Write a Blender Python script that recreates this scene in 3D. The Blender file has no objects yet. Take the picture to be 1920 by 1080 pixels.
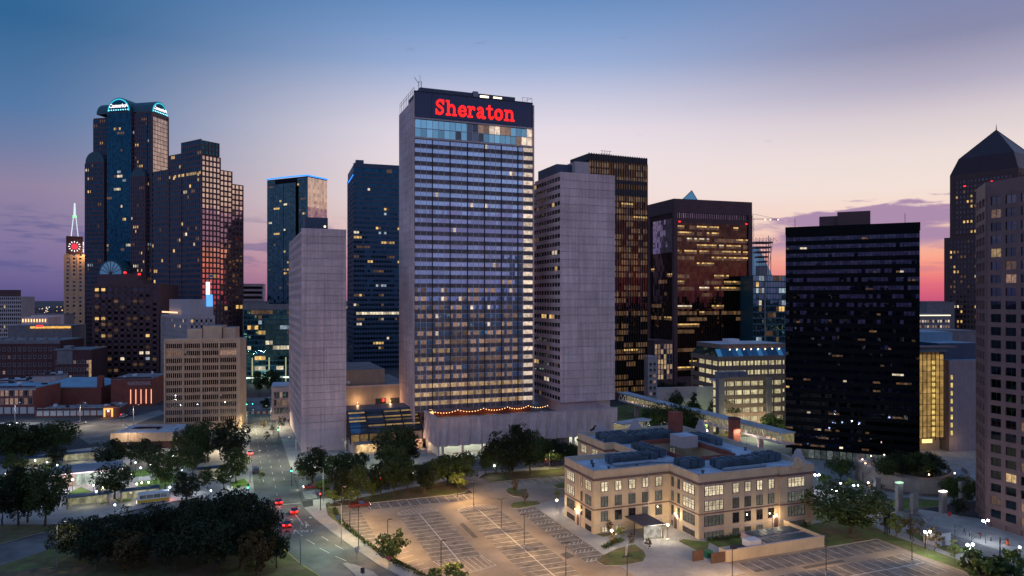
import bpy, math, random
from mathutils import Vector
R = math.radians
random.seed(7)
scene = bpy.context.scene
col = scene.collection

# ------------------------------------------------------------------ camera
F, CX, HY, H = 1350.0, 960.0, 559.0, 56.0          # focal length and horizon of the photograph in its own pixels, drone height
cam_d = bpy.data.cameras.new('camera')
cam_d.sensor_width = 36.0
cam_d.lens = 36.0 * F / 1920.0
cam_d.shift_y = (HY - 540.0) / 1920.0
cam_d.clip_start = 1.0
cam_d.clip_end = 20000.0
cam = bpy.data.objects.new('camera', cam_d)
cam.location = (0, 0, H)
cam.rotation_euler = (R(90), 0, 0)
col.objects.link(cam)
scene.camera = cam

# ------------------------------------------------------------------ sky
def lin(c):
    return tuple((x / 255.0 / 12.92) if x / 255.0 <= 0.04045 else ((x / 255.0 + 0.055) / 1.055) ** 2.4 for x in c)
world = bpy.data.worlds.new('World')
scene.world = world
world.use_nodes = True
SUN_AZ = 60.0
def build_sky():
    nt = world.node_tree
    nt.nodes.clear()
    N, L = nt.nodes.new, nt.links.new
    def math_(op, a, b=None, c=None):
        n = N('ShaderNodeMath'); n.operation = op
        for i, x in enumerate((a, b, c)):
            if x is None: continue
            if isinstance(x, (int, float)): n.inputs[i].default_value = x
            else: L(x, n.inputs[i])
        return n.outputs[0]
    def mrange(x, a, b, lo=0.0, hi=1.0, smooth=True):
        n = N('ShaderNodeMapRange'); n.interpolation_type = 'SMOOTHSTEP' if smooth else 'LINEAR'
        L(x, n.inputs[0])
        for i, v in zip((1, 2, 3, 4), (a, b, lo, hi)): n.inputs[i].default_value = v
        return n.outputs[0]
    def ramp(x, stops):
        n = N('ShaderNodeValToRGB'); cr = n.color_ramp
        while len(cr.elements) < len(stops): cr.elements.new(0.5)
        for e, (p, c) in zip(cr.elements, stops):
            e.position = p / 60.0; e.color = (*lin(c), 1)
        L(x, n.inputs[0]); return n.outputs[0]
    def mix(f, a, b):
        n = N('ShaderNodeMix'); n.data_type = 'RGBA'
        L(f, n.inputs[0])
        for i, x in ((6, a), (7, b)):
            if isinstance(x, tuple): n.inputs[i].default_value = x
            else: L(x, n.inputs[i])
        return n.outputs[2]
    tc = N('ShaderNodeTexCoord').outputs['Generated']
    sep = N('ShaderNodeSeparateXYZ'); L(tc, sep.inputs[0])
    elev = math_('MULTIPLY', math_('ARCSINE', sep.outputs[2]), 57.2958)
    az = math_('MULTIPLY', math_('ARCTAN2', sep.outputs[0], sep.outputs[1]), 57.2958)
    e60 = math_('DIVIDE', elev, 60.0)
    glow_side = ramp(e60, [(0, (206, 90, 122)), (1.0, (228, 108, 124)), (2.2, (248, 150, 130)), (3.6, (252, 184, 154)), (5.4, (249, 214, 196)), (7.8, (243, 225, 216)),
                           (10, (236, 221, 217)), (12.4, (216, 204, 210)), (14.5, (180, 174, 195)), (17.5, (138, 140, 172)), (23, (112, 132, 178)), (40, (98, 130, 182)), (60, (92, 130, 186))])
    middle = ramp(e60, [(0, (188, 108, 132)), (2.5, (228, 160, 158)), (5, (241, 204, 194)), (8.0, (241, 222, 219)), (11, (238, 224, 228)), (13, (230, 220, 230)), (15.3, (203, 203, 224)),
                        (18, (156, 176, 215)), (20.6, (126, 157, 204)), (22.6, (104, 142, 192)), (34, (94, 136, 192)), (60, (92, 132, 190))])
    far_side = ramp(e60, [(0, (88, 82, 134)), (1.5, (110, 100, 148)), (3.6, (130, 116, 158)), (7.4, (144, 131, 161)), (10, (112, 126, 164)), (12.5, (84, 120, 165)),
                          (18, (50, 101, 148)), (26, (56, 106, 156)), (40, (78, 124, 178)), (60, (86, 130, 186))])
    back = ramp(e60, [(0, (130, 122, 168)), (3, (168, 160, 200)), (7, (176, 172, 212)), (12, (168, 172, 214)), (18, (150, 166, 212)), (28, (124, 152, 204)), (60, (100, 138, 194))])
    sky = mix(mrange(az, -36.0, -2.0), far_side, middle)
    sky = mix(mrange(az, 3.0, 33.0), sky, glow_side)
    sky = mix(mrange(az, 105.0, 150.0), sky, back)
    sky = mix(mrange(az, -55.0, -110.0), sky, back)
    # cloud banks low over the horizon
    cmb = N('ShaderNodeCombineXYZ')
    L(math_('MULTIPLY', az, 0.11), cmb.inputs[0]); L(math_('MULTIPLY', elev, 0.62), cmb.inputs[1])
    def noise(scale, detail, rough=0.55):
        n = N('ShaderNodeTexNoise'); n.inputs['Scale'].default_value = scale; n.inputs['Detail'].default_value = detail
        n.inputs['Roughness'].default_value = rough
        L(cmb.outputs[0], n.inputs['Vector']); return n.outputs[0]
    n1 = noise(2.6, 6.0); n2 = noise(1.2, 5.0)
    # bank towards the glow: a wavy top edge near 6.5 degrees, broken base near 3.5
    top = math_('ADD', math_('ADD', math_('MULTIPLY', n1, 3.2), mrange(az, 15.0, 27.0, 3.7, 5.3)), 0.0)
    bank = math_('MULTIPLY', mrange(math_('SUBTRACT', top, elev), 0.0, 0.45), mrange(elev, 2.9, 4.3))
    bank = math_('MULTIPLY', bank, math_('MULTIPLY', mrange(az, 14.5, 20.0), mrange(n2, 0.30, 0.48)))
    thin = math_('MULTIPLY', mrange(n1, 0.50, 0.66), math_('MULTIPLY', mrange(elev, 0.6, 2.0), mrange(elev, 5.6, 3.8)))
    thin = math_('MULTIPLY', thin, mrange(az, 16.0, 30.0))
    left = math_('MULTIPLY', mrange(n1, 0.47, 0.62), math_('MULTIPLY', mrange(elev, 0.8, 2.2), mrange(elev, 6.6, 5.0)))
    left = math_('MULTIPLY', left, mrange(az, -2.0, -16.0))
    wisp = math_('MULTIPLY', mrange(n1, 0.66, 0.76), math_('MULTIPLY', mrange(elev, 8.0, 11.0), mrange(elev, 40.0, 20.0)))
    sky = mix(math_('MULTIPLY', wisp, 0.22), sky, (*lin((120, 92, 136)), 1))
    sky = mix(math_('MULTIPLY', left, 0.55), sky, (*lin((84, 88, 142)), 1))
    sky = mix(math_('MULTIPLY', thin, 0.4), sky, (*lin((186, 118, 148)), 1))
    sky = mix(math_('MULTIPLY', bank, 0.93), sky, (*lin((164, 132, 170)), 1))
    # below the horizon: dark ground haze
    sky = mix(mrange(elev, 0.0, -1.0), sky, (*lin((40, 38, 62)), 1))
    bg = N('ShaderNodeBackground'); L(sky, bg.inputs[0]); bg.inputs[1].default_value = 1.0
    out = N('ShaderNodeOutputWorld'); L(bg.outputs[0], out.inputs[0])
build_sky()
world.cycles.sampling_method = 'MANUAL'
world.cycles.sample_map_resolution = 1024

# ------------------------------------------------------------------ sun (just set, only its afterglow) and exposure
sun_d = bpy.data.lights.new('sun', 'SUN')
sun_d.energy = 0.12
sun_d.angle = R(12)
sun_d.color = (1.0, 0.62, 0.5)
sun = bpy.data.objects.new('sun', sun_d)
sd = Vector((math.sin(R(SUN_AZ)) * math.cos(R(3)), math.cos(R(SUN_AZ)) * math.cos(R(3)), math.sin(R(3))))
sun.rotation_euler = sd.to_track_quat('Z', 'Y').to_euler()
sun.location = (0, 0, 300)
col.objects.link(sun)
vs = scene.view_settings
vs.view_transform = 'Standard'; vs.look = 'None'; vs.gamma = 1.0; vs.exposure = 0.0; vs.use_curve_mapping = False
scene.cycles.use_denoising = True
scene.cycles.max_bounces = 6; scene.cycles.diffuse_bounces = 2; scene.cycles.glossy_bounces = 3
scene.cycles.transmission_bounces = 3; scene.cycles.transparent_max_bounces = 6
scene.cycles.sample_clamp_indirect = 4.0
scene.cycles.caustics_reflective = False; scene.cycles.caustics_refractive = False
try:
    scene.cycles.use_light_tree = True
except Exception:
    pass

# ------------------------------------------------------------------ places: photograph pixel + known height or depth -> metres; street grid (a along the blocks, b away)
TH = R(21.0); CG, SG = math.cos(TH), math.sin(TH)
def gp(px, py, z=0.0):
    Y = (H - z) * F / (py - HY)
    return Vector(((px - CX) * Y / F, Y, z))
def at(px, Y, z=0.0): return Vector(((px - CX) * Y / F, Y, z))
def zt(py, Y): return H + (HY - py) * Y / F
def G(a, b, z=0.0): return Vector((a * CG - b * SG, a * SG + b * CG, z))
def ab(p): return (p.x * CG + p.y * SG, -p.x * SG + p.y * CG)

# ------------------------------------------------------------------ mesh helper
class MB:
    def __init__(s): s.v = []; s.f = []; s.m = []
    def poly(s, pts, m=0):
        i = len(s.v); s.v += [tuple(p) for p in pts]; s.f.append(tuple(range(i, i + len(pts)))); s.m.append(m)
    def box(s, x0, x1, y0, y1, z0, z1, m=0, mt=None):
        if x0 > x1: x0, x1 = x1, x0
        if y0 > y1: y0, y1 = y1, y0
        if z0 > z1: z0, z1 = z1, z0
        i = len(s.v)
        s.v += [(x0, y0, z0), (x1, y0, z0), (x1, y1, z0), (x0, y1, z0), (x0, y0, z1), (x1, y0, z1), (x1, y1, z1), (x0, y1, z1)]
        for k, q in enumerate(((0, 3, 2, 1), (4, 5, 6, 7), (0, 1, 5, 4), (1, 2, 6, 5), (2, 3, 7, 6), (3, 0, 4, 7))):
            s.f.append(tuple(i + j for j in q)); s.m.append(mt if (k == 1 and mt is not None) else m)
    def prism(s, pts, z0, z1, m=0, mt=None):
        n = len(pts)
        area = sum(pts[k][0] * pts[(k + 1) % n][1] - pts[(k + 1) % n][0] * pts[k][1] for k in range(n))
        if area < 0: pts = list(reversed(pts))
        i = len(s.v)
        s.v += [(p[0], p[1], z0) for p in pts] + [(p[0], p[1], z1) for p in pts]
        s.f.append(tuple(i + k for k in reversed(range(n)))); s.m.append(m)
        s.f.append(tuple(i + n + k for k in range(n))); s.m.append(m if mt is None else mt)
        for k in range(n):
            k2 = (k + 1) % n
            s.f.append((i + k, i + k2, i + n + k2, i + n + k)); s.m.append(m)
    def tube(s, p, q, r0, r1=None, n=6, m=0, cap=True):
        p = Vector(p); q = Vector(q); r1 = r0 if r1 is None else r1
        d = (q - p)
        if d.length < 1e-6: return
        d.normalize()
        a = Vector((0, 0, 1)) if abs(d.z) < 0.9 else Vector((1, 0, 0))
        x = d.cross(a).normalized(); y = d.cross(x)
        i = len(s.v)
        for c, r in ((p, r0), (q, r1)):
            for k in range(n):
                t = 2 * math.pi * k / n
                s.v.append(tuple(c + x * (r * math.cos(t)) + y * (r * math.sin(t))))
        for k in range(n):
            k2 = (k + 1) % n
            s.f.append((i + k, i + k2, i + n + k2, i + n + k)); s.m.append(m)
        if cap:
            s.f.append(tuple(i + k for k in reversed(range(n)))); s.m.append(m)
            s.f.append(tuple(i + n + k for k in range(n))); s.m.append(m)
    def ball(s, c, r, n=8, k=5, m=0, sz=1.0):
        i = len(s.v)
        for a in range(1, k):
            t = math.pi * a / k
            for b in range(n):
                u = 2 * math.pi * b / n
                s.v.append((c[0] + r * math.sin(t) * math.cos(u), c[1] + r * math.sin(t) * math.sin(u), c[2] + r * sz * math.cos(t)))
        tp = len(s.v); s.v.append((c[0], c[1], c[2] + r * sz)); bt = len(s.v); s.v.append((c[0], c[1], c[2] - r * sz))
        for b in range(n):
            b2 = (b + 1) % n
            s.f.append((tp, i + b, i + b2)); s.m.append(m)
            s.f.append((bt, i + (k - 2) * n + b2, i + (k - 2) * n + b)); s.m.append(m)
            for a in range(k - 2):
                s.f.append((i + a * n + b, i + (a + 1) * n + b, i + (a + 1) * n + b2, i + a * n + b2)); s.m.append(m)
    def mesh(s, name, mats):
        me = bpy.data.meshes.new(name)
        me.from_pydata(s.v, [], s.f)
        for mt in mats: me.materials.append(mt)
        if len(mats) > 1: me.polygons.foreach_set('material_index', s.m)
        me.update()
        return me
    def obj(s, name, mats, parent=None, loc=None, rz=0.0, kind=None, smooth=False):
        if not isinstance(mats, (list, tuple)): mats = [mats]
        me = s.mesh(name, mats)
        if smooth: me.polygons.foreach_set('use_smooth', [True] * len(me.polygons))
        return put(name, me, parent, loc, rz, kind)
def put(name, me, parent=None, loc=None, rz=0.0, kind=None):
    o = bpy.data.objects.new(name, me)
    col.objects.link(o)
    if parent is not None: o.parent = parent
    if loc is not None: o.location = loc
    if rz: o.rotation_euler.z = rz
    if kind: o['kind'] = kind
    return o
def tag(o, label, cat, group=None):
    o['label'] = label; o['category'] = cat
    if group: o['group'] = group
    return o
def thing(name, label, cat, loc=(0, 0, 0), rz=0.0, group=None):
    o = bpy.data.objects.new(name, None); col.objects.link(o)
    o.empty_display_size = 0.5
    o.location = loc; o.rotation_euler.z = rz
    return tag(o, label, cat, group)
def copy_tree(o, parent=None):
    c = o.copy(); col.objects.link(c)
    if parent is not None: c.parent = parent
    for ch in list(o.children): copy_tree(ch, c)
    return c
LAMP = 4.0
def lamp_light(parent, loc, watts, color, radius=0.3, spot=None):
    d = bpy.data.lights.new('lamp_light', 'SPOT' if spot else 'POINT')
    d.energy = watts * LAMP; d.color = color; d.shadow_soft_size = min(radius, 0.14)
    if spot: d.spot_size = R(spot); d.spot_blend = 0.6
    o = bpy.data.objects.new('lamp_light', d); col.objects.link(o)
    o.parent = parent; o.location = loc
    return o

# ------------------------------------------------------------------ materials
MATS = {}
def _nodes(name):
    m = bpy.data.materials.new(name); m.use_nodes = True
    nt = m.node_tree
    return m, nt, nt.nodes['Principled BSDF'], nt.nodes.new, nt.links.new
def solid(name, c, rough=0.8, metal=0.0, var=0.18, scale=0.35, fine=6.0, bump=0.0, streak=0.0, obj_random=0.0, spec=0.3, c2=None, c2_scale=0.05):
    """weathered surface: large blotches, fine grain, rain streaks, optional difference between pieces"""
    m, nt, b, N, L = _nodes(name)
    g = N('ShaderNodeNewGeometry')
    def noise(sc, det, vec=None, ro=0.6):
        n = N('ShaderNodeTexNoise'); n.inputs['Scale'].default_value = sc; n.inputs['Detail'].default_value = det
        n.inputs['Roughness'].default_value = ro
        L(vec if vec is not None else g.outputs['Position'], n.inputs['Vector']); return n.outputs[0]
    def mr(x, lo, hi, a=0.3, bb=0.7):
        n = N('ShaderNodeMapRange'); L(x, n.inputs[0])
        for i, v in zip((1, 2, 3, 4), (a, bb, lo, hi)): n.inputs[i].default_value = v
        return n.outputs[0]
    def mul(x, y):
        n = N('ShaderNodeMath'); n.operation = 'MULTIPLY'; L(x, n.inputs[0]); L(y, n.inputs[1]); return n.outputs[0]
    f = mr(noise(scale, 4), 1 - var, 1 + var)
    nf = noise(fine, 3)
    f = mul(f, mr(nf, 1 - var * 0.5, 1 + var * 0.5))
    if streak:
        mp = N('ShaderNodeMapping'); mp.inputs['Scale'].default_value = (1.1, 1.1, 0.04)
        L(g.outputs['Position'], mp.inputs['Vector'])
        f = mul(f, mr(noise(1.0, 4, mp.outputs[0]), 1 - streak, 1 + streak * 0.6))
    if obj_random:
        oi = N('ShaderNodeObjectInfo'); f = mul(f, mr(oi.outputs['Random'], 1 - obj_random, 1 + obj_random, 0, 1))
    base = N('ShaderNodeMix'); base.data_type = 'RGBA'
    base.inputs[6].default_value = (*c, 1); base.inputs[7].default_value = (*(c2 or c), 1)
    if c2: L(mr(noise(c2_scale, 5), 0, 1, 0.4, 0.6), base.inputs[0])
    hsv = N('ShaderNodeHueSaturation'); L(base.outputs[2], hsv.inputs['Color']); L(f, hsv.inputs['Value'])
    L(hsv.outputs[0], b.inputs['Base Color'])
    b.inputs['Roughness'].default_value = rough; b.inputs['Metallic'].default_value = metal
    b.inputs['Specular IOR Level'].default_value = spec
    if bump:
        bp = N('ShaderNodeBump'); bp.inputs['Strength'].default_value = bump; bp.inputs['Distance'].default_value = 0.05
        L(nf, bp.inputs['Height']); L(bp.outputs[0], b.inputs['Normal'])
    MATS[name] = m
    return m
def glass(name, tint, rough=0.03, wave=0.012, scale=0.25, rnd=0.25, obj=False):
    """reflective coated office glass; every pane a shade different and slightly bowed"""
    m, nt, b, N, L = _nodes(name)
    g = N('ShaderNodeNewGeometry')
    r = N('ShaderNodeObjectInfo').outputs['Random'] if obj else g.outputs['Random Per Island']
    mr = N('ShaderNodeMapRange'); L(r, mr.inputs[0]); mr.inputs[3].default_value = 1 - rnd; mr.inputs[4].default_value = 1 + rnd
    hsv = N('ShaderNodeHueSaturation'); hsv.inputs['Color'].default_value = (*tint, 1); L(mr.outputs[0], hsv.inputs['Value'])
    L(hsv.outputs[0], b.inputs['Base Color'])
    b.inputs['Metallic'].default_value = 1.0; b.inputs['Roughness'].default_value = rough
    n = N('ShaderNodeTexNoise'); n.inputs['Scale'].default_value = scale; n.inputs['Detail'].default_value = 2
    L(g.outputs['Position'], n.inputs['Vector'])
    bp = N('ShaderNodeBump'); bp.inputs['Strength'].default_value = 1.0; bp.inputs['Distance'].default_value = wave
    L(n.outputs[0], bp.inputs['Height']); L(bp.outputs[0], b.inputs['Normal'])
    MATS[name] = m
    return m
def lit(name, c, s, lo=0.35, hi=1.25, scale=0.9, obj=False, sample=False):
    """lit room behind a pane: brightness differs from pane to pane, furniture and blinds break it up"""
    m, nt, b, N, L = _nodes(name)
    g = N('ShaderNodeNewGeometry')
    r = N('ShaderNodeObjectInfo').outputs['Random'] if obj else g.outputs['Random Per Island']
    mr = N('ShaderNodeMapRange'); L(r, mr.inputs[0]); mr.inputs[3].default_value = lo * s; mr.inputs[4].default_value = hi * s
    n = N('ShaderNodeTexNoise'); n.inputs['Scale'].default_value = scale; n.inputs['Detail'].default_value = 3
    L(g.outputs['Position'], n.inputs['Vector'])
    m2 = N('ShaderNodeMapRange'); L(n.outputs[0], m2.inputs[0])
    for i, v in zip((1, 2, 3, 4), (0.3, 0.65, 0.45, 1.15)): m2.inputs[i].default_value = v
    mu = N('ShaderNodeMath'); mu.operation = 'MULTIPLY'; L(mr.outputs[0], mu.inputs[0]); L(m2.outputs[0], mu.inputs[1])
    b.inputs['Base Color'].default_value = (0.02, 0.02, 0.025, 1); b.inputs['Roughness'].default_value = 0.1
    b.inputs['Emission Color'].default_value = (*c, 1); L(mu.outputs[0], b.inputs['Emission Strength'])
    if not sample: m.cycles.emission_sampling = 'NONE'
    MATS[name] = m
    return m
def glow(name, c, s, sample=False):
    m, nt, b, N, L = _nodes(name)
    b.inputs['Base Color'].default_value = (0.05, 0.05, 0.05, 1)
    b.inputs['Emission Color'].default_value = (*c, 1); b.inputs['Emission Strength'].default_value = s
    if not sample: m.cycles.emission_sampling = 'NONE'
    MATS[name] = m
    return m

concrete = solid('concrete', (0.72, 0.53, 0.50), 0.9, var=0.12, scale=0.12, fine=2.5, streak=0.12)
concrete_panel = solid('concrete_panel', (0.74, 0.545, 0.515), 0.9, var=0.17, scale=0.07, fine=1.2, streak=0.26, obj_random=0.07)
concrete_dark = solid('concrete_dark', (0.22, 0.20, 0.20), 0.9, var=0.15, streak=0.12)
concrete_warm = solid('concrete_warm', (0.42, 0.33, 0.25), 0.9, var=0.12, streak=0.10)
pleat_mat = solid('pleat_concrete', (0.66, 0.50, 0.46), 0.9, var=0.12, scale=0.3, streak=0.18, obj_random=0.05)
beige_stone = solid('beige_stone', (0.74, 0.49, 0.31), 0.85, var=0.10, scale=0.3, streak=0.06)
pale_stone = solid('pale_stone', (0.52, 0.44, 0.42), 0.85, var=0.08, streak=0.08)
granite = solid('granite', (0.20, 0.125, 0.12), 0.6, var=0.10, scale=0.3, fine=5)
brown_stone = solid('brown_stone', (0.115, 0.062, 0.062), 0.7, var=0.12, scale=0.2)
red_granite = solid('red_granite', (0.105, 0.058, 0.068), 0.5, var=0.10, scale=0.2)
dark_metal = solid('dark_metal', (0.035, 0.035, 0.04), 0.5, var=0.1)
black_metal = solid('black_metal', (0.004, 0.0055, 0.007), 0.5, var=0.1, spec=0.08)
grey_metal = solid('grey_metal', (0.25, 0.25, 0.27), 0.5, metal=0.3, var=0.1)
white_metal = solid('white_metal', (0.65, 0.65, 0.68), 0.5, var=0.06)
blue_metal = solid('blue_metal', (0.055, 0.085, 0.13), 0.45, var=0.12)
teal_metal = solid('teal_metal', (0.03, 0.10, 0.12), 0.4, var=0.12)
roof_mat = solid('roof_membrane', (0.20, 0.20, 0.21), 0.95, var=0.25, scale=0.15)
roof_white = solid('roof_white', (0.46, 0.47, 0.50), 0.9, var=0.2, scale=0.2)
roof_blue = solid('roof_blue', (0.20, 0.33, 0.42), 0.8, var=0.2, scale=0.15)
brick_red = solid('brick_red', (0.27, 0.085, 0.06), 0.9, var=0.18, scale=0.3, fine=8, bump=0.3)
brick_dark = solid('brick_dark', (0.11, 0.05, 0.05), 0.9, var=0.18, scale=0.3)
brick_tan = solid('brick_tan', (0.60, 0.47, 0.31), 0.9, var=0.12, scale=0.35, fine=9, bump=0.2, streak=0.05)
trim_brown = solid('trim_brown', (0.19, 0.12, 0.10), 0.85, var=0.12)
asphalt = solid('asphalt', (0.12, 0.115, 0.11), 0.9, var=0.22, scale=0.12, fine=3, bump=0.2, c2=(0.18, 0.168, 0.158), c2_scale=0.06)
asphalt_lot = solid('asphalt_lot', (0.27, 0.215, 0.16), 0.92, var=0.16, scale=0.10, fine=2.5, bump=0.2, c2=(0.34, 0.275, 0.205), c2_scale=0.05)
paving = solid('paving', (0.34, 0.32, 0.30), 0.9, var=0.18, scale=0.25, fine=4)
kerb_mat = solid('kerb_concrete', (0.40, 0.37, 0.33), 0.9, var=0.15, scale=0.4)
grass_mat = solid('grass_blades', (0.11, 0.16, 0.035), 0.95, var=0.35, scale=0.35, fine=7, bump=0.6, c2=(0.15, 0.115, 0.05), c2_scale=0.12)
dirt_mat = solid('leaf_litter', (0.15, 0.105, 0.06), 0.95, var=0.3, scale=0.35, fine=6, bump=0.5, c2=(0.10, 0.11, 0.035), c2_scale=0.12)
ground_mat = solid('city_ground', (0.055, 0.052, 0.055), 0.95, var=0.3, scale=0.03)
paint_white = solid('road_paint', (0.62, 0.60, 0.55), 0.8, var=0.3, scale=0.8, fine=5)
paint_yellow = solid('road_paint_yellow', (0.55, 0.38, 0.06), 0.8, var=0.3, scale=0.8)
bark = solid('bark', (0.085, 0.06, 0.042), 0.95, var=0.25, scale=2, bump=0.5)
wood_dark = solid('wood_dark', (0.12, 0.07, 0.05), 0.8)
G_blue = glass('glass_sky_blue', (0.44, 0.62, 0.82), obj=True, rnd=0.15)
G_blue.node_tree.nodes['Principled BSDF'].inputs['Metallic'].default_value = 0.68
G_dark = glass('glass_dark', (0.055, 0.065, 0.085))
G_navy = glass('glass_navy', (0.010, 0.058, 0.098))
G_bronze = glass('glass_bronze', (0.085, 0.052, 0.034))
G_sunset_side = glass('glass_copper', (0.60, 0.47, 0.41), wave=0.006)  # brighter warm tint paints the sunset reflection on right-hand tower faces
G_black = glass('glass_black', (0.042, 0.048, 0.078))
G_teal = glass('glass_teal', (0.16, 0.40, 0.46))
G_obj = glass('glass_window', (0.10, 0.12, 0.14), obj=True, rnd=0.3)
G_teal_obj = glass('glass_teal_window', (0.26, 0.56, 0.60), obj=True, rnd=0.35)
L_warm = lit('room_warm', (1.0, 0.62, 0.20), 0.95)
L_white = lit('room_white', (1.0, 0.84, 0.58), 1.0)
L_dim = lit('room_dim', (0.9, 0.48, 0.20), 0.14)
L_cool = lit('room_cool', (0.65, 0.85, 1.0), 0.5)
L_warm_o = lit('room_warm_window', (1.0, 0.66, 0.32), 0.62, obj=True, lo=0.4, hi=1.1, scale=1.4)
L_white_o = lit('room_white_window', (1.0, 0.78, 0.60), 0.9, obj=True, lo=0.6, hi=1.15)
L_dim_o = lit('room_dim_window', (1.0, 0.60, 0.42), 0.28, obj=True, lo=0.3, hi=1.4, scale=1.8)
PANES = [L_warm, L_white, L_dim, L_cool]

# ================================================================== GROUND
def sheet(name, pts, z, mat, thick=None, parent=None, kind='structure', kerb=None):
    """pts: list of world (x,y); flat sheet at z, or a slab of given thickness standing on it"""
    mb = MB()
    pts = [(p[0], p[1]) for p in pts]
    if thick:
        mb.prism(pts, z - thick, z, 1 if kerb else 0, 0)
    else:
        n = len(pts)
        area = sum(pts[k][0] * pts[(k + 1) % n][1] - pts[(k + 1) % n][0] * pts[k][1] for k in range(n))
        if area < 0: pts = pts[::-1]
        mb.poly([(x, y, z) for x, y in pts])
    return mb.obj(name, [mat, kerb] if kerb else [mat], parent, kind=kind if parent is None else None)
def A(*pts): return [G(a, b) for a, b in pts]
def P(*pts): return [gp(x, y) for x, y in pts]

mb = MB(); mb.box(-9000, 9000, -9000, 14000, -2.0, 0.0)
ground = mb.obj('ground', ground_mat, kind='structure')

# --- avenue running away at the left
avenue_l = [(5, 430), (5, 200), (6.5, 185), (9, 172), (12.6, 158), (18, 143), (26, 120)]
avenue_r = [(17, 430), (17, 200), (18.8, 188), (21.4, 176.7), (24.2, 165), (28.2, 150), (34, 136), (44, 120)]
road = sheet('avenue_road', A(*(avenue_l + avenue_r[::-1])), 0.008, asphalt)
street = sheet('hotel_street_road', A((17.2, 206), (30, 206.5), (63.5, 217.5), (104, 218), (260, 218), (260, 236), (66, 236), (17.2, 237)), 0.006, asphalt)
road3 = sheet('rail_street_road', A((138, 237.5), (138, 160), (150, 150), (170, 150), (152, 165), (150, 237.5)), 0.010, asphalt)
sheet('garage_street_road', A((140, 236.2), (152, 236.2), (152, 420), (140, 420)), 0.006, asphalt)
sheet('station_street_road', P((0, 1062), (0, 1022), (140, 986), (250, 958), (340, 940), (462, 918), (474, 934), (340, 962), (210, 992), (120, 1020)), 0.006, asphalt)
sheet('brick_row_street_road', P((0, 815), (0, 792), (120, 792), (230, 786), (300, 768), (310, 775), (240, 800), (262, 830), (250, 842), (180, 842), (130, 806)), 0.006, asphalt)

# --- kerbed pavements
pv = [
    ('hotel_pavement', A((17, 430), (17, 239.5), (19, 237.3), (66, 236.3), (140, 236.3), (140, 262), (66, 262), (66, 300), (22.2, 300), (22.2, 430))),
    ('verge_pavement', A((19.5, 200), (20, 206), (30, 205.6), (63.5, 217), (63.5, 214), (30, 202.6), (23.2, 202), (22.6, 199))),
    ('entrance_pavement', A((70.5, 213), (73, 220.5), (104, 218), (138, 217.6), (138, 170), (136, 200), (104, 214.5), (74, 217.6))),
    ('school_pavement', A((75, 126), (75, 178), (79, 181), (106, 190), (138, 199), (138, 152), (136.5, 140), (124, 139), (124, 126.6), (97, 126.4), (97, 119.5), (86, 119.5), (82, 124))),
    ('avenue_pavement', A((17, 199.3), (19.5, 200), (22.6, 199), (22.2, 190), (24.6, 178), (27.4, 166.5), (31.2, 152), (37, 138), (46, 122), (44, 120), (34, 136), (28.2, 150), (24.2, 165), (21.4, 176.7), (18.8, 188))),
    ('station_pavement', A((5, 430), (5, 202), (3, 199.5), (-10, 200), (-10, 430))),
    ('plaza_pavement', A((150.5, 237.5), (152.5, 166), (170, 152), (172, 140), (262, 140), (262, 237.5))),
    ('track_pavement', A((144, 60), (144.5, 128), (148.5, 141), (168, 141), (176, 128), (176, 60))),
]
for nm, pts in pv: sheet(nm, pts, 0.13, paving, 0.125, kerb=kerb_mat)
station_pav = sheet('station_forecourt_pavement', P((0, 985), (0, 872), (90, 850), (200, 836), (330, 842), (440, 838), (462, 852), (470, 914), (462, 916), (340, 938), (250, 956), (140, 983)), 0.121, paving, 0.116, kerb=kerb_mat)

# --- lawns and verges
def lawn(name, pts, mat=None, z=0.17): return sheet(name, pts, z, mat or grass_mat, 0.16, kerb=kerb_mat)
lawn('verge_lawn', A((23.2, 197.2), (57, 197.2), (61.5, 198.2), (63.5, 201), (63.5, 213.8), (30, 202.4), (23.4, 201.8)), dirt_mat)
lawn('entrance_lawn', A((72.5, 206.2), (103, 206.2), (103.6, 214.2), (74.2, 217.2), (71.2, 212.5)), dirt_mat)
lawn('island_lawn', P((949, 921), (953, 916), (962, 915), (976, 921), (983, 929), (976, 933), (962, 931), (952, 926)))
lawn('island_lawn', P((957, 949), (962, 944), (985, 940), (1008, 941), (1013, 946), (990, 951), (972, 954), (960, 953)))
lawn('island_lawn', P((1036, 912), (1048, 907), (1062, 906), (1062, 916), (1046, 916)))
lawn('school_lawn', P((1119, 1053), (1130, 1043), (1157, 1030), (1190, 1022), (1206, 1034), (1211, 1043), (1205, 1054), (1170, 1061), (1135, 1062)), z=0.19)
lawn('school_lawn', P((1109, 1000), (1160, 988), (1168, 1002), (1130, 1008)), z=0.19)
lawn('school_lawn', P((1272, 1016), (1282, 1012), (1330, 1018), (1326, 1034), (1312, 1037)), z=0.19)
lawn('school_lawn', P((1215, 983), (1245, 978), (1256, 986), (1226, 990)), z=0.19)
lawn('school_lawn', A((101, 134), (122, 134), (122, 139.2), (101, 139.2)), z=0.19)
lawn('oak_lawn', A((124.3, 125.6), (139, 125.6), (139.3, 60), (143.6, 60), (144.2, 128), (148, 141), (139, 152), (136.6, 140), (124.3, 138.8)))
lawn('plaza_lawn', P((1672, 938), (1700, 934), (1768, 940), (1762, 950), (1700, 957), (1676, 952)))
lawn('hedge_lawn', A((22.7, 199), (22.9, 196.9), (24.8, 196), (25.2, 181), (28.4, 165), (31.8, 150), (37, 138), (47, 121), (46, 122.2), (37.1, 138.2), (31.3, 152.2), (27.5, 166.7), (24.7, 178.2), (22.3, 190.2)), z=0.18)
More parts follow.
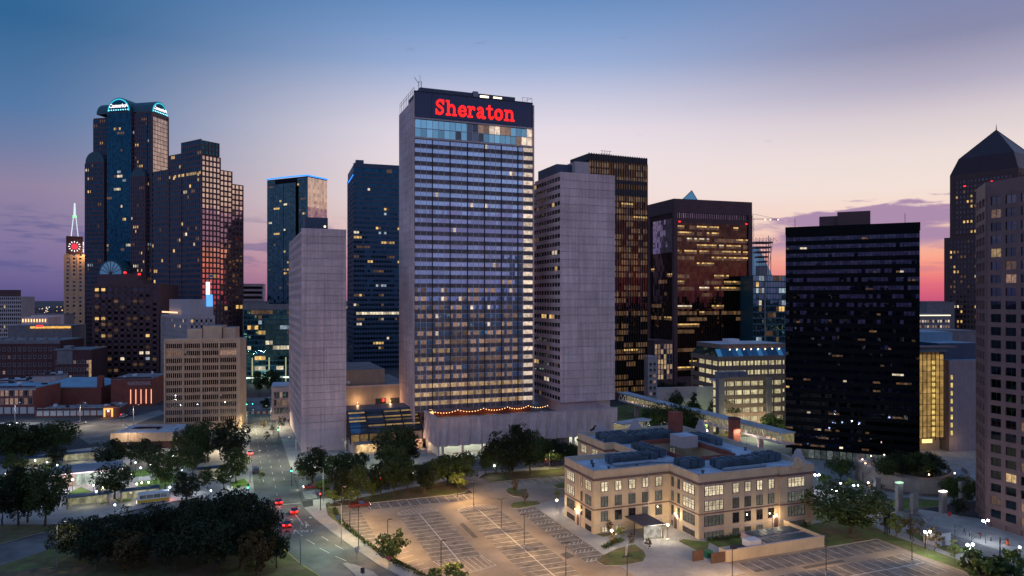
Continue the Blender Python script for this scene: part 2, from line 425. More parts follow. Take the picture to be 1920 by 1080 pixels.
lawn('median_lawn', P((642, 1058), (650, 1056), (700, 1073), (720, 1092), (680, 1092)), paving)
station_grass = solid('mown_grass', (0.11, 0.19, 0.03), 0.95, var=0.3, scale=0.5, fine=7, bump=0.5)
for nm, pts in (('station_lawn', ((128, 925), (152, 914), (182, 926), (166, 938), (140, 946))), ('station_lawn', ((184, 938), (200, 930), (202, 942), (190, 948))),
                ('station_lawn', ((245, 885), (275, 880), (282, 892), (252, 896))), ('station_lawn', ((250, 905), (290, 900), (330, 890), (336, 902), (300, 918), (262, 914))),
                ('station_lawn', ((0, 896), (30, 890), (44, 902), (0, 915))), ('station_lawn', ((430, 906), (458, 898), (468, 911), (440, 916))),
                ('station_lawn', ((214, 938), (240, 930), (248, 940), (226, 944))), ('station_lawn', ((130, 880), (110, 868), (80, 874), (90, 884)))):
    lawn(nm, P(*pts), station_grass, z=0.165)
lawn('corner_lawn', P((0, 1021), (0, 985), (140, 984), (146, 985), (60, 1004)), dirt_mat)
lawn('corner_lawn', P((0, 1062), (120, 1022), (140, 1040), (100, 1062), (0, 1075)), grass_mat)
lawn('grove_lawn', A((4.8, 199), (6.3, 185), (8.8, 172), (12.4, 158), (17.8, 143), (25.8, 120), (-70, 120), (-60, 165), (-38, 182), (-8, 192), (0, 198)), dirt_mat, z=0.15)
lawn('garden_lawn', A((153, 240), (262, 240), (262, 330), (153, 330)), grass_mat, z=0.10)
lawn('track_verge_lawn', A((146, 112), (149.5, 112), (151, 126), (149, 127.5), (147, 120)), grass_mat, z=0.16)

# --- parking lots and their paint
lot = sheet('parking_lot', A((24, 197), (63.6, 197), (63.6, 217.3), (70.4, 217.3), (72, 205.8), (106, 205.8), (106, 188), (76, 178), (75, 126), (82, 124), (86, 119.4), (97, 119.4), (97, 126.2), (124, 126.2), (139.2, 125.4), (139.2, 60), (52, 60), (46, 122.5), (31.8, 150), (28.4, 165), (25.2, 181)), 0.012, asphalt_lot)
_lines = {}
def line(parent, a0, b0, a1, b1, w=0.15, z=0.020, mat=None, name='stall_line'):
    p, q = G(a0, b0), G(a1, b1)
    d = q - p; ln = round(d.length, 2)
    key = (ln, w, mat.name if mat else '')
    if key not in _lines:
        m = MB(); m.poly([(0, -w / 2, 0), (ln, -w / 2, 0), (ln, w / 2, 0), (0, w / 2, 0)]); _lines[key] = m.mesh(name, [mat or paint_white])
    return put(name, _lines[key], parent, (p.x, p.y, z), math.atan2(d.y, d.x))
k = 0
for i in range(14): line(lot, 39.2, 149 + 2.65 * i, 49.8, 149 + 2.65 * i)
line(lot, 44.5, 147, 44.5, 183.6, 0.2, 0.024)
for i in range(22): line(lot, 54.7, 123 + 2.65 * i, 65.3, 123 + 2.65 * i)
line(lot, 60, 118, 60, 181, 0.2, 0.024)
for i in range(16):
    b = 137 + 2.7 * i
    line(lot, 69.4, b, 74.8, b)
    if i % 2 == 0:
        for j in range(5): line(lot, 69.6 + j * 1.05, b + 0.1, 70.6 + j * 1.05, b + 1.5, 0.13, 0.024, name='hatch_line')
for i in range(11): line(lot, 25.4 + 0.25 * max(0, 4 - i) * 0.8, 163 + 2.75 * i, 30.6, 163 + 2.75 * i)
for i in range(9): line(lot, 30.2 + 0.75 * (8 - i) * 0.55, 136 + 2.75 * i, 35.4 + 0.75 * (8 - i) * 0.55, 137.6 + 2.75 * i)
for i in range(11): line(lot, 33.5 + 2.7 * i, 191.3, 33.5 + 2.7 * i, 196.8)
for i in range(10): line(lot, 76.5 + 2.7 * i, 200.4, 76.5 + 2.7 * i, 205.6)
for i in range(15): line(lot, 99 + 2.7 * i, 119.4, 99 + 2.7 * i, 124.9) if 99 + 2.7 * i < 138 else None
for i in range(14): line(lot, 101 + 2.7 * i, 105.5, 101 + 2.7 * i, 116.3) if 101 + 2.7 * i < 137 else None
line(lot, 100, 111, 136, 111, 0.2, 0.024)
def arc_outline(cx, cb, ra, rb, n=14, half=True):
    pr = None
    for i in range(n + 1):
        t = math.pi * i / n if half else 2 * math.pi * i / n
        q = (cx + ra * math.cos(t), cb + rb * math.sin(t))
        if pr: line(lot, pr[0], pr[1], q[0], q[1], 0.14, 0.024, name='island_outline')
        pr = q
for cx, cb in ((44.5, 184.2), (60, 181.4)):
    arc_outline(cx, cb, 5.3, 4.0); line(lot, cx - 5.3, cb, cx + 5.3, cb)
    for i in range(-4, 5):
        x = cx + i * 1.05; hgt = 4.0 * math.sqrt(max(0, 1 - (i / 5.0) ** 2))
        line(lot, x, cb + 0.2, x - 0.7, cb + hgt, 0.12, 0.024, name='hatch_line')
line(lot, 39.2, 149, 41.5, 139.5, name='island_outline'); line(lot, 49.8, 149, 51, 142, name='island_outline'); line(lot, 41.5, 139.5, 51, 142, name='island_outline')
for i in range(8): line(lot, 40 + i * 1.35, 148.6, 41.6 + i * 1.2, 140.2 + i * 0.25, 0.12, 0.024, name='hatch_line')
# the stall rows are darker, oil-stained asphalt; patched trenches cross the aisles
stall_mat = solid('stall_asphalt', (0.165, 0.145, 0.125), 0.93, var=0.3, scale=0.5, fine=4, bump=0.2, c2=(0.235, 0.2, 0.165), c2_scale=0.35)
patch_mat = solid('patch_asphalt', (0.13, 0.115, 0.10), 0.93, var=0.2, scale=0.6)
for nm, pts in (('stall_strip', ((39.2, 147.5), (49.8, 147.5), (49.8, 184), (39.2, 184))), ('stall_strip', ((54.7, 118), (65.3, 118), (65.3, 181), (54.7, 181))), ('stall_strip', ((69.4, 136), (74.9, 136), (74.9, 178), (69.4, 178))), ('stall_strip', ((33, 191.3), (62, 191.3), (62, 196.9), (33, 196.9))), ('stall_strip', ((26, 163), (30.6, 163), (30.6, 193), (25.5, 193))), ('stall_strip', ((99, 119.4), (138, 119.4), (138, 125), (99, 125))), ('stall_strip', ((100, 105.5), (137, 105.5), (137, 116.3), (100, 116.3)))):
    sheet(nm, A(*pts), 0.016, stall_mat, parent=lot)
for pts in (((51.8, 160), (53, 160), (53, 172), (51.8, 171.4)), ((66.4, 140), (68.8, 141), (68.2, 144), (66.2, 143.2)), ((76, 193), (79, 193.5), (79, 196), (76.4, 195.4)), ((110, 117.2), (121, 117.4), (121, 118.6), (110, 118.4))):
    sheet('asphalt_patch', A(*pts), 0.0155, patch_mat, parent=lot)
for a_, b_, n_ in ((41.5, 152, 7), (47, 150.4, 9), (57, 126, 12), (62.5, 127, 13), (72, 139, 8), (34.8, 194, 7)):
    for i in range(n_):
        if random.random() < .6:
            q = (a_ + random.uniform(-.8, .8) + (2.7 * i if b_ > 190 else 0), b_ + (0 if b_ > 190 else 2.65 * i) + random.uniform(-.5, .5)); r_ = random.uniform(.3, .8)
            sheet('oil_stain', A(*[(q[0] + r_ * random.uniform(.7, 1.2) * math.cos(t * .785), q[1] + r_ * random.uniform(.5, .9) * math.sin(t * .785)) for t in range(8)]), 0.0185, patch_mat, parent=lot)

# --- avenue paint
for i in range(22):
    b = 205 + i * 9.0
    line(road, 11, b, 11, b + 3.0, 0.14, 0.020, name='lane_line')
    if i > 2: line(road, 14, b, 14, b + 3.0, 0.12, 0.020, name='lane_line'); line(road, 8, b, 8, b + 3.0, 0.12, 0.020, name='lane_line')
for (a0, b0, a1, b1) in ((12.5, 187, 13.2, 183.5), (13.6, 180, 14.7, 176), (15.4, 173, 16.8, 169), (17.6, 166, 19.2, 162), (20.2, 159.5, 22, 156), (23, 153.5, 25, 150), (16.2, 187, 16.9, 183), (18.9, 174, 20, 170.5), (21, 167, 22.4, 163.5)):
    line(road, a0, b0, a1, b1, 0.16, 0.020, name='lane_line')
line(road, 14.2, 196, 15.6, 184, 0.16, 0.020, name='lane_line')
for i in range(16): line(road, 10.8 + 0.04 * i, 196 + i * 0.85, 10.8 + 0.04 * i, 196.4 + i * 0.85, 0.2, 0.020, name='lane_line')
line(road, 6.0, 186, 8.6, 173, 0.14, 0.020, paint_yellow, name='edge_line'); line(road, 9.2, 171, 12.9, 157.5, 0.14, 0.020, paint_yellow, name='edge_line')
line(road, 13.2, 156.5, 18.4, 142.5, 0.14, 0.020, paint_yellow, name='edge_line')
# stop lines and ladder crosswalks across the side street mouth
for b0, b1 in ((201.5, 204.6), (207.5, 211.5)):
    pass
for i in range(7): line(street, 18.0, 208.2 + i * 1.25, 21.4, 208.2 + i * 1.25, 0.45, 0.024, name='crosswalk_bar')
for i in range(8): line(street, 18.0, 221.5 + i * 1.25, 21.4, 221.5 + i * 1.25, 0.45, 0.024, name='crosswalk_bar')
line(road, 5.4, 204.5, 16.6, 204.5, 0.3, 0.024, name='stop_line')
for i in range(12): line(street, 28 + i * 9, 227.5, 31 + i * 9, 227.5, 0.14, 0.024, name='lane_line')
for i in range(10): line(street, 120 + i * 9, 226.5, 123 + i * 9, 226.5, 0.14, 0.024, name='lane_line')
def word(parent, txt, a, b, size, z, mat, rz, sx=1.0, sy=1.0, name='lettering'):
    cu = bpy.data.curves.new(name, 'FONT'); cu.body = txt; cu.size = size; cu.align_x = 'CENTER'
    o = bpy.data.objects.new(name, cu); col.objects.link(o)
    dg = bpy.context.evaluated_depsgraph_get()
    me = bpy.data.meshes.new_from_object(o.evaluated_get(dg)); bpy.data.objects.remove(o)
    me.materials.clear(); me.materials.append(mat)
    q = put(name, me, parent, G(a, b, z), rz); q.scale = (sx, sy, 1)
    return q
word(road, 'ONLY', 15.4, 178.6, 1.5, 0.022, paint_white, TH - R(14), 1.0, 1.5)
def arrow(a, b, rz):
    m = MB()
    m.poly([(-0.12, 0, 0), (0.12, 0, 0), (0.12, 1.9, 0), (-0.12, 1.9, 0)])
    m.poly([(-0.45, 1.9, 0), (0.45, 1.9, 0), (0, 3.0, 0)])
    m.obj('turn_arrow', paint_white, road, G(a, b, 0.022), rz)
arrow(16.0, 182, TH - R(10)); arrow(12.9, 178.5, TH - R(12))
# light-rail tracks
bed = sheet('track_bed', A((151, 60), (151, 118), (156, 137), (164, 141), (169, 141), (160, 130), (158, 116), (158, 60)), 0.145, solid('track_concrete', (0.16, 0.145, 0.14), 0.9, var=0.25), 0.02)
rail_mat = solid('rail_steel', (0.30, 0.29, 0.30), 0.35, metal=0.8)
for off in (0.6, 2.1, 4.2, 5.7):
    m = MB(); pr = None
    for (a_, b_) in ((151.3, 60), (151.3, 112), (152.4, 122), (155.2, 131), (160, 138)):
        q = G(a_ + off, b_ - off * 0.25, 0.15)
        if pr is not None: m.tube(pr, q, 0.09, n=4)
        pr = q
    m.obj('rail', rail_mat, bed)

# ================================================================== TOWERS
def block(pxL, pxC, pxR, Y, th):
    p = at(pxC, Y); c, s = math.cos(th), math.sin(th)
    kr, kl = (pxR - CX) / F, (pxL - CX) / F
    return p, (kr * p.y - p.x) / (c - kr * s), (kl * p.y - p.x) / (-s - kl * c)
def litmap(nf, nb, p=0.1, run=4, mixw=(5, 2, 3, 0.6), lo=0, hi=None):
    d = {}
    for f in range(nf):
        if f < lo or (hi is not None and f >= hi): continue
        pf = p * random.choice((0.15, 0.4, 0.8, 1.0, 1.6, 3.0))
        i = 0
        while i < nb:
            if random.random() < pf / max(1, run * 0.6):
                t = random.choices((1, 2, 3, 4), mixw)[0]
                for j in range(random.randint(1, run)):
                    if i + j < nb and random.random() < 0.85: d[(f, i + j)] = t if random.random() < 0.8 else 3
                i += run
            i += 1
    return d
def litrows(nf, nb, lo, hi, dens, mixw=(6, 1, 4, 0), seg=(2, 9)):
    """office floors with long lit runs"""
    d = {}
    for f in range(lo, hi):
        q = random.choice(dens); i = 0
        while i < nb:
            n = random.randint(*seg)
            if random.random() < q:
                t = random.choices((1, 2, 3, 4), mixw)[0]
                for j in range(i, min(nb, i + n)): d[(f, j)] = t if random.random() < .88 else 3
            i += n + random.randint(0, 2)
    return d
class Bld:
    """a tower: core, relief of spandrels and mullions, panes; faces F (local -y), L (local -x), R (local +x), B"""
    def __init__(s, name, label, loc, rz, cat='tower', group=None):
        s.root = thing(name, label, cat, loc, rz, group)
        s.core = MB(); s.rel = MB(); s.pane = MB(); s.name = name
    def mp(s, side, o, q):
        """o: plane offset of the face; returns map (along, out, up) -> xyz"""
        if side == 'F': return lambda t, d, z: (t, o - d, z)
        if side == 'B': return lambda t, d, z: (t, o + d, z)
        if side == 'L': return lambda t, d, z: (o - d, t, z)
        return lambda t, d, z: (o + d, t, z)
    def rbox(s, mb, f, t0, t1, d0, d1, z0, z1, m=0):
        p, q = f(t0, d0, z0), f(t1, d1, z1); mb.box(p[0], q[0], p[1], q[1], p[2], q[2], m)
    def face(s, side, o, t0, t1, z0, z1, fh, bw, sp=0.4, spd=0.15, mw=0.25, md=0.25, msp=0, mmu=0, lm=None, p=0.08, run=4, mixw=(5, 2, 3, 0.6), every=1, lift=0.04, g=0, ends=True, tilt=0.012, strip=False):
        f = s.mp(side, o, None)
        nf = max(1, round((z1 - z0) / fh)); nb = max(1, round((t1 - t0) / bw)); fh = (z1 - z0) / nf; bw = (t1 - t0) / nb
        if lm is None: lm = litmap(nf, nb, p, run, mixw)
        for i in range(nf + (1 if sp > 0 else 0)):
            if sp > 0 and spd > 0:
                zz = z0 + i * fh
                s.rbox(s.rel, f, t0, t1, 0.0, spd, max(z0 - 0.0, zz - sp * fh * 0.5), min(z1, zz + sp * fh * 0.5), msp)
        if mw > 0:
            for i in range(0, nb + 1, every):
                if not ends and i in (0, nb): continue
                c = t0 + i * bw
                s.rbox(s.rel, f, c - mw / 2, c + mw / 2, 0.003, md, z0 + 0.004, z1 - 0.004, mmu)
        for i in range(nf):
            za, zb = z0 + i * fh + (sp * fh * 0.5 if spd > 0 else 0), z0 + (i + 1) * fh - (sp * fh * 0.5 if spd > 0 else sp * fh)
            for j in range(nb):
                ta, tb = t0 + j * bw + mw * 0.4, t0 + (j + 1) * bw - mw * 0.4
                e = [lift + random.uniform(-tilt, tilt) for _ in range(3)]
                e.append(e[0] + e[2] - e[1])
                pts = [f(ta, e[0], za), f(tb, e[1], za), f(tb, e[2], zb), f(ta, e[3], zb)]
                if side in ('L', 'B'): pts = pts[::-1]
                k = lm.get((i, j), 0)
                if strip and k in (1, 2):
                    zm = za + (zb - za) * 0.62; q = [f(ta, e[0], zm), f(tb, e[1], zm)]
                    if side in ('L', 'B'): s.pane.poly([pts[0], pts[1], q[1], q[0]], 1 + k); s.pane.poly([q[0], q[1], pts[2], pts[3]], 4)
                    else: s.pane.poly([pts[0], pts[1], q[1], q[0]], 4); s.pane.poly([q[0], q[1], pts[2], pts[3]], 1 + k)
                else: s.pane.poly(pts, g if k == 0 else 1 + k)
                if spd == 0 and sp > 0:
                    pts = [f(ta, e[0], zb), f(tb, e[1], zb), f(tb, e[2], zb + sp * fh), f(ta, e[3], zb + sp * fh)]
                    s.pane.poly(pts[::-1] if side in ('L', 'B') else pts, g)
        return lm
    def done(s, core_mats, rel_mats, glass_a, glass_b=None):
        if s.core.f: s.core.obj('core', core_mats, s.root)
        if s.rel.f: s.rel.obj('facade_grid', rel_mats, s.root, kind='stuff')
        if s.pane.f: s.pane.obj('window_panes', [glass_a, glass_b or glass_a] + PANES, s.root, kind='stuff')
        return s.root
def part(root, name, mats, *boxes):
    m = MB()
    for b in boxes: m.box(*b)
    return m.obj(name, mats, root)

# ---------------------------------------------------------------- hotel, centre tower
hp = G(62.3, 265.5)
hotel = thing('hotel_tower', 'tall concrete and glass hotel tower with red illuminated name across its dark crown', 'hotel', (hp.x, hp.y, 0), TH)
HA, HB, HZ = 48.7, 25.6, 133.6
HF0 = 13.9; HFN = 31; HFH = (115.9 - HF0) / HFN
part(hotel, 'core', [concrete, roof_mat], (0.6, HA - 0.2, 0.25, HB - 0.3, HF0, HZ - 2.5, 0, 1), (4, HA - 4, 6, HB - 2, 0, HF0 - 0.01))
# blank side wall of stacked concrete panels
pm = MB(); pm.box(0, 0.55, 0, HB / 3 - 0.07, 0.02, HFH - 0.08); pmesh = pm.mesh('wall_panel', [concrete_panel])
for i in range(36):
    for j in range(3):
        put('wall_panel', pmesh, hotel, (0.0, j * HB / 3 + 0.02, HF0 - 1.5 + i * HFH + 0.0))
vm = MB(); vm.box(-0.05, 0.0, 0, 0.5, 0, 0.5); vmesh = vm.mesh('vent', [dark_metal])
for i in range(1, 33): put('vent', vmesh, hotel, (-0.003, HB * 0.45, HF0 + i * HFH + 0.6))
part(hotel, 'side_wall_base', [concrete], (0.003, 0.57, 0.02, HB - 0.03, 3.0, HF0 - 1.52))
spandrel_mat = solid('spandrel_brown', (0.155, 0.125, 0.125), 0.6, var=0.12, obj_random=0.18)
bays = [(0.35 + i * 6.95, 6.95) for i in range(6)] + [(42.05, 2.15), (44.2, 4.25)]
def hotel_window(w, kinds):
    """ribbon window of one bay: panes, thin bright frame bars and a pale sill; kinds gives the room behind each pane"""
    m = MB(); n = len(kinds); pw = w / n; hgt = HFH * 0.5
    for j, kd in enumerate(kinds):
        e = [random.uniform(-0.012, 0.012) for _ in range(2)]
        m.poly([(j * pw + .03, -0.02 + e[0], 0.06), ((j + 1) * pw - .03, -0.02 - e[0], 0.06), ((j + 1) * pw - .03, -0.02 - e[0] + e[1], hgt), (j * pw + .03, -0.02 + e[0] + e[1], hgt)], kd)
        if j % 2 == 0: m.box(j * pw - 0.055, j * pw + 0.055, -0.17, 0.0, -HFH * 0.47 + .02, hgt, 2)
    m.box(0, w, -0.14, 0.0, -0.04, 0.06, 1); m.box(0, w, -0.2, 0.0, hgt - 0.04, hgt + 0.1, 2)
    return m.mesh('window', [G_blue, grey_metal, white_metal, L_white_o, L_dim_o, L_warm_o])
W6 = {k: hotel_window(6.75, v) for k, v in {
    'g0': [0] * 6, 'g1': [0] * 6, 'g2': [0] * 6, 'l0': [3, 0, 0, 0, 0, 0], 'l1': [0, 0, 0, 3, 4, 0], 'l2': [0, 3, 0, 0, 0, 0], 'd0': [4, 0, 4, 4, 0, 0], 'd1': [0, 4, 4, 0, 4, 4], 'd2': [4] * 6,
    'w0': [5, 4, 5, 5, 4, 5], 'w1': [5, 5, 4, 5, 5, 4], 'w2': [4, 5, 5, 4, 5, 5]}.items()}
W2 = {'g': hotel_window(2.0, [0]), 'l': hotel_window(2.0, [5])}
W4 = {'l': hotel_window(4.05, [3, 3])}
sp_m = MB(); sp_m.box(0, 6.75, -0.12, 0.02, 0, HFH * 0.43); sp6 = sp_m.mesh('spandrel_panel', [spandrel_mat])
sp_m = MB(); sp_m.box(0, 2.0, -0.12, 0.02, 0, HFH * 0.43); sp2 = sp_m.mesh('spandrel_panel', [spandrel_mat])
sp_m = MB(); sp_m.box(0, 4.05, -0.12, 0.02, 0, HFH * 0.43); sp4 = sp_m.mesh('spandrel_panel', [spandrel_mat])
for i in range(HFN):
    z = HF0 + i * HFH
    for j, (x, w) in enumerate(bays):
        if w > 6:
            r = random.random()
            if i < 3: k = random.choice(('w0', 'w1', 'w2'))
            elif i < 8: k = random.choice(('d0', 'd1', 'd2', 'd1', 'd0', 'd2', 'w0' if r < 0.4 else 'd1'))  # dim panes: pinkish rooms, also standing in for the warm reflected city
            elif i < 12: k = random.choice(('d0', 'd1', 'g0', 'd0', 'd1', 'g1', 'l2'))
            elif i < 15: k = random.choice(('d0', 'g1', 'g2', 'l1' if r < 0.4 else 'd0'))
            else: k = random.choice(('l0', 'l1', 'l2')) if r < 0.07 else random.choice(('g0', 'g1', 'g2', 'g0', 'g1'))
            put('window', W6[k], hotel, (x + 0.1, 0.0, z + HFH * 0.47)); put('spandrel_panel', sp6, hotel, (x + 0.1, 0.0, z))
        elif w < 3:
            put('window', W2['l' if i < 3 else 'g'], hotel, (x + 0.08, 0.0, z + HFH * 0.47)); put('spandrel_panel', sp2, hotel, (x + 0.08, 0.0, z))
        else:
            put('window', W4['l'], hotel, (x + 0.1, 0.0, z + HFH * 0.47)); put('spandrel_panel', sp4, hotel, (x + 0.1, 0.0, z))
mm = MB(); mm.box(-0.14, 0.14, -0.42, 0.02, HF0 - 0.1, 115.8); mullion = mm.mesh('mullion', [dark_metal])
for x, w in bays[:7]: put('mullion', mullion, hotel, (x, 0, 0))
part(hotel, 'edge_pier', [concrete], (HA - 0.25, HA + 0.25, -0.5, HB - 0.02, HF0, HZ - 0.6))
part(hotel, 'edge_pier', [concrete], (0.0, 0.3, -0.45, -0.003, HF0 - 10.5, HZ - 0.6))
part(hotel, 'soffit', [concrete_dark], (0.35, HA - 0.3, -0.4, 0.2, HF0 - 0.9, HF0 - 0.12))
# two tall window rows under the crown
part(hotel, 'ledge', [pale_stone], (0.32, HA - 0.27, -0.75, 0.24, 115.95, 116.6), (0.32, HA - 0.27, -0.6, 0.24, 123.4, 123.9))
cw = (HA - 1.2) / 21
def crown_window(m):
    b = MB(); b.poly([(0.07, 0, 0), (cw - 0.07, 0, 0), (cw - 0.07, 0, 3.1), (0.07, 0, 3.1)], 0); b.box(-0.06, 0.06, -0.15, 0.02, 0, 3.2, 1); b.box(0, cw, -0.12, 0.02, -0.12, 0, 1)
    return b.mesh('window', [m, white_metal])
CWM = [crown_window(m) for m in (G_teal_obj, G_obj, L_white_o, L_dim_o)]
for r in range(2):
    for j in range(21):
        k = 0 if random.random() < 0.85 else 1
        if r == 1 and j in (9, 10): k = 1
        if r == 1 and j in (11, 12, 13, 14, 15, 16, 20): k = 2 if j in (13, 14, 20, 19) else 3
        if r == 0 and j >= 18: k = 2 if j > 18 else 3
        put('window', CWM[k], hotel, (0.6 + j * cw, -0.05, 116.75 + r * 3.35))
# dark crown with the sign
crown = part(hotel, 'crown', [G_black, dark_metal], (0.35, HA - 0.3, -0.15, 0.24, 123.95, HZ))
for i in range(8): part(hotel, 'crown_rib', [dark_metal], (0.4 + i * 6.8, 0.55 + i * 6.8, -0.3, -0.151, 123.95, HZ - 0.1))
part(hotel, 'parapet', [dark_metal], (0.33, HA - 0.28, -0.35, 0.3, HZ, HZ + 0.35))
part(hotel, 'penthouse', [blue_metal, roof_mat], (3, HA - 7, 2.0, HB - 4, HZ - 2.5, HZ + 2.4, 0, 1))
part(hotel, 'rooftop_unit', [grey_metal], (24, 26, 1.2, 3, HZ - 2.5, HZ + 2.9))
rl = MB()
for i in range(9):
    y = 0.3 + i * 3.1; rl.tube((0.3, y, HZ - 2.6), (0.3, y, HZ + 1.6), 0.07, n=4)
for zz in (0.4, 1.6): rl.tube((0.3, 0.3, HZ + zz), (0.3, HB - 0.5, HZ + zz), 0.07, n=4)
rl.obj('roof_rail', dark_metal, hotel)
rl = MB()
for x in (HA - 4.5, HA - 2.4, HA - 0.4): rl.tube((x, 0.4, HZ), (x, 0.4, HZ + 2.2), 0.07, n=4)
rl.tube((HA - 4.5, 0.4, HZ + 2.2), (HA - 0.4, 0.4, HZ + 2.2), 0.07, n=4); rl.tube((HA - 4.5, 0.4, HZ + 0.4), (HA - 0.4, 0.4, HZ + 2.2), 0.05, n=4)
rl.obj('roof_rail', dark_metal, hotel)
an = MB()
for x in (-0.6, 0.6): an.tube((4 + x, 6, HZ), (4 + x, 6, HZ + 6), 0.10, n=4)
for i in range(5): an.tube((3.4, 6, HZ + 1 + i), (4.6, 6, HZ + 2 + i), 0.06, n=4)
an.tube((3.2, 6, HZ + 5.2), (1.8, 6, HZ + 7.2), 0.10, n=4); an.tube((4, 6, HZ + 5), (4, 6, HZ + 8.4), 0.07, n=4)
an.obj('antenna', grey_metal, hotel)
part(hotel, 'roof_light', [glow('roof_lamp', (1.0, 0.72, 0.4), 5.0)], (27, 30.5, 1.85, 1.97, HZ + 1.0, HZ + 1.7)); part(hotel, 'roof_light', [MATS['roof_lamp']], (32.5, 36, 1.85, 1.97, HZ + 1.2, HZ + 1.7))
sign_red = glow('sign_red', (1.0, 0.016, 0.013), 1.4)
sign_back = part(hotel, 'sign', [G_black], (7.0, 41.8, -0.34, -0.31, 124.6, 132.4))
# fat slab-serif letters drawn as strokes
def stroke(m, pts, w, d0, d1):
    for (x0, y0), (x1, y1) in zip(pts, pts[1:]):
        dx, dy = x1 - x0, y1 - y0; ln = math.hypot(dx, dy) or 1e-6; nx, ny = -dy / ln * w / 2, dx / ln * w / 2
        q = [(x0 + nx, y0 + ny), (x0 - nx, y0 - ny), (x1 - nx, y1 - ny), (x1 + nx, y1 + ny)]
        i = len(m.v); m.v += [(x, d0, z) for x, z in q] + [(x, d1, z) for x, z in q]
        for fc in ((0, 1, 2, 3), (7, 6, 5, 4), (0, 4, 5, 1), (1, 5, 6, 2), (2, 6, 7, 3), (3, 7, 4, 0)): m.f.append(tuple(i + a for a in fc)); m.m.append(0)
    for (x, y) in pts[1:-1]:
        i = len(m.v); n = 10
        m.v += [(x + math.cos(2 * math.pi * a / n) * w / 2, d0 - 0.004, y + math.sin(2 * math.pi * a / n) * w / 2) for a in range(n)]
        m.f.append(tuple(i + a for a in range(n))); m.m.append(0)
def smooth(pts, n=5):
    out = []
    for i in range(len(pts) - 1):
        p0 = pts[max(0, i - 1)]; p1 = pts[i]; p2 = pts[i + 1]; p3 = pts[min(len(pts) - 1, i + 2)]
        for k in range(n):
            t = k / n
            out.append(tuple(0.5 * ((2 * p1[c]) + (-p0[c] + p2[c]) * t + (2 * p0[c] - 5 * p1[c] + 4 * p2[c] - p3[c]) * t * t + (-p0[c] + 3 * p1[c] - 3 * p2[c] + p3[c]) * t ** 3) for c in (0, 1)))
    return out + [pts[-1]]
W_ = 0.225
GL = {
    'S': (1.12, [(smooth([(.88, 1.02), (.74, 1.2), (.48, 1.22), (.24, 1.08), (.24, .86), (.5, .7), (.78, .54), (.8, .26), (.54, .11), (.3, .15), (.16, .34)]), W_), ([(.9, .88), (.9, 1.32)], .13), ([(.12, .02), (.12, .5)], .13)]),
    'h': (1.3, [([(.32, .0), (.32, 1.32)], W_), ([(.05, .08), (.6, .08)], .16), ([(.05, 1.24), (.32, 1.24)], .16), (smooth([(.34, .66), (.52, .86), (.78, .88), (.96, .68), (.97, .0)]), W_), ([(.74, .08), (1.24, .08)], .16)]),
    'e': (1.1, [(smooth([(.9, .5), (.84, .78), (.56, .88), (.3, .74), (.22, .46), (.32, .2), (.58, .11), (.8, .16), (.94, .28)]), .25), ([(.3, .5), (.98, .5)], .15)]),
    'r': (0.96, [([(.32, .0), (.32, .98)], W_), ([(.05, .08), (.62, .08)], .16), ([(.05, .91), (.32, .91)], .16), (smooth([(.36, .62), (.5, .84), (.68, .88), (.8, .8)]), .24), ([(.72, .78), (.86, .78)], .26)]),
    'a': (1.14, [(smooth([(.26, .74), (.36, .88), (.6, .89), (.76, .74), (.77, .14), (.88, .1), (1.06, .1)]), .25), (smooth([(.74, .56), (.44, .5), (.24, .36), (.26, .16), (.46, .11), (.72, .28)]), .23)]),
    't': (0.9, [(smooth([(.42, 1.24), (.42, .3), (.52, .12), (.7, .1), (.82, .22)]), W_), ([(.06, .91), (.8, .91)], .16)]),
    'o': (1.18, [(smooth([(.58, .88), (.32, .78), (.22, .5), (.32, .2), (.58, .11), (.84, .2), (.95, .5), (.84, .78), (.58, .88), (.5, .87)]), .26)]),
    'n': (1.3, [([(.32, .0), (.32, .98)], W_), ([(.05, .08), (.6, .08)], .16), ([(.05, .91), (.32, .91)], .16), (smooth([(.34, .66), (.52, .86), (.78, .88), (.96, .68), (.97, .0)]), W_), ([(.74, .08), (1.24, .08)], .16)]),
}
adv = 0.0; tot = sum(GL[c][0] for c in 'Sheraton'); ux = 32.4 / tot; uz = 4.4
for c in 'Sheraton':
    w, st = GL[c]; m = MB()
    for pts, sw in st: stroke(m, pts, sw, -0.9, -0.35)
    m.v = [(x * ux, y, z * uz) for x, y, z in m.v]
    m.obj('sign_letter', sign_red, sign_back, (8.2 + adv * ux, 0, 125.6)); adv += w

# ---------------------------------------------------------------- hotel, slab wing by the avenue
p = G(22.2, 270.7)
SA, SB, SZ = 16.05, 64.0, 81.4
b = Bld('slab_tower', 'narrow blank concrete slab tower beside the avenue, left of the glass hotel tower', p, TH)
b.core.box(0.3, SA - 0.3, 0.3, SB, 0, SZ - 1.0, 0, 1)
nrow = 27; rh = (SZ - 8.0) / nrow
pm = MB(); pm.box(0.04, SA / 2 - 0.04, 0.0, 0.29, 0.02, rh - 0.13); pme = pm.mesh('wall_panel', [concrete_panel])
for i in range(nrow):
    for j in range(2): put('wall_panel', pme, b.root, (j * SA / 2, 0, 8.0 + i * rh))
part(b.root, 'wall_base', [concrete], (0.02, SA - 0.02, 0.0, 0.29, 0, 7.98))
part(b.root, 'edge_wall', [concrete], (0.0, 0.29, 0.02, 1.2, 0, SZ - 0.02))
part(b.root, 'parapet', [concrete], (0.02, SA, 0.31, 0.6, SZ - 0.99, SZ), (0.31, SA - 0.32, SB - 0.4, SB, SZ - 0.99, SZ - 0.01))
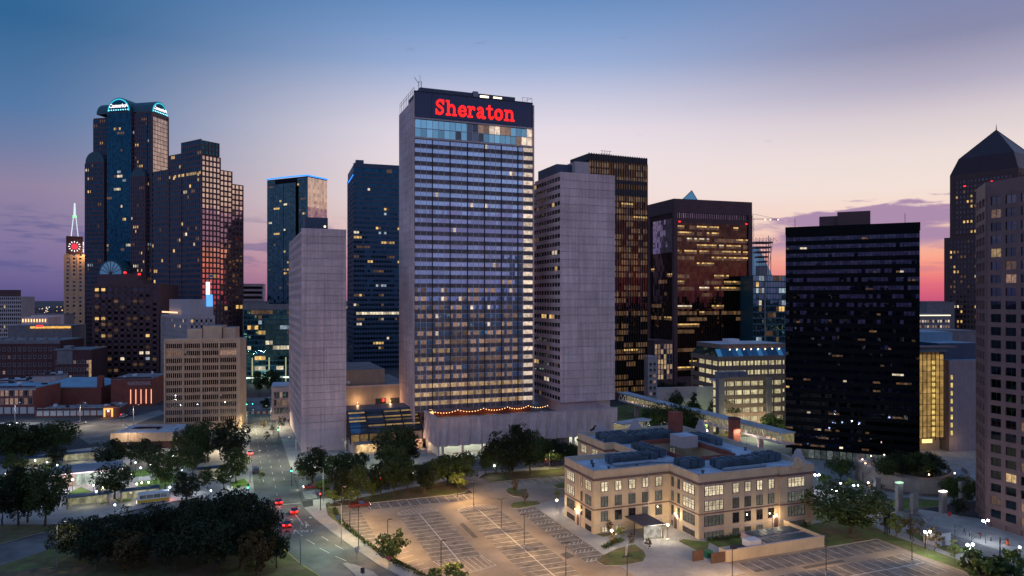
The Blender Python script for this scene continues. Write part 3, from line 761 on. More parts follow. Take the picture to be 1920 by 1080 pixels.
b.face('L', 0.3, 1.2, SB, 8.0, SZ - 1.0, 3.1, 3.2, sp=0.42, spd=0.22, mw=0.9, md=0.32, p=0.03, run=2)
b.face('R', SA - 0.3, 1.2, SB, 14.0, SZ - 1.0, 3.1, 3.2, sp=0.42, spd=0.22, mw=0.9, md=0.29, p=0.03, run=2)
part(b.root, 'penthouse', [blue_metal, roof_mat], (1.6, 9.8, 3.5, 14, SZ - 1, SZ + 4.4, 0, 1))
part(b.root, 'roof_light', [MATS['roof_lamp']], (8.4, 9.0, 3.3, 3.48, SZ + 0.9, SZ + 1.4))
b.done([concrete, roof_mat], [concrete], G_dark)

# ---------------------------------------------------------------- hotel, slab wing at the right
p = G(119.8, 259.0)
TA, TB, TZ = 24.6, 27.0, 106.0
b = Bld('slab_tower', 'broad blank grey concrete slab tower at the right shoulder of the glass hotel tower', p, TH)
b.core.box(0.3, TA, 0.3, TB, 14.6, TZ - 1.0, 0, 1); b.core.box(1.5, TA - 1.5, 1.5, TB - 1, 0, 14.59)
nrow = 29; rh = (TZ - 14.6) / nrow
pm = MB(); pm.box(0.04, TA / 3 - 0.04, 0.0, 0.29, 0.02, rh - 0.13); pme = pm.mesh('wall_panel', [concrete_panel])
for i in range(nrow):
    for j in range(3): put('wall_panel', pme, b.root, (j * TA / 3, 0, 14.6 + i * rh))
part(b.root, 'parapet', [concrete], (0.02, TA - 0.02, 0.31, 0.7, TZ - 0.99, TZ), (0.31, 0.7, 0.72, TB - 0.4, TZ - 0.99, TZ))
b.face('L', 0.3, 0.3, TB, 14.6, TZ - 1.0, 3.28, 2.6, sp=0.5, spd=0.3, mw=0.3, md=0.2, p=0.05, run=2)
part(b.root, 'penthouse', [blue_metal, roof_mat], (1.2, 8, 6, TB - 2, TZ - 1, TZ + 4.2, 0, 1)); part(b.root, 'penthouse', [pale_stone, roof_mat], (8.1, 14.5, 3, 18, TZ - 1, TZ + 5.2, 0, 1))
b.done([concrete, roof_mat], [concrete, concrete], G_dark)

# ---------------------------------------------------------------- hotel podium: pleated concrete band over open truck bays
p = G(65.9, 244.6)
podium = thing('hotel_podium', 'low podium wall of pleated concrete under the hotel with lit truck bays below', 'podium', (p.x, p.y, 0), TH)
PA, PD, Z0, Z1 = 71.8, 20.5, 3.8, 13.6
part(podium, 'terrace_floor', [concrete_dark], (1.12, PA - 0.42, 1.12, 40, 9.2, 10.3))
part(podium, 'backing_wall', [concrete], (0.75, PA, 0.78, 1.1, Z0, Z1 - 0.3), (0.76, 1.1, 1.12, PD, Z0, Z1 - 0.3), (PA - 0.4, PA - 0.02, 1.12, 40, Z0, Z1 - 0.3))
NP = 17; pw = PA / NP
def pleat():
    m = MB()
    # flat along the top, folded outwards at the foot like a curtain
    top = [(0.0, 0.45), (pw * 0.66, 0.30), (pw - 0.0, 0.45)]; bot = [(0.0, 0.70), (pw * 0.66, -0.75), (pw - 0.0, 0.70)]
    for i in range(2):
        t0, t1, b0, b1 = top[i], top[i + 1], bot[i], bot[i + 1]
        m.poly([(b0[0], b0[1], Z0), (b1[0], b1[1], Z0), (t1[0], t1[1], Z1)]); m.poly([(b0[0], b0[1], Z0), (t1[0], t1[1], Z1), (t0[0], t0[1], Z1)])
    m.poly([(0.0, 0.77, Z1), (0.0, 0.45, Z1), (pw * .66, 0.30, Z1), (pw - 0.0, 0.45, Z1), (pw, 0.77, Z1)])
    m.poly([(0.0, 0.77, Z0), (pw, 0.77, Z0), (pw - 0.0, 0.70, Z0), (pw * .66, -0.75, Z0), (0.0, 0.70, Z0)])
    return m.mesh('pleated_panel', [pleat_mat])
pl = pleat()
for i in range(NP): put('pleated_panel', pl, podium, (i * pw, 0, 0))
for i in range(5):
    o = put('pleated_panel', pl, podium, (0.0, pw * (i + 1) - 0.1, 0), R(-90)); o.location = (0.0, pw * (i + 1), 0)
part(podium, 'coping', [pale_stone], (0.2, PA, 0.25, 1.15, Z1 + 0.002, Z1 + 0.18), (0.2, 1.1, 1.16, PD, Z1 + 0.002, Z1 + 0.18))
bay_wall = solid('bay_wall', (0.62, 0.64, 0.60), 0.8, var=0.08)
part(podium, 'bay_back_wall', [bay_wall], (1.2, PA - 0.5, 6.5, 6.9, 0.0, 9.1))
part(podium, 'bay_side_wall', [bay_wall], (0.8, 1.1, 1.12, 20, 0, Z0 - 0.01)); part(podium, 'bay_side_wall', [bay_wall], (24, 24.5, 1.2, 6.4, 0, 9.1)); part(podium, 'bay_side_wall', [concrete_dark], (25, 52, 2.2, 2.6, 0, Z0 + 1))
for x in (2.0, 9.3, 16.6, 23.6, 53, 58, 63, 68, 71.2): part(podium, 'column', [concrete], (x, x + 0.7, 0.9, 1.6, 0, Z0 - 0.002))
bl = glow('bay_lamp', (0.95, 1.0, 0.82), 14.0)
for x in (5.5, 13, 20, 55.6, 60.5, 65.5, 69):
    o = part(podium, 'bay_light', [bl], (x - 0.35, x + 0.35, 3.0, 3.3, 6.4, 6.6))
    lamp_light(podium, (x, 3.0, 4.6), 160, (0.95, 1.0, 0.80), 0.5)
part(podium, 'foot_ramp', [pale_stone], (PA + 0.05, PA + 4.0, 0.2, 3, 2.4, 4.5))
# terrace wall and doors at the tower's foot, warm lit
part(podium, 'terrace_back_wall', [brick_red], (1.5, 46, 25.2, 25.6, 10.31, 13.7))
tl = glow('terrace_lamp', (1.0, 0.45, 0.15), 3.0)
part(podium, 'terrace_door', [tl], (3.6, 5.2, 25.05, 25.18, 10.32, 13.2))
for x in (9, 17, 28, 40): lamp_light(podium, (x, 22, 12.8), 40, (1.0, 0.5, 0.22), 0.3)
strings = thing('string_lights', 'string of warm bulbs hanging over the terrace at the foot of the hotel tower', 'string lights', (p.x, p.y, 0), TH)
bulb = MB(); bulb.ball((0, 0, 0), 0.15, 6, 4); bme = bulb.mesh('bulb', [glow('bulb_glow', (1.0, 0.52, 0.2), 5.0)])
posts = [0.8, 10.5, 20.5, 30, 38.5, 47.5]
for i, x in enumerate(posts):
    m = MB(); m.tube((x, 10, 10.3), (x, 10, 14.9), 0.08, n=5); m.obj('post', dark_metal, strings)
for x0, x1 in zip(posts, posts[1:]):
    n = 9; w = MB(); pr = None
    for j in range(n + 1):
        t = j / n; q = (x0 + (x1 - x0) * t, 10, 14.85 - 0.9 * 4 * t * (1 - t))
        if pr: w.tube(pr, q, 0.03, n=3)
        pr = q
        if j < n: put('bulb', bme, strings, q)
    w.obj('cable', dark_metal, strings)
for i, x in enumerate((6, 16, 24, 31, 36, 43)):
    t = thing('terrace_umbrella', f'{["first", "second", "third", "fourth", "fifth", "sixth"][i]} pale parasol from the left on the hotel terrace', 'parasol', G(65.9 + x, 244.6 + 7.5, 10.3), TH, 'parasols on the hotel terrace')
    m = MB(); m.tube((0, 0, 0), (0, 0, 2.6), 0.05, n=5); m.obj('pole', grey_metal, t)
    m = MB(); m.tube((0, 0, 2.1), (0, 0, 2.75), 1.5, 0.05, n=8, cap=False); m.obj('canopy', pale_stone, t)

# ---------------------------------------------------------------- glass atrium between slab wing and podium
p = G(38.6, 257.0)
at_ = thing('glass_atrium', 'sloping glass atrium roof with lit floors between the slab tower and podium', 'atrium', (p.x, p.y, 0), TH)
aw = 26.5
part(at_, 'base_wall', [concrete], (0.2, aw, 6.0, 20, 0, 3.5)); part(at_, 'upper_deck', [blue_metal], (-0.3, aw, 14, 26, 13.6, 14.4))
part(at_, 'inner_wall', [concrete_warm], (0, aw, 21, 21.5, 3.5, 13.5))
atr_glass = glass('atrium_glass', (0.10, 0.19, 0.26), rnd=0.5, obj=True); atr_lit = lit('atrium_lit', (1.0, 0.62, 0.22), 0.36, obj=True, lo=0.3)
for i in range(4):
    for j in range(13):
        z0, z1 = 6.8 + j * 0.52, 6.8 + (j + 1) * 0.52; y0, y1 = 6.0 + j * 0.62, 6.0 + (j + 1) * 0.62
        m = MB(); x0, x1 = i * aw / 4 + 0.2, (i + 1) * aw / 4 - 0.2
        m.poly([(x0, y0 + 0.05, z0 + 0.05), (x1, y0 + 0.05, z0 + 0.05), (x1, y1 - 0.05, z1 - 0.05), (x0, y1 - 0.05, z1 - 0.05)])
        m.obj('glass_pane', atr_lit if (j in (4, 7, 9, 12) and (i + j) % 5 != 3 and j + i * 2 > 5) else atr_glass, at_)
for i in range(5):
    m = MB(); x = i * aw / 4; m.tube((x, 5.8, 6.7), (x, 14.1, 13.7), 0.3, n=4); m.tube((x, 5.8, 3.4), (x, 5.8, 6.75), 0.3, n=4); m.obj('rafter', dark_metal, at_)
for i in range(8):
    m = MB(); m.poly([(i * aw / 8 + 0.2, 5.85, 3.6), ((i + 1) * aw / 8 - 0.2, 5.85, 3.6), ((i + 1) * aw / 8 - 0.2, 5.85, 6.6), (i * aw / 8 + 0.2, 5.85, 6.6)]); m.obj('glass_pane', atr_lit if i in (0, 1, 2, 6) else L_dim_o, at_)
part(at_, 'canopy', [grey_metal], (1.0, 20, 1.5, 5.6, 3.8, 4.2)); part(at_, 'entrance_wall', [concrete_warm], (1.5, 9.5, 3.8, 4.2, 0, 3.75)); part(at_, 'entrance_wall', [concrete_warm], (14, 26, 3.8, 4.2, 0, 2.6))
for x in (3.5, 6.5, 16, 19, 22.5, 25): lamp_light(at_, (x, 2.6, 3.3), 90, (1.0, 0.62, 0.32), 0.3)
el = lit('entrance_lit', (1.0, 0.66, 0.3), 0.9, obj=True, lo=0.6)
for i in range(4): part(at_, 'entrance_pane', [el], (2.0 + i * 1.8, 3.6 + i * 1.8, 3.70, 3.78, 0.4, 3.3))
part(at_, 'planter_wall', [pale_stone], (0.5, 10, -3, -2.4, 0.13, 1.4)); part(at_, 'planter_wall', [pale_stone], (12, 25.5, -4.0, -3.4, 0.13, 1.6))

# ---------------------------------------------------------------- conference hall behind the atrium
p = G(40, 290)
hall = thing('conference_hall', 'low peach-coloured hall behind the glass atrium between the slab tower and hotel', 'hall', (p.x, p.y, 0), TH)
part(hall, 'core', [concrete_warm, roof_mat], (-12, 27, 0, 45, 0, 20.4, 0, 1)); part(hall, 'upper_storey', [concrete_warm, roof_mat], (-10, 17, 4, 40, 20.41, 27.0, 0, 1))
part(hall, 'parapet', [pale_stone], (-12.1, 27.1, -0.1, 0.3, 20.42, 21.1))
hl = lit('hall_lit', (1.0, 0.66, 0.24), 0.9, obj=True, lo=0.6)
for r in range(4):
    for j in range(9): part(hall, 'window', [hl if r % 1 == 0 and (r + j) % 5 else L_dim_o], (-11.5 + j * 1.15, -10.6 + j * 1.15, -0.06, -0.02, 6.2 + r * 3.5, 8.6 + r * 3.5))
for x, w in ((12.5, 4.2), (18.5, 3.8)):
    part(hall, 'louvre', [dark_metal], (x, x + w, -0.08, -0.02, 12.6, 15.6))
part(hall, 'red_sign', [glow('red_lamp', (1, 0.02, 0.02), 3)], (15.2, 16.0, -0.14, -0.09, 14.4, 15.3))
part(hall, 'floodlight', [dark_metal], (4.8, 5.2, -3.2, -2.8, 14.42, 14.8)); part(hall, 'floodlight', [dark_metal], (17.8, 18.2, -3.2, -2.8, 14.42, 14.8))  # boxes added as fixtures for the two added lights below
lamp_light(hall, (5, -2.7, 15.0), 160, (1.0, 0.6, 0.3), 0.1); lamp_light(hall, (18, -2.7, 15.0), 160, (1.0, 0.6, 0.3), 0.1)  # lights added to brighten the hall front, no actual lamps stand here
m = MB(); m.ball((2, 2.2, 22.2), 0.9, 8, 5); m.obj('satellite_dish', white_metal, hall)

# ---------------------------------------------------------------- left skyline
# arch-topped bank tower
th = R(78); p, a_, b_ = block(170, 291, 323, 660, th)
zc = zt(208, 660)
b = Bld('bank_tower', 'tallest tower at the left with teal-lit barrel-vault arches on its top', p, th)
def vault(m, x0, x1, y0, y1, z0, along, mat=0, n=10):
    """half-cylinder roof with closed ends"""
    pts = []
    for i in range(n + 1):
        t = math.pi * i / n
        pts.append((math.cos(t), math.sin(t)))
    if along == 'x':
        c, r = (y0 + y1) / 2, (y1 - y0) / 2
        A0 = [(x0, c + r * u, z0 + r * v) for u, v in pts]; A1 = [(x1, c + r * u, z0 + r * v) for u, v in pts]
    else:
        c, r = (x0 + x1) / 2, (x1 - x0) / 2
        A0 = [(c + r * u, y0, z0 + r * v) for u, v in pts]; A1 = [(c + r * u, y1, z0 + r * v) for u, v in pts]
    for i in range(n): m.poly([A0[i], A0[i + 1], A1[i + 1], A1[i]], mat)
    m.poly(A0[::-1], mat); m.poly(A1, mat)
# local x runs along the right (glowing) face, local y along the broad left face
b.core.box(0.3, a_, 4, 20, 0, zc, 0); b.core.box(1.5, a_, 20, b_ - 2, 0, zc - 3, 0); b.core.box(-1.6, a_, 24, 50, 0, zc + 1.0, 0)
b.core.box(-3.0, 8, 8.5, 23, 0, zt(330, 660), 0); b.core.box(-2.0, 8, 53, b_ + 4, 0, zt(300, 660), 0)
f = dict(fh=4.0, bw=2.2, sp=0.42, spd=0.25, mw=0.9, md=0.3, p=0.09, run=3)
b.face('L', 0.3, 4, 8.4, 0, zc - 1, **f); b.face('L', 1.5, 50, b_ - 2, zt(300, 660), zc - 4, **f)
b.face('L', 0.3, 8.4, 24, zt(330, 660), zc - 1, **f)
b.face('L', -3.0, 8.6, 23, 0, zt(330, 660) - 1, **dict(f, p=0.14)); b.face('L', -2.0, 53, b_ + 4, 0, zt(300, 660) - 1, **dict(f, p=0.08))
b.face('L', -1.6, 24, 50, 0, zc, 4.0, 1.9, sp=0.45, spd=0, mw=0.12, md=0.12, mmu=1, p=0.09, run=5, g=0)
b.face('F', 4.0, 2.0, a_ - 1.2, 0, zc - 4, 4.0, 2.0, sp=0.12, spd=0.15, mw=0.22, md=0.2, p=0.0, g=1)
b.rbox(b.rel, b.mp('F', 4.0, 0), 0.3, 2.0, 0.0, 0.5, 0, zc); b.rbox(b.rel, b.mp('F', 4.0, 0), a_ - 1.2, a_, 0.0, 0.5, 0, zc)
m = MB(); vault(m, 0.3, a_, 4.3, b_ - 6, zc, 'y'); m.obj('roof_vault', teal_metal, b.root)
m = MB(); vault(m, -1.9, a_ * 0.6, 24.2, 49.8, zc + 1.02, 'x'); m.obj('roof_vault', teal_metal, b.root)
m = MB(); vault(m, -3.0, 6, 8.6, 23, zt(330, 660), 'x'); m.obj('roof_vault', teal_metal, b.root)
m = MB(); vault(m, -2.0, 6, 53, b_ + 4, zt(300, 660), 'x'); m.obj('roof_vault', teal_metal, b.root)
teal_glow = glow('arch_glow', (0.03, 0.62, 0.85), 1.0); sign_white = glow('sign_white', (1.0, 0.86, 0.90), 1.6)
def arch_sign(plane, c0, r, z0, side):
    s = MB(); n = 16
    mp = (lambda t, d, z: (plane - d, t, z)) if side == 'L' else (lambda t, d, z: (t, plane - d, z))
    s.poly([mp(c0 + r * 0.93 * math.cos(math.pi * i / n), 0.05, z0 + r * 0.93 * math.sin(math.pi * i / n)) for i in range(n + 1)])
    sg = s.obj('arch_sign', G_navy, b.root)
    ring = MB()
    for i in range(n):
        t0, t1 = math.pi * i / n, math.pi * (i + 1) / n
        ring.tube(mp(c0 + r * 0.88 * math.cos(t0), 0.35, z0 + r * 0.88 * math.sin(t0)), mp(c0 + r * 0.88 * math.cos(t1), 0.35, z0 + r * 0.88 * math.sin(t1)), 0.6, n=4)
    ring.obj('neon_arch', teal_glow, sg)
    lb = MB(); lb.ball((0, 0, 0), 0.55, 6, 4); lm_ = lb.mesh('arch_bulb', [glow('arch_bulb_glow', (0.25, 0.85, 1.0), 2.2)])
    for i in range(9): put('arch_bulb', lm_, sg, mp(c0 - r * 0.8 + i * r * 0.2, 0.5, z0 + 1.2))
    cu = bpy.data.curves.new('lettering', 'FONT'); cu.body = 'ComericA'; cu.size = r * 0.38; cu.align_x = 'CENTER'; cu.offset = 0.10; cu.extrude = 0.2
    o = bpy.data.objects.new('lettering', cu); col.objects.link(o)
    me = bpy.data.meshes.new_from_object(o.evaluated_get(bpy.context.evaluated_depsgraph_get())); bpy.data.objects.remove(o)
    me.materials.clear(); me.materials.append(sign_white)
    q = put('lettering', me, sg, mp(c0, 0.4, z0 + r * 0.28))
    q.rotation_euler = (R(90), 0, R(-90) if side == 'L' else 0)
arch_sign(-1.9, 37, 12.6, zc + 1.2, 'L'); arch_sign(4.3, a_ / 2 + 0.15, (a_ - 0.3) / 2 * 0.97, zc + 0.2, 'F')
m = MB(); m.box(-13, 4, 22, 50, 0, zt(512, 640)); m.obj('entrance_wing', red_granite, b.root)
m = MB(); vault(m, -13, 4, 23, 49, zt(513, 640), 'x', 0, 14); m.obj('roof_vault', teal_metal, b.root)
m = MB(); m.poly([(-13.1, 36 + 11.5 * math.cos(math.pi * i / 14), zt(513, 640) + 11.5 * math.sin(math.pi * i / 14)) for i in range(15)]); fan = m.obj('fan_window', G_teal, b.root)
m = MB()
for i in range(1, 8): m.tube((-13.2, 36, zt(513, 640)), (-13.2, 36 + 11.5 * math.cos(math.pi * i / 8), zt(513, 640) + 11.5 * math.sin(math.pi * i / 8)), 0.25, n=4)
m.obj('fan_bar', red_granite, fan)
b.done([red_granite], [red_granite, dark_metal], G_navy, G_sunset_side)

# stepped tower with copper-glowing side
th = R(56); p, a_, b_ = block(285, 378, 458, 520, th)
b = Bld('stepped_tower', 'dark blue stepped tower whose right side glows copper, right of the bank tower', p, th)
Y0 = 520
kr = lambda px: (lambda k: (k * p.y - p.x) / (math.cos(th) - k * math.sin(th)))((px - CX) / F)
kl = lambda px: (lambda k: (k * p.y - p.x) / (-math.sin(th) - k * math.cos(th)))((px - CX) / F)
xs = [(0, kr(413), zt(288, Y0)), (kr(413), kr(436), zt(322, 545)), (kr(436), a_, zt(350, 560))]
ys = [(0, kl(340), zt(260, Y0)), (kl(340), kl(317), zt(288, 535)), (kl(317), b_, zt(318, 545))]
b.core.box(0, 14, 0, ys[0][1], 0, ys[0][2] - 1, 0, 1); b.core.box(0, 20, ys[1][0], ys[1][1], 0, ys[1][2], 0, 1); b.core.box(0, 26, ys[2][0], b_, 0, ys[2][2], 0, 1)
for i, (x0, x1, z) in enumerate(xs): b.core.box(x0 + (14.01 if i == 0 else 0), x1, i * 0.8, b_ - 6, 0, z - 0.6, 0, 1)
fx = dict(fh=3.9, bw=2.9, sp=0.32, spd=0.3, mw=0.75, md=0.4, p=0.03, run=2, mixw=(6, 1, 3, 0), tilt=0.008)
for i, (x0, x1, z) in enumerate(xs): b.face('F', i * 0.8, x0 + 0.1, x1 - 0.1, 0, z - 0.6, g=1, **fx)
fy = dict(fh=3.9, bw=2.6, sp=0.42, spd=0.2, mw=0.25, md=0.26, p=0.035, run=2, mixw=(6, 2, 3, 0))
b.face('F', 0, 0.1, 13.9, xs[0][2] - .2, ys[0][2] - 1, g=0, **fx)
for y0, y1, z in ys: b.face('L', 0, y0 + 0.1, y1 - 0.1, 0, z, g=0, **fy)
for y in (0, ys[0][1], ys[1][1], b_): b.rbox(b.rel, b.mp('L', 0, 0), y - 0.5, y + 0.5, 0, 0.5, 0, zt(318, 545))
z = zt(436, 530); b.rbox(b.pane, b.mp('L', 0, 0), 1, b_ * 0.55, 0.05, 0.09, z + 78 - 78 + 40, z + 42.2, 2) if False else None
for i in range(16):
    y = 1 + i * 2.6
    if random.random() < 0.75: b.pane.poly([(-0.21, y, zt(330, 530)), (-0.21, y, zt(325, 530)), (-0.21, y + 2.2, zt(325, 530)), (-0.21, y + 2.2, zt(330, 530))], 2)
b.done([red_granite, roof_mat], [red_granite], G_navy, G_sunset_side)

# clock tower with lit mast
p = at(140, 760); k = 760 / F
ct = thing('clock_tower', 'beige clock tower with red clock faces and a white lit mast, far left', 'clock tower', (p.x, p.y, 0), R(30))
w = 22.0
part(ct, 'shaft', [beige_stone], (-w * 0.43, w * 0.43, -w * 0.43, w * 0.43, 0, zt(478, 760)))
for s in (-1, 1):
    for i in range(4): part(ct, 'pilaster', [beige_stone], (-w * .43 + i * w * .26, -w * .43 + i * w * .26 + 1.4, -w * 0.43 - 0.5, -w * 0.43 - 0.003, 0, zt(484, 760))) if s < 0 else part(ct, 'pilaster', [beige_stone], (w * .433, w * .43 + 0.5, -w * .43 + i * w * .26, -w * .43 + i * w * .26 + 1.4, 0, zt(484, 760)))
m = MB()
for i in range(3):
    for j in range(24):
        zz = 6 + j * 4.1; x = -w * .43 + 2.4 + i * w * .26
        m.poly([(x, -w * .43 - 0.05, zz), (x + 2.0, -w * .43 - 0.05, zz), (x + 2.0, -w * .43 - 0.05, zz + 2.2), (x, -w * .43 - 0.05, zz + 2.2)], random.choice((0, 0, 0, 0, 2)))
        m.poly([(w * .43 + 0.05, x, zz), (w * .43 + .05, x + 2, zz), (w * .43 + .05, x + 2, zz + 2.2), (w * .43 + .05, x, zz + 2.2)], random.choice((0, 0, 0, 1)))
m.obj('window_panes', [G_dark, L_warm, L_dim], ct, kind='stuff')
part(ct, 'clock_stage', [brick_dark], (-w * .34, w * .34, -w * .34, w * .34, zt(477.9, 760), zt(444, 760)))
for side in (0, 1):
    zc_ = zt(463, 760); r = 5.6
    mp = (lambda u, d, v: (u, -w * .34 - d, v)) if side == 0 else (lambda u, d, v: (w * .34 + d, u, v))
    m = MB(); m.poly([mp(r * math.cos(2 * math.pi * i / 20), 0.1, zc_ + r * math.sin(2 * math.pi * i / 20)) for i in range(20)]); face = m.obj('clock_face', dark_metal, ct)
    m = MB(); m.poly([mp(r * 0.55 * math.cos(2 * math.pi * i / 16), 0.15, zc_ + r * 0.55 * math.sin(2 * math.pi * i / 16)) for i in range(16)]); m.obj('red_disc', glow('clock_red%d' % side, (1.0, 0.02, 0.05), 1.3), face)
    for i in range(12):
        t = 2 * math.pi * i / 12; m = MB(); m.tube(mp(r * 0.72 * math.cos(t), 0.25, zc_ + r * 0.72 * math.sin(t)), mp(r * math.cos(t), 0.25, zc_ + r * math.sin(t)), 0.42, n=4); m.obj('hour_mark', MATS['sign_white'], face)
mast_glow = glow('mast_glow', (0.75, 0.95, 0.95), 0.95); green_glow = glow('mast_green', (0.35, 1.0, 0.45), 1.2)
zb, zm, ztp = zt(444, 760), zt(408, 760), zt(381, 760)
for sx, sy in ((-1, -1), (1, -1), (1, 1), (-1, 1)):
    m = MB(); m.tube((sx * 3.2, sy * 3.2, zb), (sx * 1.2, sy * 1.2, zm), 0.38, n=5); m.obj('mast_leg', mast_glow, ct)
part(ct, 'mast_collar', [green_glow], (-1.9, 1.9, -1.9, 1.9, zm, zm + 2.2)); m = MB(); m.tube((0, 0, zm + 2.2), (0, 0, ztp), 1.2, 0.7, n=8); m.obj('mast', mast_glow, ct)
lamp_light(ct, (9, -16, zt(476, 760)), 1500, (1.0, 0.6, 0.25), 1.0)

# dark brown apartment block in front of the bank tower
th = R(8); p, a_, b_ = block(173, 174, 298, 470, th)
b = Bld('brown_block', 'dark brown mid-rise block of lit square windows in front of the bank tower', p, th, 'building'); b_ = 40
zt_ = zt(532, 470)
b.core.box(0, a_, 0, b_, 0, zt_, 0, 1)
b.face('F', 0, 0.6, a_ - 5.0, 3, zt_ - 2, 3.75, 4.1, sp=0.5, spd=0.3, mw=1.5, md=0.3, p=0.30, run=2, mixw=(4, 2, 7, 0.3))
b.face('F', -0.7, a_ - 4.4, a_ - 0.4, 3, zt_ - 0.5, 3.75, 3.8, sp=0.5, spd=0.3, mw=1.6, md=0.3, p=0.1, run=1)
b.core.box(a_ - 5, a_ + 0.2, -0.7, 3, 0, zt_ + 0.6, 0, 1)
part(b.root, 'penthouse', [brown_stone, roof_mat], (a_ * 0.38, a_ * 0.62, 8, 22, zt_ + 0.01, zt_ + 7.0, 0, 1)); part(b.root, 'penthouse', [brown_stone, roof_mat], (a_ * 0.3, a_ * 0.7, 5, 24, zt_ + 0.02, zt_ + 3.0, 0, 1))
red_lamp = MATS['red_lamp']
part(b.root, 'warning_lamp', [red_lamp], (a_ * .4, a_ * .4 + 1.3, 7, 8, zt_ + 7.02, zt_ + 8.2)); part(b.root, 'warning_lamp', [red_lamp], (a_ * .62, a_ * .62 + 1.3, 7, 8, zt_ + 6, zt_ + 7.2))
b.done([brown_stone, roof_mat], [brown_stone], G_dark)

# white block with blue-lit pylon
th = R(20); p, a_, b_ = block(302, 352, 403, 430, R(40))
b = Bld('white_block', 'white block with rows of small square windows and a blue-lit pylon on top', p, R(40), 'building')
z2 = zt(592, 430)
b.core.box(0, a_, 0, b_, 0, z2, 0, 1); b.core.box(2, a_ * 0.98, 2, b_ * 0.8, z2 + .01, zt(561, 440), 0, 1)
b.face('F', 0, 1, a_ - 1, 2, z2 - 1.5, 3.4, 3.0, sp=0.5, spd=0.3, mw=1.5, md=0.3, p=0.08, run=1); b.face('L', 0, 1, b_ - 1, 2, z2 - 1.5, 3.4, 3.0, sp=0.5, spd=0.3, mw=1.5, md=0.3, p=0.1, run=1)
part(b.root, 'pylon', [glow('pylon_glow', (0.12, 0.42, 1.0), 1.2)], (a_ * .72, a_ * .72 + 3.4, 1.0, 3, zt(575, 430), zt(552, 430))); part(b.root, 'pylon_sign', [glow('pylon_white', (0.85, 0.85, 1.0), 1.6)], (a_ * .68, a_ * .68 + 2.2, 0.4, 0.98, zt(552, 430), zt(528, 430)))
m = MB(); m.tube((a_ * .8, 2, zt(552, 430)), (a_ * .8, 2, zt(515, 430)), 0.15, n=5); m.obj('flagpole', grey_metal, b.root); part(b.root, 'flag', [solid('flag', (0.25, 0.2, 0.5))], (a_ * .8, a_ * .8 + 2.4, 1.9, 2.0, zt(519, 430), zt(514, 430)))
part(b.root, 'terrace_glow', [glow('terrace_strip', (1.0, 0.6, 0.35), 1.6)], (-0.2, -0.05, b_ * .35, b_ * .95, zt(588, 440), zt(585, 440)))
b.done([pale_stone, roof_mat], [pale_stone], G_dark)

# beige fin-fronted office
th = TH; p, a_, b_ = block(307, 308, 447, 300, R(12)); th = R(12)
b = Bld('beige_office', 'beige mid-rise office with tight vertical fins on every floor, left of the avenue', p, th, 'building'); b_ = 22
zt_ = zt(640, 300)
part(b.root, 'core', [beige_stone, roof_white], (0, a_, 0, b_, 0, zt_, 0, 1))
nf = 11; fh = (zt_ - 4) / nf
gm = MB(); gm.poly([(0, 0, 0), (6.6, 0, 0), (6.6, 0, fh * 0.62), (0, 0, fh * 0.62)]); band_g = gm.mesh('window_band', [G_obj]); gm2 = gm.mesh('window_band', [L_dim_o])
fm = MB()
for i in range(9): fm.box(i * 0.82 - 0.09, i * 0.82 + 0.09, -0.4, 0.0, 0, fh * 0.66)
fins = fm.mesh('sun_fins', [beige_stone])
sp = MB(); sp.box(0, 7.0, -0.3, 0, 0, fh * 0.36)
for i in range(9): sp.poly([(i * .82 - .02, -0.31, fh * .34), (i * .82 + .42, -0.62, fh * .18), (i * .82 + .84, -0.31, fh * .34), (i * .82 + .42, -0.31, fh * 0.02)])
spm = sp.mesh('spandrel_panel', [beige_stone])
for f_ in range(nf):
    for j in range(4):
        x = 0.7 + j * (a_ - 1.0) / 4; z = 3 + f_ * fh
        put('window_band', gm2 if (f_, j) in ((9, 3), (9, 0)) else band_g, b.root, (x + 0.1, -0.03, z + fh * 0.37)); put('spandrel_panel', spm, b.root, (x - 0.05, 0, z))
        o = put('sun_fins', fins, b.root, (x + 0.05, 0, z + fh * 0.35)); o['kind'] = 'stuff'
for j in range(5): part(b.root, 'pier', [beige_stone], (j * (a_ - 0.8) / 4, j * (a_ - 0.8) / 4 + 0.55, -0.75, 0.0, 0, zt_))
part(b.root, 'edge_pier', [beige_stone], (a_ - 0.2, a_ + 0.9, -1.0, 3, 0, zt_ + 1.2))
part(b.root, 'penthouse', [beige_stone, roof_mat], (a_ * 0.28, a_ * 0.48, 4, 15, zt_ + .01, zt_ + 5, 0, 1)); part(b.root, 'penthouse', [beige_stone, roof_mat], (a_ * 0.5, a_ * 0.75, 3, 16, zt_ + .01, zt_ + 6.2, 0, 1)); part(b.root, 'penthouse', [beige_stone, roof_mat], (a_ * 0.76, a_ * 0.93, 5, 16, zt_ + .01, zt_ + 5.4, 0, 1))
part(b.root, 'parapet', [beige_stone], (0, a_, -0.3, 0.1, zt_, zt_ + 1.0))
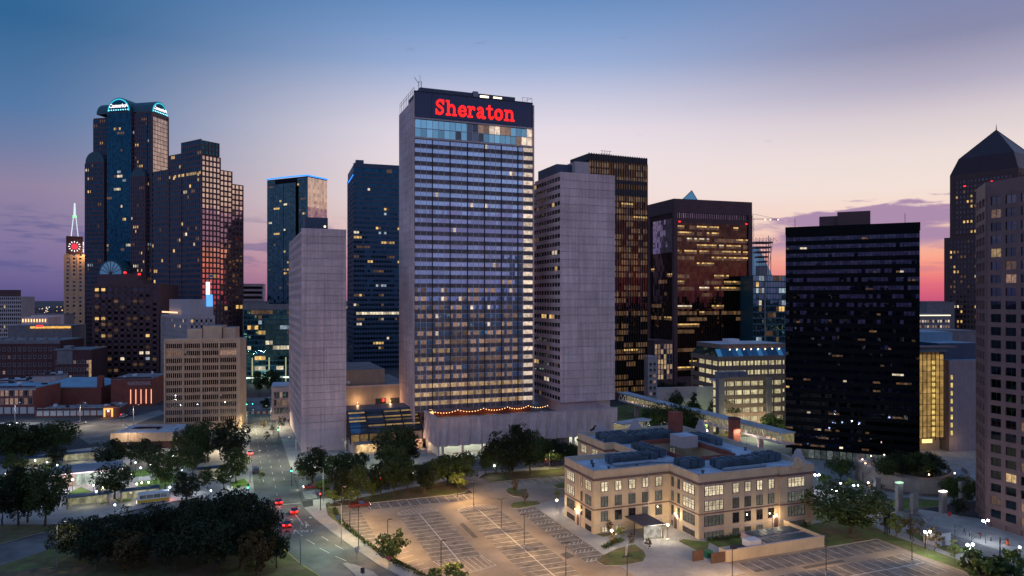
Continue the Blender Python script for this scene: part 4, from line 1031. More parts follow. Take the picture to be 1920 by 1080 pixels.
# low ribbed wing to its left
wing = thing('ribbed_annex', 'low flat annex with a ribbed beige fascia at the foot of the beige office', 'building', gp(208, 842) + Vector((0, 0, 0)), R(6))
part(wing, 'wall', [brick_dark], (0.8, 22, 0.8, 18, 0, 3.0)); part(wing, 'roof', [roof_white], (0, 22.5, 0, 19, 3.0, 5.6))
rb = MB(); rb.box(0, 0.32, -0.28, 0, 2.6, 5.9); rbm = rb.mesh('rib', [beige_stone])
for i in range(44): put('rib', rbm, wing, (i * 0.51, -0.003, 0))
part(wing, 'roof_kerb', [pale_stone], (1.5, 14, 6, 6.4, 5.61, 6.2)); part(wing, 'roof_kerb', [pale_stone], (4, 18, 14, 14.4, 5.61, 6.2)); part(wing, 'skylight', [G_dark], (4, 14, 7.4, 12, 5.61, 6.0))

# far left: slab office, lit hall roofs
th = R(10); p = at(-30, 640); b = Bld('pale_office', 'pale grid-faced office block cut by the left edge', p, th, 'building'); zt_ = zt(556, 640)
a_ = (lambda kk: (kk * p.y - p.x) / (math.cos(th) - kk * math.sin(th)))((40 - CX) / F)
b.core.box(0, a_, 0, 25, 0, zt_, 0, 1); b.face('F', 0, 0, a_, 0, zt_, 3.6, 1.6, sp=0.45, spd=0.3, mw=0.5, md=0.35, p=0.06, run=2, mixw=(5, 2, 3, 2))
part(b.root, 'penthouse', [brown_stone, roof_mat], (4, a_ * .75, 4, 16, zt_ + .01, zt_ + 6, 0, 1)); b.done([pale_stone, roof_mat], [pale_stone], G_dark)
def low(name, label, pxL, pxR, Y, pyT, depth, wall, roof, th=TH, cat='building', z0=0):
    th_ = th; p = at(pxL, Y); kk = (pxR - CX) / F; w = (kk * p.y - p.x) / (math.cos(th_) - kk * math.sin(th_))
    t = thing(name, label, cat, (p.x, p.y, 0), th_); h = zt(pyT, Y)
    m = MB(); m.box(0, w, 0, depth, 0, h); m.obj('wall', wall, t)
    m = MB(); m.box(-0.15, w + 0.15, -0.15, depth + 0.15, h + 0.003, h + 0.5); m.obj('roof', roof, t)
    return t, w, h
amber = lit('amber_front', (1.0, 0.52, 0.12), 1.1, lo=0.8); 
t, w, h = low('lit_hall', 'low hall with a glowing amber roof edge left of the clock tower', 15, 135, 520, 612, 25, concrete_dark, concrete_dark, R(10))
part(t, 'fascia_light', [amber], (w * 0.35, w * 0.98, -0.6, -0.2, h - 1.6, h - 0.1)); part(t, 'red_sign', [red_lamp], (w * .45, w * .55, -0.8, -0.62, h - 0.6, h + 0.8))
t, w, h = low('lamp_hall', 'pale low hall with a row of bright lamps along its wall, far left', 40, 90, 600, 596, 20, concrete, concrete, R(5))
for i in range(9): part(t, 'wall_lamp', [glow('hall_lamp%d' % i, (1.0, 0.6, 0.25), 2.0)] if i == 0 else [MATS['hall_lamp0']], (1 + i * w / 9.5, 1.7 + i * w / 9.5, -0.3, -0.05, h - 3.5, h - 1))
low('pale_hall', 'pale windowless hall left of the clock tower foot', 58, 120, 640, 590, 20, concrete, roof_mat, R(8))
# red-brick quarter
def windows_on(t, w, z0, rows, cols, ww, wh, fh, mats, x0=1.0, weights=None, name='window', y=-0.03):
    ms = []
    for m_ in mats:
        q = MB(); q.poly([(0, 0, 0), (ww, 0, 0), (ww, 0, wh), (0, 0, wh)], 0); q.box(-0.12, 0, -0.1, 0.02, -0.1, wh + .1, 1); q.box(ww, ww + .12, -0.1, 0.02, -0.1, wh + .1, 1); q.box(-0.2, ww + 0.2, -0.2, 0.02, -0.22, -0.1, 1); q.box(-0.12, ww + 0.12, -0.1, 0.02, wh + .1, wh + 0.2, 1)
        q.box(ww / 2 - .04, ww / 2 + .04, -0.06, 0.02, 0.003, wh - .003, 1)
        ms.append(q.mesh(name, [m_, pale_stone]))
    st = (w - 2 * x0) / cols
    for r in range(rows):
        for c_ in range(cols): put(name, random.choices(ms, weights or [1] * len(ms))[0], t, (x0 + c_ * st + (st - ww) / 2, y, z0 + r * fh))
t, w, h = low('brick_warehouse', 'three-storey red brick warehouse with tall pale windows, left edge', -40, 66, 345, 729, 22, brick_red, roof_blue, R(4))
windows_on(t, w, 5.0, 2, 11, 1.4, 2.9, 4.0, [L_dim_o, G_obj], weights=[3, 1]); part(t, 'cornice', [pale_stone], (-0.3, w + 0.3, -0.5, -0.16, h - 0.9, h - 0.1))
for i in range(7): part(t, 'shopfront', [bay_wall], (1 + i * w / 7.2, 1 + i * w / 7.2 + w / 9, -0.1, -0.02, 0.5, 3.6))
t, w, h = low('brick_shop_row', 'long single-storey red brick shop row with shuttered bays', 66, 192, 340, 771, 16, brick_red, roof_mat, R(4))
for i in range(10): part(t, 'shutter', [bay_wall], (0.8 + i * w / 10, 0.8 + (i + 0.8) * w / 10, -0.1, -0.02, 0.4, 2.9)); part(t, 'clerestory', [pale_stone], (0.8 + i * w / 10, 0.8 + (i + 0.75) * w / 10, -0.1, -0.02, 3.4, 4.1))
t, w, h = low('lit_gateway', 'small brick shop with an orange-lit doorway at the end of the shop row', 193, 224, 338, 766, 14, brick_dark, roof_mat, R(14))
og = glow('doorway_glow', (1.0, 0.42, 0.1), 1.6)
part(t, 'lit_pillar', [og], (0.3, 1.0, -0.2, -0.02, 0.2, 3.6)); part(t, 'lit_pillar', [og], (3.6, 4.3, -0.2, -0.02, 0.2, 3.6)); part(t, 'lit_lintel', [og], (0.3, 4.3, -0.22, -0.05, 3.61, 4.2)); part(t, 'blue_sign', [glow('blue_white', (0.6, 0.6, 1.0), 3)], (1.9, 2.7, -0.3, -0.1, 2.6, 3.4))
lamp_light(t, (2.2, -2.5, 2.5), 120, (1, 0.5, 0.2), 0.3)
t, w, h = low('blue_roof_hall', 'brick hall with a broad pale blue gabled roof behind the shop row', 66, 190, 372, 728, 30, brick_red, roof_blue, R(6))
m = MB(); m.poly([(0, 0, h + .5), (w, 0, h + .5), (w * .75, 15, h + 4), (w * .3, 15, h + 4)]); m.poly([(w, 0, h + .5), (w, 30, h + .5), (w * .75, 15, h + 4)]); m.poly([(0, 30, h + .5), (0, 0, h + .5), (w * .3, 15, h + 4)]); m.poly([(w, 30, h + .5), (0, 30, h + .5), (w * .3, 15, h + 4), (w * .75, 15, h + 4)]); m.obj('hip_roof', roof_blue, t)
part(t, 'chimney', [brick_red], (w * 0.94, w * 0.94 + 2.6, -0.4, 2, h, h + 6.0))
th = R(-38); t, w, h = low('national_hall', 'brick hall with pale lettering band and tall lit strips on its right', 208, 284, 372, 712, 26, brick_red, roof_mat, R(9))
wl = glow('strip_glow', (1.0, 0.42, 0.26), 1.5)
for i in range(5): part(t, 'wall_strip_light', [wl], (w * 0.48 + i * 2.5, w * .48 + i * 2.5 + 0.32, -0.3, -0.05, 1.2, 8.6))
part(t, 'name_band', [solid('name_band', (0.35, 0.16, 0.14))], (w * 0.40, w * 0.98, -0.2, -0.02, h - 3.2, h - 1.0))
cu = bpy.data.curves.new('lettering', 'FONT'); cu.body = 'NATIONAL'; cu.size = 2.2; cu.extrude = 0.03
o = bpy.data.objects.new('lettering', cu); col.objects.link(o); me = bpy.data.meshes.new_from_object(o.evaluated_get(bpy.context.evaluated_depsgraph_get())); bpy.data.objects.remove(o)
me.materials.clear(); me.materials.append(pale_stone); q = put('lettering', me, t, (w * .43, -0.26, h - 2.85)); q.rotation_euler = (R(90), 0, 0)
t, w, h = low('brick_block', 'tall plain dark brick block behind the red brick quarter, far left', -20, 112, 430, 640, 30, brick_dark, roof_mat, R(6))
part(t, 'parapet_band', [concrete_dark], (-.2, w + .2, -.25, -.16, h - 1.6, h + .52)); windows_on(t, w, 6, 5, 13, 1.2, 1.8, 4.6, [G_obj, L_dim_o], weights=[14, 1])
for i in range(6): part(t, 'roof_unit', [grey_metal], (3 + i * w / 6.5, 5 + i * w / 6.5, 3 + 2 * (i % 3), 5.5 + 2 * (i % 3), h + .51, h + 1.6 + .4 * (i % 2)))
t, w, h = low('brick_block', 'dark brick building stepping down beside the brown mid-rise block', 100, 172, 425, 657, 24, brick_dark, roof_mat, R(10))
part(t, 'pale_storey', [concrete_dark], (w * .1, w * .5, -.25, -.02, h - 8, h - .3)); windows_on(t, w, 4, 4, 8, 1.2, 1.8, 4.4, [G_obj, L_dim_o, L_warm_o], weights=[10, 2, 1])
part(t, 'lit_stair', [L_warm_o], (w * .93, w * .99, -.3, -.03, 3, h - 6)); part(t, 'roof_unit', [grey_metal], (4, 8, 4, 9, h + .51, h + 2.4))
t, w, h = low('pale_shed', 'small white building with a bright wall lamp between brick roofs', 62, 103, 392, 706, 14, pale_stone, roof_mat, R(6))
part(t, 'wall_lamp', [MATS['hall_lamp0']], (w * .6, w * .6 + 0.8, -0.3, -0.02, h - 4, h - 3.2))
low('roof_deck_block', 'low grey building with a pergola roof at the left edge behind the warehouse', -20, 54, 400, 716, 18, concrete_dark, roof_white, R(2))

# rooftop clutter on the brick quarter
rt = random.Random(12)
for o in [x for x in bpy.data.objects if x.get('category') == 'building' and x.name.split('.')[0] in ('brick_warehouse', 'brick_shop_row', 'national_hall', 'roof_deck_block', 'pale_shed', 'lit_gateway')]:
    rf_ = [c for c in o.children if c.name.startswith('roof')][0]; bb = [Vector(v) for v in rf_.bound_box]; x1_, y1_, z1_ = max(v.x for v in bb), max(v.y for v in bb), max(v.z for v in bb)
    part(o, 'parapet', [brick_dark], (-.1, x1_, -.2, .15, z1_ + .002, z1_ + .7))
    for _ in range(5):
        x_, y_, s_ = rt.uniform(1, x1_ - 3), rt.uniform(2, y1_ - 3), rt.uniform(.8, 2.2); part(o, 'roof_unit', [rt.choice((grey_metal, white_metal, dark_metal))], (x_, x_ + s_, y_, y_ + s_, z1_ + .002, z1_ + rt.uniform(.6, 1.6)))

# ---------------------------------------------------------------- middle skyline
# neon-crowned glass tower
th = R(62); p, a_, b_ = block(501, 577, 613, 760, th)
b = Bld('neon_tower', 'dark glass tower outlined with blue neon along its roof edge', p, th); zt_ = zt(330, 760)
b.core.box(0, a_, 0, b_, 0, zt_, 0, 1)
b.face('F', 0, 0, a_, 0, zt_ - 1, 3.9, 2.4, sp=0.0, spd=0, mw=0.08, md=0.06, p=0.0, g=1, tilt=0.02)
for i, (y0, y1, o) in enumerate(((0, b_ * .25, 0), (b_ * .25, b_ * .55, -2.2), (b_ * .55, b_ * .8, -2.2), (b_ * .8, b_, 0))):
    if o: b.core.box(o, 2, y0 + .3, y1 - .3, 0, zt_ - 6, 0, 1)
    b.face('L', o, y0 + (.3 if o else 0), y1 - (.3 if o else 0), 0, zt_ - (6 if o else 1), 3.9, 2.6, sp=0.5, spd=0, mw=0.10, md=0.08, p=0.10, run=5, mixw=(5, 3, 8, .3), g=0)
neon = glow('neon_blue', (0.02, 0.25, 1.0), 1.8)
m = MB(); pts = [(-0.5, b_ + .5), (-2.6, b_ * .8), (-2.6, b_ * .25), (-0.5, -0.5), (a_ + .5, -0.5)]
for q0, q1 in zip(pts, pts[1:]): m.tube((*q0, zt_ + 0.6), (*q1, zt_ + 0.6), 0.75, n=5)
m.obj('neon_band', neon, b.root)
b.done([black_metal, roof_mat], [black_metal], glass('glass_neon_dark', (0.035, 0.085, 0.105)), G_sunset_side)

# blue banded tower left of the hotel
th = R(18); p, a_, b_ = block(652, 663, 760, 560, th)
b = Bld('blue_tower', 'blue-grey banded office tower half hidden behind the hotel tower', p, th); zt_ = zt(308, 560)
b.core.box(0, a_, 0, b_, 0, zt_, 0, 1)
f = dict(fh=3.75, bw=2.1, sp=0.52, spd=0.3, mw=0.35, md=0.35, p=0.12, run=5, mixw=(5, 3, 3, .8))
zs = zt(322, 560)
lm = b.face('F', 0, 0, a_, 0, zs, **f); b.face('L', 0, 0, b_, 0, zs, **f)
b.face('F', 0, 0, a_, zs + 0.5, zt(313, 560), 3.0, 2.1, sp=0.0, spd=0, mw=0.2, md=0.2, p=0.3, run=4)
z = zt(590, 560)
for i in range(18): b.pane.poly([(2 + i * 2.1, -0.42, z), (3.9 + i * 2.1, -0.42, z), (3.9 + i * 2.1, -0.42, z + 2), (2 + i * 2.1, -0.42, z + 2)], 3)
part(b.root, 'parapet', [blue_metal], (-0.2, a_, -0.4, -0.01, zt(314, 560), zt_ + 1)); part(b.root, 'penthouse', [blue_metal], (2, 8, 2, 8, zt_ + 0.01, zt_ + 4)); part(b.root, 'neon_band', [neon], (-0.6, -0.2, -0.3, b_ * .8, zt(329, 560), zt(327, 560)))
b.done([blue_metal, roof_mat], [blue_metal], G_navy)

# teal glass office
th = R(12); p, a_, b_ = block(456, 457, 545, 470, th)
b = Bld('teal_office', 'low teal glass office block behind the avenue with bright lit floors', p, th, 'building'); b_ = 25; zt_ = zt(572, 470)
b.core.box(0, a_, 0, b_, 0, zt_, 0, 1)
b.face('F', 0, 0, a_, 5, zt_ - 3, 3.4, 2.2, sp=0.25, spd=0.12, mw=0.14, md=0.2, p=0.55, run=6, mixw=(3, 4, 4, 3), msp=0)
part(b.root, 'fascia', [concrete_dark], (-0.3, a_, -0.4, -0.01, zt_ - 3, zt_ + .6))
for x in (5, 15.5, 26): part(b.root, 'lit_pier', [glow('pier_glow%d' % x, (0.75, 0.8, 0.45), 0.5)], (x, x + 0.7, -0.6, -0.22, 1, 17))
part(b.root, 'lobby_strip', [glow('lobby_strip', (0.9, 1.0, 0.85), 2.0)], (0.5, a_, -0.8, -0.45, 3.4, 4.2))
lamp_light(b.root, (12, -6, 6), 900, (0.85, 1.0, 0.75), 0.5)
b.done([teal_metal, roof_mat], [teal_metal], G_teal)
t, w, h = low('banded_office', 'far banded office block behind the teal glass office', 456, 494, 620, 533, 20, concrete, concrete, R(14))
for i in range(9): part(t, 'window_band', [G_obj], (0, w, -0.1, -0.02, h - 4 - i * 4.2, h - 1.8 - i * 4.2))
low('brown_deck', 'low brown flat-roofed block right behind the teal office', 455, 500, 540, 566, 20, concrete_dark, concrete_dark, R(14))
t, w, h = low('corner_annex', 'small grey building with lit side beside the slab tower at the avenue', 509, 545, 330, 727, 18, concrete, roof_white, R(16))
windows_on(t, w, 3.0, 3, 5, 1.0, 2.6, 3.6, [L_dim_o, G_obj], weights=[1, 2])
lamp_light(t, (-3, 6, 5), 160, (0.9, 1.0, 0.6), 0.3)

# bronze tower behind the right slab
th = R(24); p, a_, b_ = block(1070, 1104, 1213.5, 390, th)
b = Bld('bronze_tower', 'slim dark bronze tower of vertical ribs behind the grey slab tower', p, th); zt_ = zt(287, 390)
b.core.box(0, a_, 0, b_, 0, zt_, 0, 1)
zz = zt(299, 390)
b.face('F', 0, 0, a_, 4, zz, 3.55, 1.55, sp=0.3, spd=0, mw=0.28, md=0.45, strip=True, lm=litrows(round((zz - 4) / 3.55), round(a_ / 1.55), 0, 60, (.35, .6, .8, .9), (.8, .25, 14, 0))); b.face('L', 0, 0, b_, 4, zz, 3.55, 1.55, sp=0.0, spd=0, mw=0.28, md=0.45, p=0.05, run=3)
for i in range(int(a_ / 1.55) + 1): b.rbox(b.rel, b.mp('F', 0, 0), i * 1.55 - .15, i * 1.55 + .15, 0.003, 0.55, zz, zt_ + 0.3)
for (y0, y1) in ((299, 287.5), (340, 333), (362, 350)): b.rbox(b.rel, b.mp('F', 0, 0), 0, a_, 0.0, 0.30, zt(y0, 390), zt(y1, 390)); b.rbox(b.rel, b.mp('L', 0, 0), 0, b_, 0.0, 0.30, zt(y0, 390), zt(y1, 390))
m = MB()
for i in range(4): m.tube((12 + i * 1.6, 6, zt_), (12 + i * 1.6, 6, zt_ + 3.6), 0.12, n=4)
for z in (1.8, 3.4): m.tube((11, 6, zt_ + z), (18, 6, zt_ + z), 0.10, n=4)
m.obj('antenna', grey_metal, b.root)
b.done([brown_stone, roof_mat], [dark_metal], G_bronze)

# bronze cube tower with corner columns
th = R(18); p, a_, b_ = block(1216, 1264, 1408, 430, th)
b = Bld('bronze_cube_tower', 'wide bronze glass tower with brown corner columns and many lit floors', p, th); zt_ = zt(374, 430)
b.core.box(0.4, a_ - .4, 0.4, b_, 0, zt_, 0, 1)
z1 = zt(398, 430); z2 = zt(408, 430); z3 = zt(417, 430); z0 = 9
f = dict(fh=3.65, bw=1.7, sp=0.42, spd=0, mw=0.08, md=0.07)
nf = round((z3 - z0) / 3.65); nb = round((a_ - 4) / 1.7)
lm = litrows(nf, nb, int(nf * .06), nf, (.15, .3, .5, .65, .85), (7, 1.2, 5, 0))
b.face('F', 0.4, 2.0, a_ - 2.0, z0, z3, lm=lm, strip=True, **f)
b.face('L', 0.4, 2.0, b_, z0, zt(474, 440), lm=litrows(25, 40, 1, 20, (.1, .25, .5)), strip=True, **f); b.face('L', 0.4, 2.0, b_, zt(474, 440), zt(410, 440), p=0.0, g=1, **f)  # pale glass on the upper left face paints a reflection into the tint
b.face('F', 0.4, 2.0, a_ - 2.0, z2, z1, 3.6, 1.3, sp=0.0, spd=0, mw=0.5, md=0.5, p=0.0, g=1); b.face('L', 0.4, 2.0, b_, z2, z1, 3.6, 1.3, sp=0, spd=0, mw=.5, md=.5, p=0, g=1)
part(b.root, 'fascia', [brown_stone], (-0.5, a_ + .5, -0.5, 0.39, z1, zt_ + .5), (-0.5, .39, .391, b_, z1, zt_ + .5))
for x in (-0.6, a_ - 2.0): part(b.root, 'corner_column', [brown_stone], (x, x + 2.6, -0.7, 1.4, 0, z1 - .01))
part(b.root, 'corner_column', [brown_stone], (-0.7, 1.4, b_ - 3, b_, 0, z1 - .01))
part(b.root, 'lobby', [brown_stone], (0.2, a_ - .2, -0.02, 0.38, 0, 8.9))
part(b.root, 'warning_lamp', [red_lamp], (3, 4.2, -0.3, -.1, z3 + .3, z3 + .9)); part(b.root, 'warning_lamp', [red_lamp], (a_ - 4, a_ - 2.8, -0.3, -.1, z3 + .3, z3 + .9))
b.done([brown_stone, roof_mat], [brown_stone], G_bronze, glass('glass_pale_bronze', (0.55, 0.50, 0.55)))
# lit atrium at its left foot
t, w, h = low('amber_atrium', 'amber-lit glass link at the left foot of the wide bronze tower', 1226, 1262, 425, 640, 16, brown_stone, brown_stone, R(18))
windows_on(t, w, 8, 7, 6, 1.4, 2.6, 3.0, [L_warm_o, L_dim_o, G_obj], weights=[3, 3, 2], x0=.4)
t, w, h = low('white_stair_block', 'small white block of square openings at the foot of the bronze towers', 1215, 1232, 400, 670, 10, pale_stone, pale_stone, R(18))
windows_on(t, w, 2, 6, 2, 1.3, 1.5, 3.3, [G_obj, L_dim_o], x0=.4)
# glass prism top
p = at(1293, 800)
t = thing('glass_prism_tower', 'blue glass prism peak showing above the wide bronze tower', 'tower', (p.x, p.y, 0), R(0))
zt_ = zt(357, 800); zb = zt(376, 800)
m = MB()
v = [(-9, 0, zb), (9, 0, zb), (9, 14, zb), (-9, 14, zb), (2.5, 0.5, zt_), (4.5, 12, zt_)]
for fc in ((0, 1, 4), (1, 2, 5, 4), (2, 3, 5), (3, 0, 4, 5)): m.poly([v[i] for i in fc])
m.obj('glass_peak', G_teal, t); part(t, 'shaft', [G_teal], (-9, 9, 0, 14, 0, zb - .01))
m = MB()
for q in ((0, 4), (1, 4), (2, 5), (3, 5), (4, 5)): m.tube(v[q[0]], v[q[1]], 0.35, n=4)
m.obj('frame', blue_metal, t)
# blue faceted tower, crane and stacks beyond
p = at(1426, 620); t = thing('faceted_tower', 'sloped blue glass tower top seen between bronze and black towers', 'tower', (p.x, p.y, 0), R(10))
m = MB(); W = 9.5; za, zb, zc2 = zt(462, 620), zt(500, 620), 0
v = [(-W, 0, 0), (W * 1.3, 0, 0), (W * 1.3, 18, 0), (-W, 18, 0), (-W, 0, za), (-W * .2, 0, za), (W * 1.3, 0, zb - 10), (W * 1.3, 18, zb - 10), (-W * .2, 18, za), (-W, 18, za)]
m.poly([v[0], v[1], v[6], v[5], v[4]]); m.poly([v[1], v[2], v[7], v[6]]); m.poly([v[5], v[6], v[7], v[8]]); m.poly([v[4], v[5], v[8], v[9]]); m.poly([v[3], v[0], v[4], v[9]]); m.poly([v[2], v[3], v[9], v[8], v[7]])
m.obj('glass_shaft', G_teal, t)
p = at(1432, 560); t = thing('tower_under_construction', 'flared concrete frame of a tower under construction with scaffolding', 'tower', (p.x, p.y, 0), R(5))
m = MB(); m.prism([(-3, 0), (3, 0), (3, 8), (-3, 8)], 0, zt(498, 560)); m.obj('core', concrete_dark, t)
for i in range(5):
    hw = 2.6 + i * 1.1; part(t, 'floor_slab', [red_granite], (-hw, hw, -1, 8 + i * .5, zt(492 - i * 9, 560), zt(489 - i * 9, 560)))
for i in range(6):
    m = MB(); x = -7 + i * 2.9; m.tube((x * .5, -1, zt(498, 560)), (x, -1, zt(446, 560)), 0.15, n=4); m.tube((x, -1, zt(446, 560)), (x + 2.9, -1, zt(452, 560)), 0.12, n=4); m.obj('scaffold_pole', dark_metal, t)
for i, dx in enumerate((1439, 1443.5, 1448)):
    m = MB(); q = at(dx, 560) - p; m.tube((q.x, 2, 0), (q.x, 2, zt((455, 441, 448)[i], 560)), 0.28, n=5); m.obj('hoist_mast', pale_stone, t)
p = at(1412, 540); t = thing('tower_crane', 'thin tower crane with a long jib above the construction frame', 'crane', (p.x, p.y, 0), R(4))
m = MB(); zj = zt(411, 540)
for sx in (-.6, .6):
    m.tube((sx, 0, 0), (sx, 0, zj), 0.12, n=4)
for i in range(24): m.tube((-.6 if i % 2 else .6, 0, zj - i * 2), (.6 if i % 2 else -.6, 0, zj - (i + 1) * 2), 0.08, n=4)
m.obj('crane_mast', grey_metal, t)
m = MB(); m.tube((-6, 0, zj), (20, 0, zj), 0.14, n=4); m.tube((-6, 0, zj), (0, 0, zj + 4), 0.10, n=4); m.tube((0, 0, zj + 4), (20, 0, zj), 0.10, n=4); m.tube((0, 0, zj), (0, 0, zj + 4), 0.12, n=4)
for i in range(10): m.tube((i * 2, 0, zj), (i * 2 + 1, 0, zj + 1), 0.07, n=4); m.tube((i * 2 + 1, 0, zj + 1), (i * 2 + 2, 0, zj), 0.07, n=4)
m.obj('jib', grey_metal, t)
for x in (9, 13, 19): part(t, 'jib_lamp', [MATS['roof_lamp']], (x, x + .6, -0.5, 0, zj - .5, zj + .1))
th = R(12); p, a_, b_ = block(1411, 1412, 1476, 430, th)
b = Bld('teal_tower', 'dark teal glass office tower squeezed between bronze and black towers', p, th); b_ = 20; zt_ = zt(516, 430)
b.core.box(0, a_, 0, b_, 0, zt_, 0, 1); b.face('F', 0, 0, a_, 0, zt_, 3.7, 1.9, sp=0.22, spd=0.1, mw=0.1, md=0.16, p=0.3, run=4, mixw=(4, 3, 4, 2))
part(b.root, 'pier', [concrete_dark], (a_ * .32, a_ * .36, -0.5, -.02, 0, zt_)); b.done([teal_metal, roof_mat], [teal_metal], glass('glass_dark_teal', (0.12, 0.26, 0.31)))

# ---------------------------------------------------------------- black tower
th = R(65); p, a_, b_ = block(1473, 1725, 1726, 235, th)
b = Bld('black_tower', 'wide black glass tower of dark bands to the right of the bronze tower', p, th); a_ = 26; zt_ = zt(418, 235)
b.core.box(0.3, a_, 0.3, b_, 3.6, zt_, 0, 1); b.core.box(2.0, a_ - 2, 2.0, b_ - 2, 0, 3.59)
NF = 26; FH = (zt_ - 2.6 - 4) / NF
for i in range(NF + 1):
    zz = 4 + i * FH - FH * .26
    part(b.root, 'spandrel_band', [black_metal], (0.0, 0.29, 0.05, b_, max(3.7, zz), zz + FH * .52))
lm = litmap(NF, 36, 0.02, 2, (1, 2, 6, .5)); lm2 = litmap(NF, 36, 0.16, 4, (.4, 1.0, 18, .3), hi=14)
for kk, vv in lm2.items(): lm.setdefault(kk, vv)
b.face('L', 0.3, 0.1, b_ - .1, 4, 4 + NF * FH, FH, b_ / 36, sp=0.52, spd=0, mw=0.06, md=0.34, lm=lm, tilt=0.03)
# lower lit panes above imitate street sparkle reflected from behind the viewer
part(b.root, 'parapet', [black_metal], (-0.1, 0.5, -0.1, b_ + .1, zt_ - 2.4, zt_ + .3))
c0, c1 = b_ * .34, b_ * .66
part(b.root, 'penthouse', [brown_stone, roof_mat], (4, 16, b_ * .35, b_ * .60, zt_ + .01, zt_ + 5.2, 0, 1)); part(b.root, 'penthouse', [brown_stone, roof_mat], (5, 16, b_ * .60, b_ * .74, zt_ + .01, zt_ + 4.0, 0, 1))
for y in (b_ * .1, b_ * .93): m = MB(); m.tube((3, y, zt_), (3, y, zt_ + 3.6), 0.08, n=4); m.obj('antenna', dark_metal, b.root)
m = MB()
for j in range(18): m.poly([(1.98, 2 + j * 2, .3), (1.98, 3.8 + j * 2, .3), (1.98, 3.8 + j * 2, 3.3), (1.98, 2 + j * 2, 3.3)])
m.obj('lobby_glass', [lit('lobby_lit', (0.7, 0.85, 0.8), 0.12)], b.root, kind='stuff')
b.done([black_metal, roof_mat], [black_metal], G_black)

# concrete block with glowing glass stair hall
th = R(8); p = at(1722, 262)
t = thing('concert_hall', 'tall concrete block with a glowing amber glass hall at its left side', 'building', (p.x, p.y, 0), th)
kk = lambda px: (lambda k: (k * p.y - p.x) / (math.cos(th) - k * math.sin(th)))((px - CX) / F)
x1, x2 = kk(1776), kk(1846); z1 = zt(660, 262); z2 = zt(632, 262)
part(t, 'core', [concrete_warm, roof_blue], (0.2, x1 - 1.0, 2.4, 20, 0, z1, 0, 1)); part(t, 'concrete_wing', [solid('wing_concrete', (0.34, 0.27, 0.27), 0.9, var=0.12, streak=0.12), roof_blue], (x1, x2, -1.0, 26, 0, zt(676, 262), 0, 1)); part(t, 'roof_block', [blue_metal, roof_blue], (x1 * .9, x2, 3, 26, zt(676, 262) + .01, zt(645, 262), 0, 1))
part(t, 'roof_deck', [roof_blue], (0, x1, 0, 24, z1, z1 + 1.6)); part(t, 'roof_block', [roof_blue], (4, x2, 16, 34, z1 + 1.61, zt(625, 270)))
part(t, 'soffit_panel', [granite], (-1, x1 + 2, -2.4, 3, z1 + 1.61, z1 + 2.1))
hall_amber = lit('hall_amber', (1.0, 0.60, 0.18), 0.42, obj=True, lo=0.7, hi=1.2, scale=0.5); hall_bright = lit('hall_bright', (1.0, 0.72, 0.2), 0.95, obj=True, lo=0.8, hi=1.1)
nr = 15; rh = (z1 - 6) / nr; ncol = 6; cw_ = (x1 - 1.4) / ncol
q = MB(); q.poly([(0.05, 0, .05), (cw_ - .05, 0, .05), (cw_ - .05, 0, rh - .05), (.05, 0, rh - .05)]); qa = q.mesh('glass_pane', [hall_amber]); q2 = MB(); q2.poly([(0.05, 0, .05), (cw_ - .05, 0, .05), (cw_ - .05, 0, rh * .6), (.05, 0, rh * .6)]); qb = q2.mesh('stair_window', [hall_bright])
for r in range(nr):
    for c_ in range(ncol):
        put('glass_pane', qa, t, (0.3 + c_ * cw_, 0.5, 5 + r * rh))
    if r < nr - 1: put('stair_window', qb, t, (0.3 + 3.2 * cw_, 0.44, 5.5 + r * rh))
for c_ in range(ncol + 1): part(t, 'mullion', [dark_metal], (0.25 + c_ * cw_, 0.37 + c_ * cw_, 0.2, 0.48, 4, z1))
for r in range(0, nr + 1, 2): part(t, 'transom', [dark_metal], (0.2, x1 - 1, 0.16, 0.40, 4.95 + r * rh, 5.1 + r * rh))
for i in range(8): part(t, 'slot_window', [hall_bright], (x1 + 0.6, x1 + 1.4, -1.06, -1.01, 6 + i * 2.9, 7.6 + i * 2.9))
part(t, 'entrance_glow', [glow('entrance_glow', (1, .66, .25), 1.6)], (1.5, 5.5, -0.1, 0.1, 3.2, 4.6)); lamp_light(t, (3.5, -3, 4.5), 60, (1, .68, .3), .4); lamp_light(t, (x1 + 1, -4, 4), 30, (1, .68, .3), .4)

# granite window-grid tower at the right edge
p = G(172.2, 123.2); gt = thing('granite_tower', 'pinkish granite tower of large square windows at the right edge', 'tower', (p.x, p.y, 0), TH)
GZ = 83.6
poly = [(0, 0), (5.1, 11.5), (30, 11.5), (30, -42), (0, -42)]
cx_ = math.cos(R(66) - TH); sx_ = math.sin(R(66) - TH); ex, ey = 12.6 * cx_, 12.6 * sx_
poly = [(0.35, 0.1), (ex, ey - .4), (30, ey - .4), (30, -42), (0.35, -42)]
m = MB(); m.prism(poly, 0, GZ, 0, 1); m.obj('core', [granite, roof_mat], gt)
nfl = 26; fh = 3.17; zf = 2.0
win_w, win_h = 2.55, 2.0
def gwin(m_): q = MB(); q.poly([(0, 0, 0), (win_w, 0, 0), (win_w, 0, win_h), (0, 0, win_h)]); q.box(win_w / 2 - .04, win_w / 2 + .04, -0.05, 0.02, 0.004, win_h - .004, 1); return q.mesh('window', [m_, dark_metal])
GW = [gwin(x) for x in (G_obj, L_dim_o, L_warm_o)]
pitch = 3.62
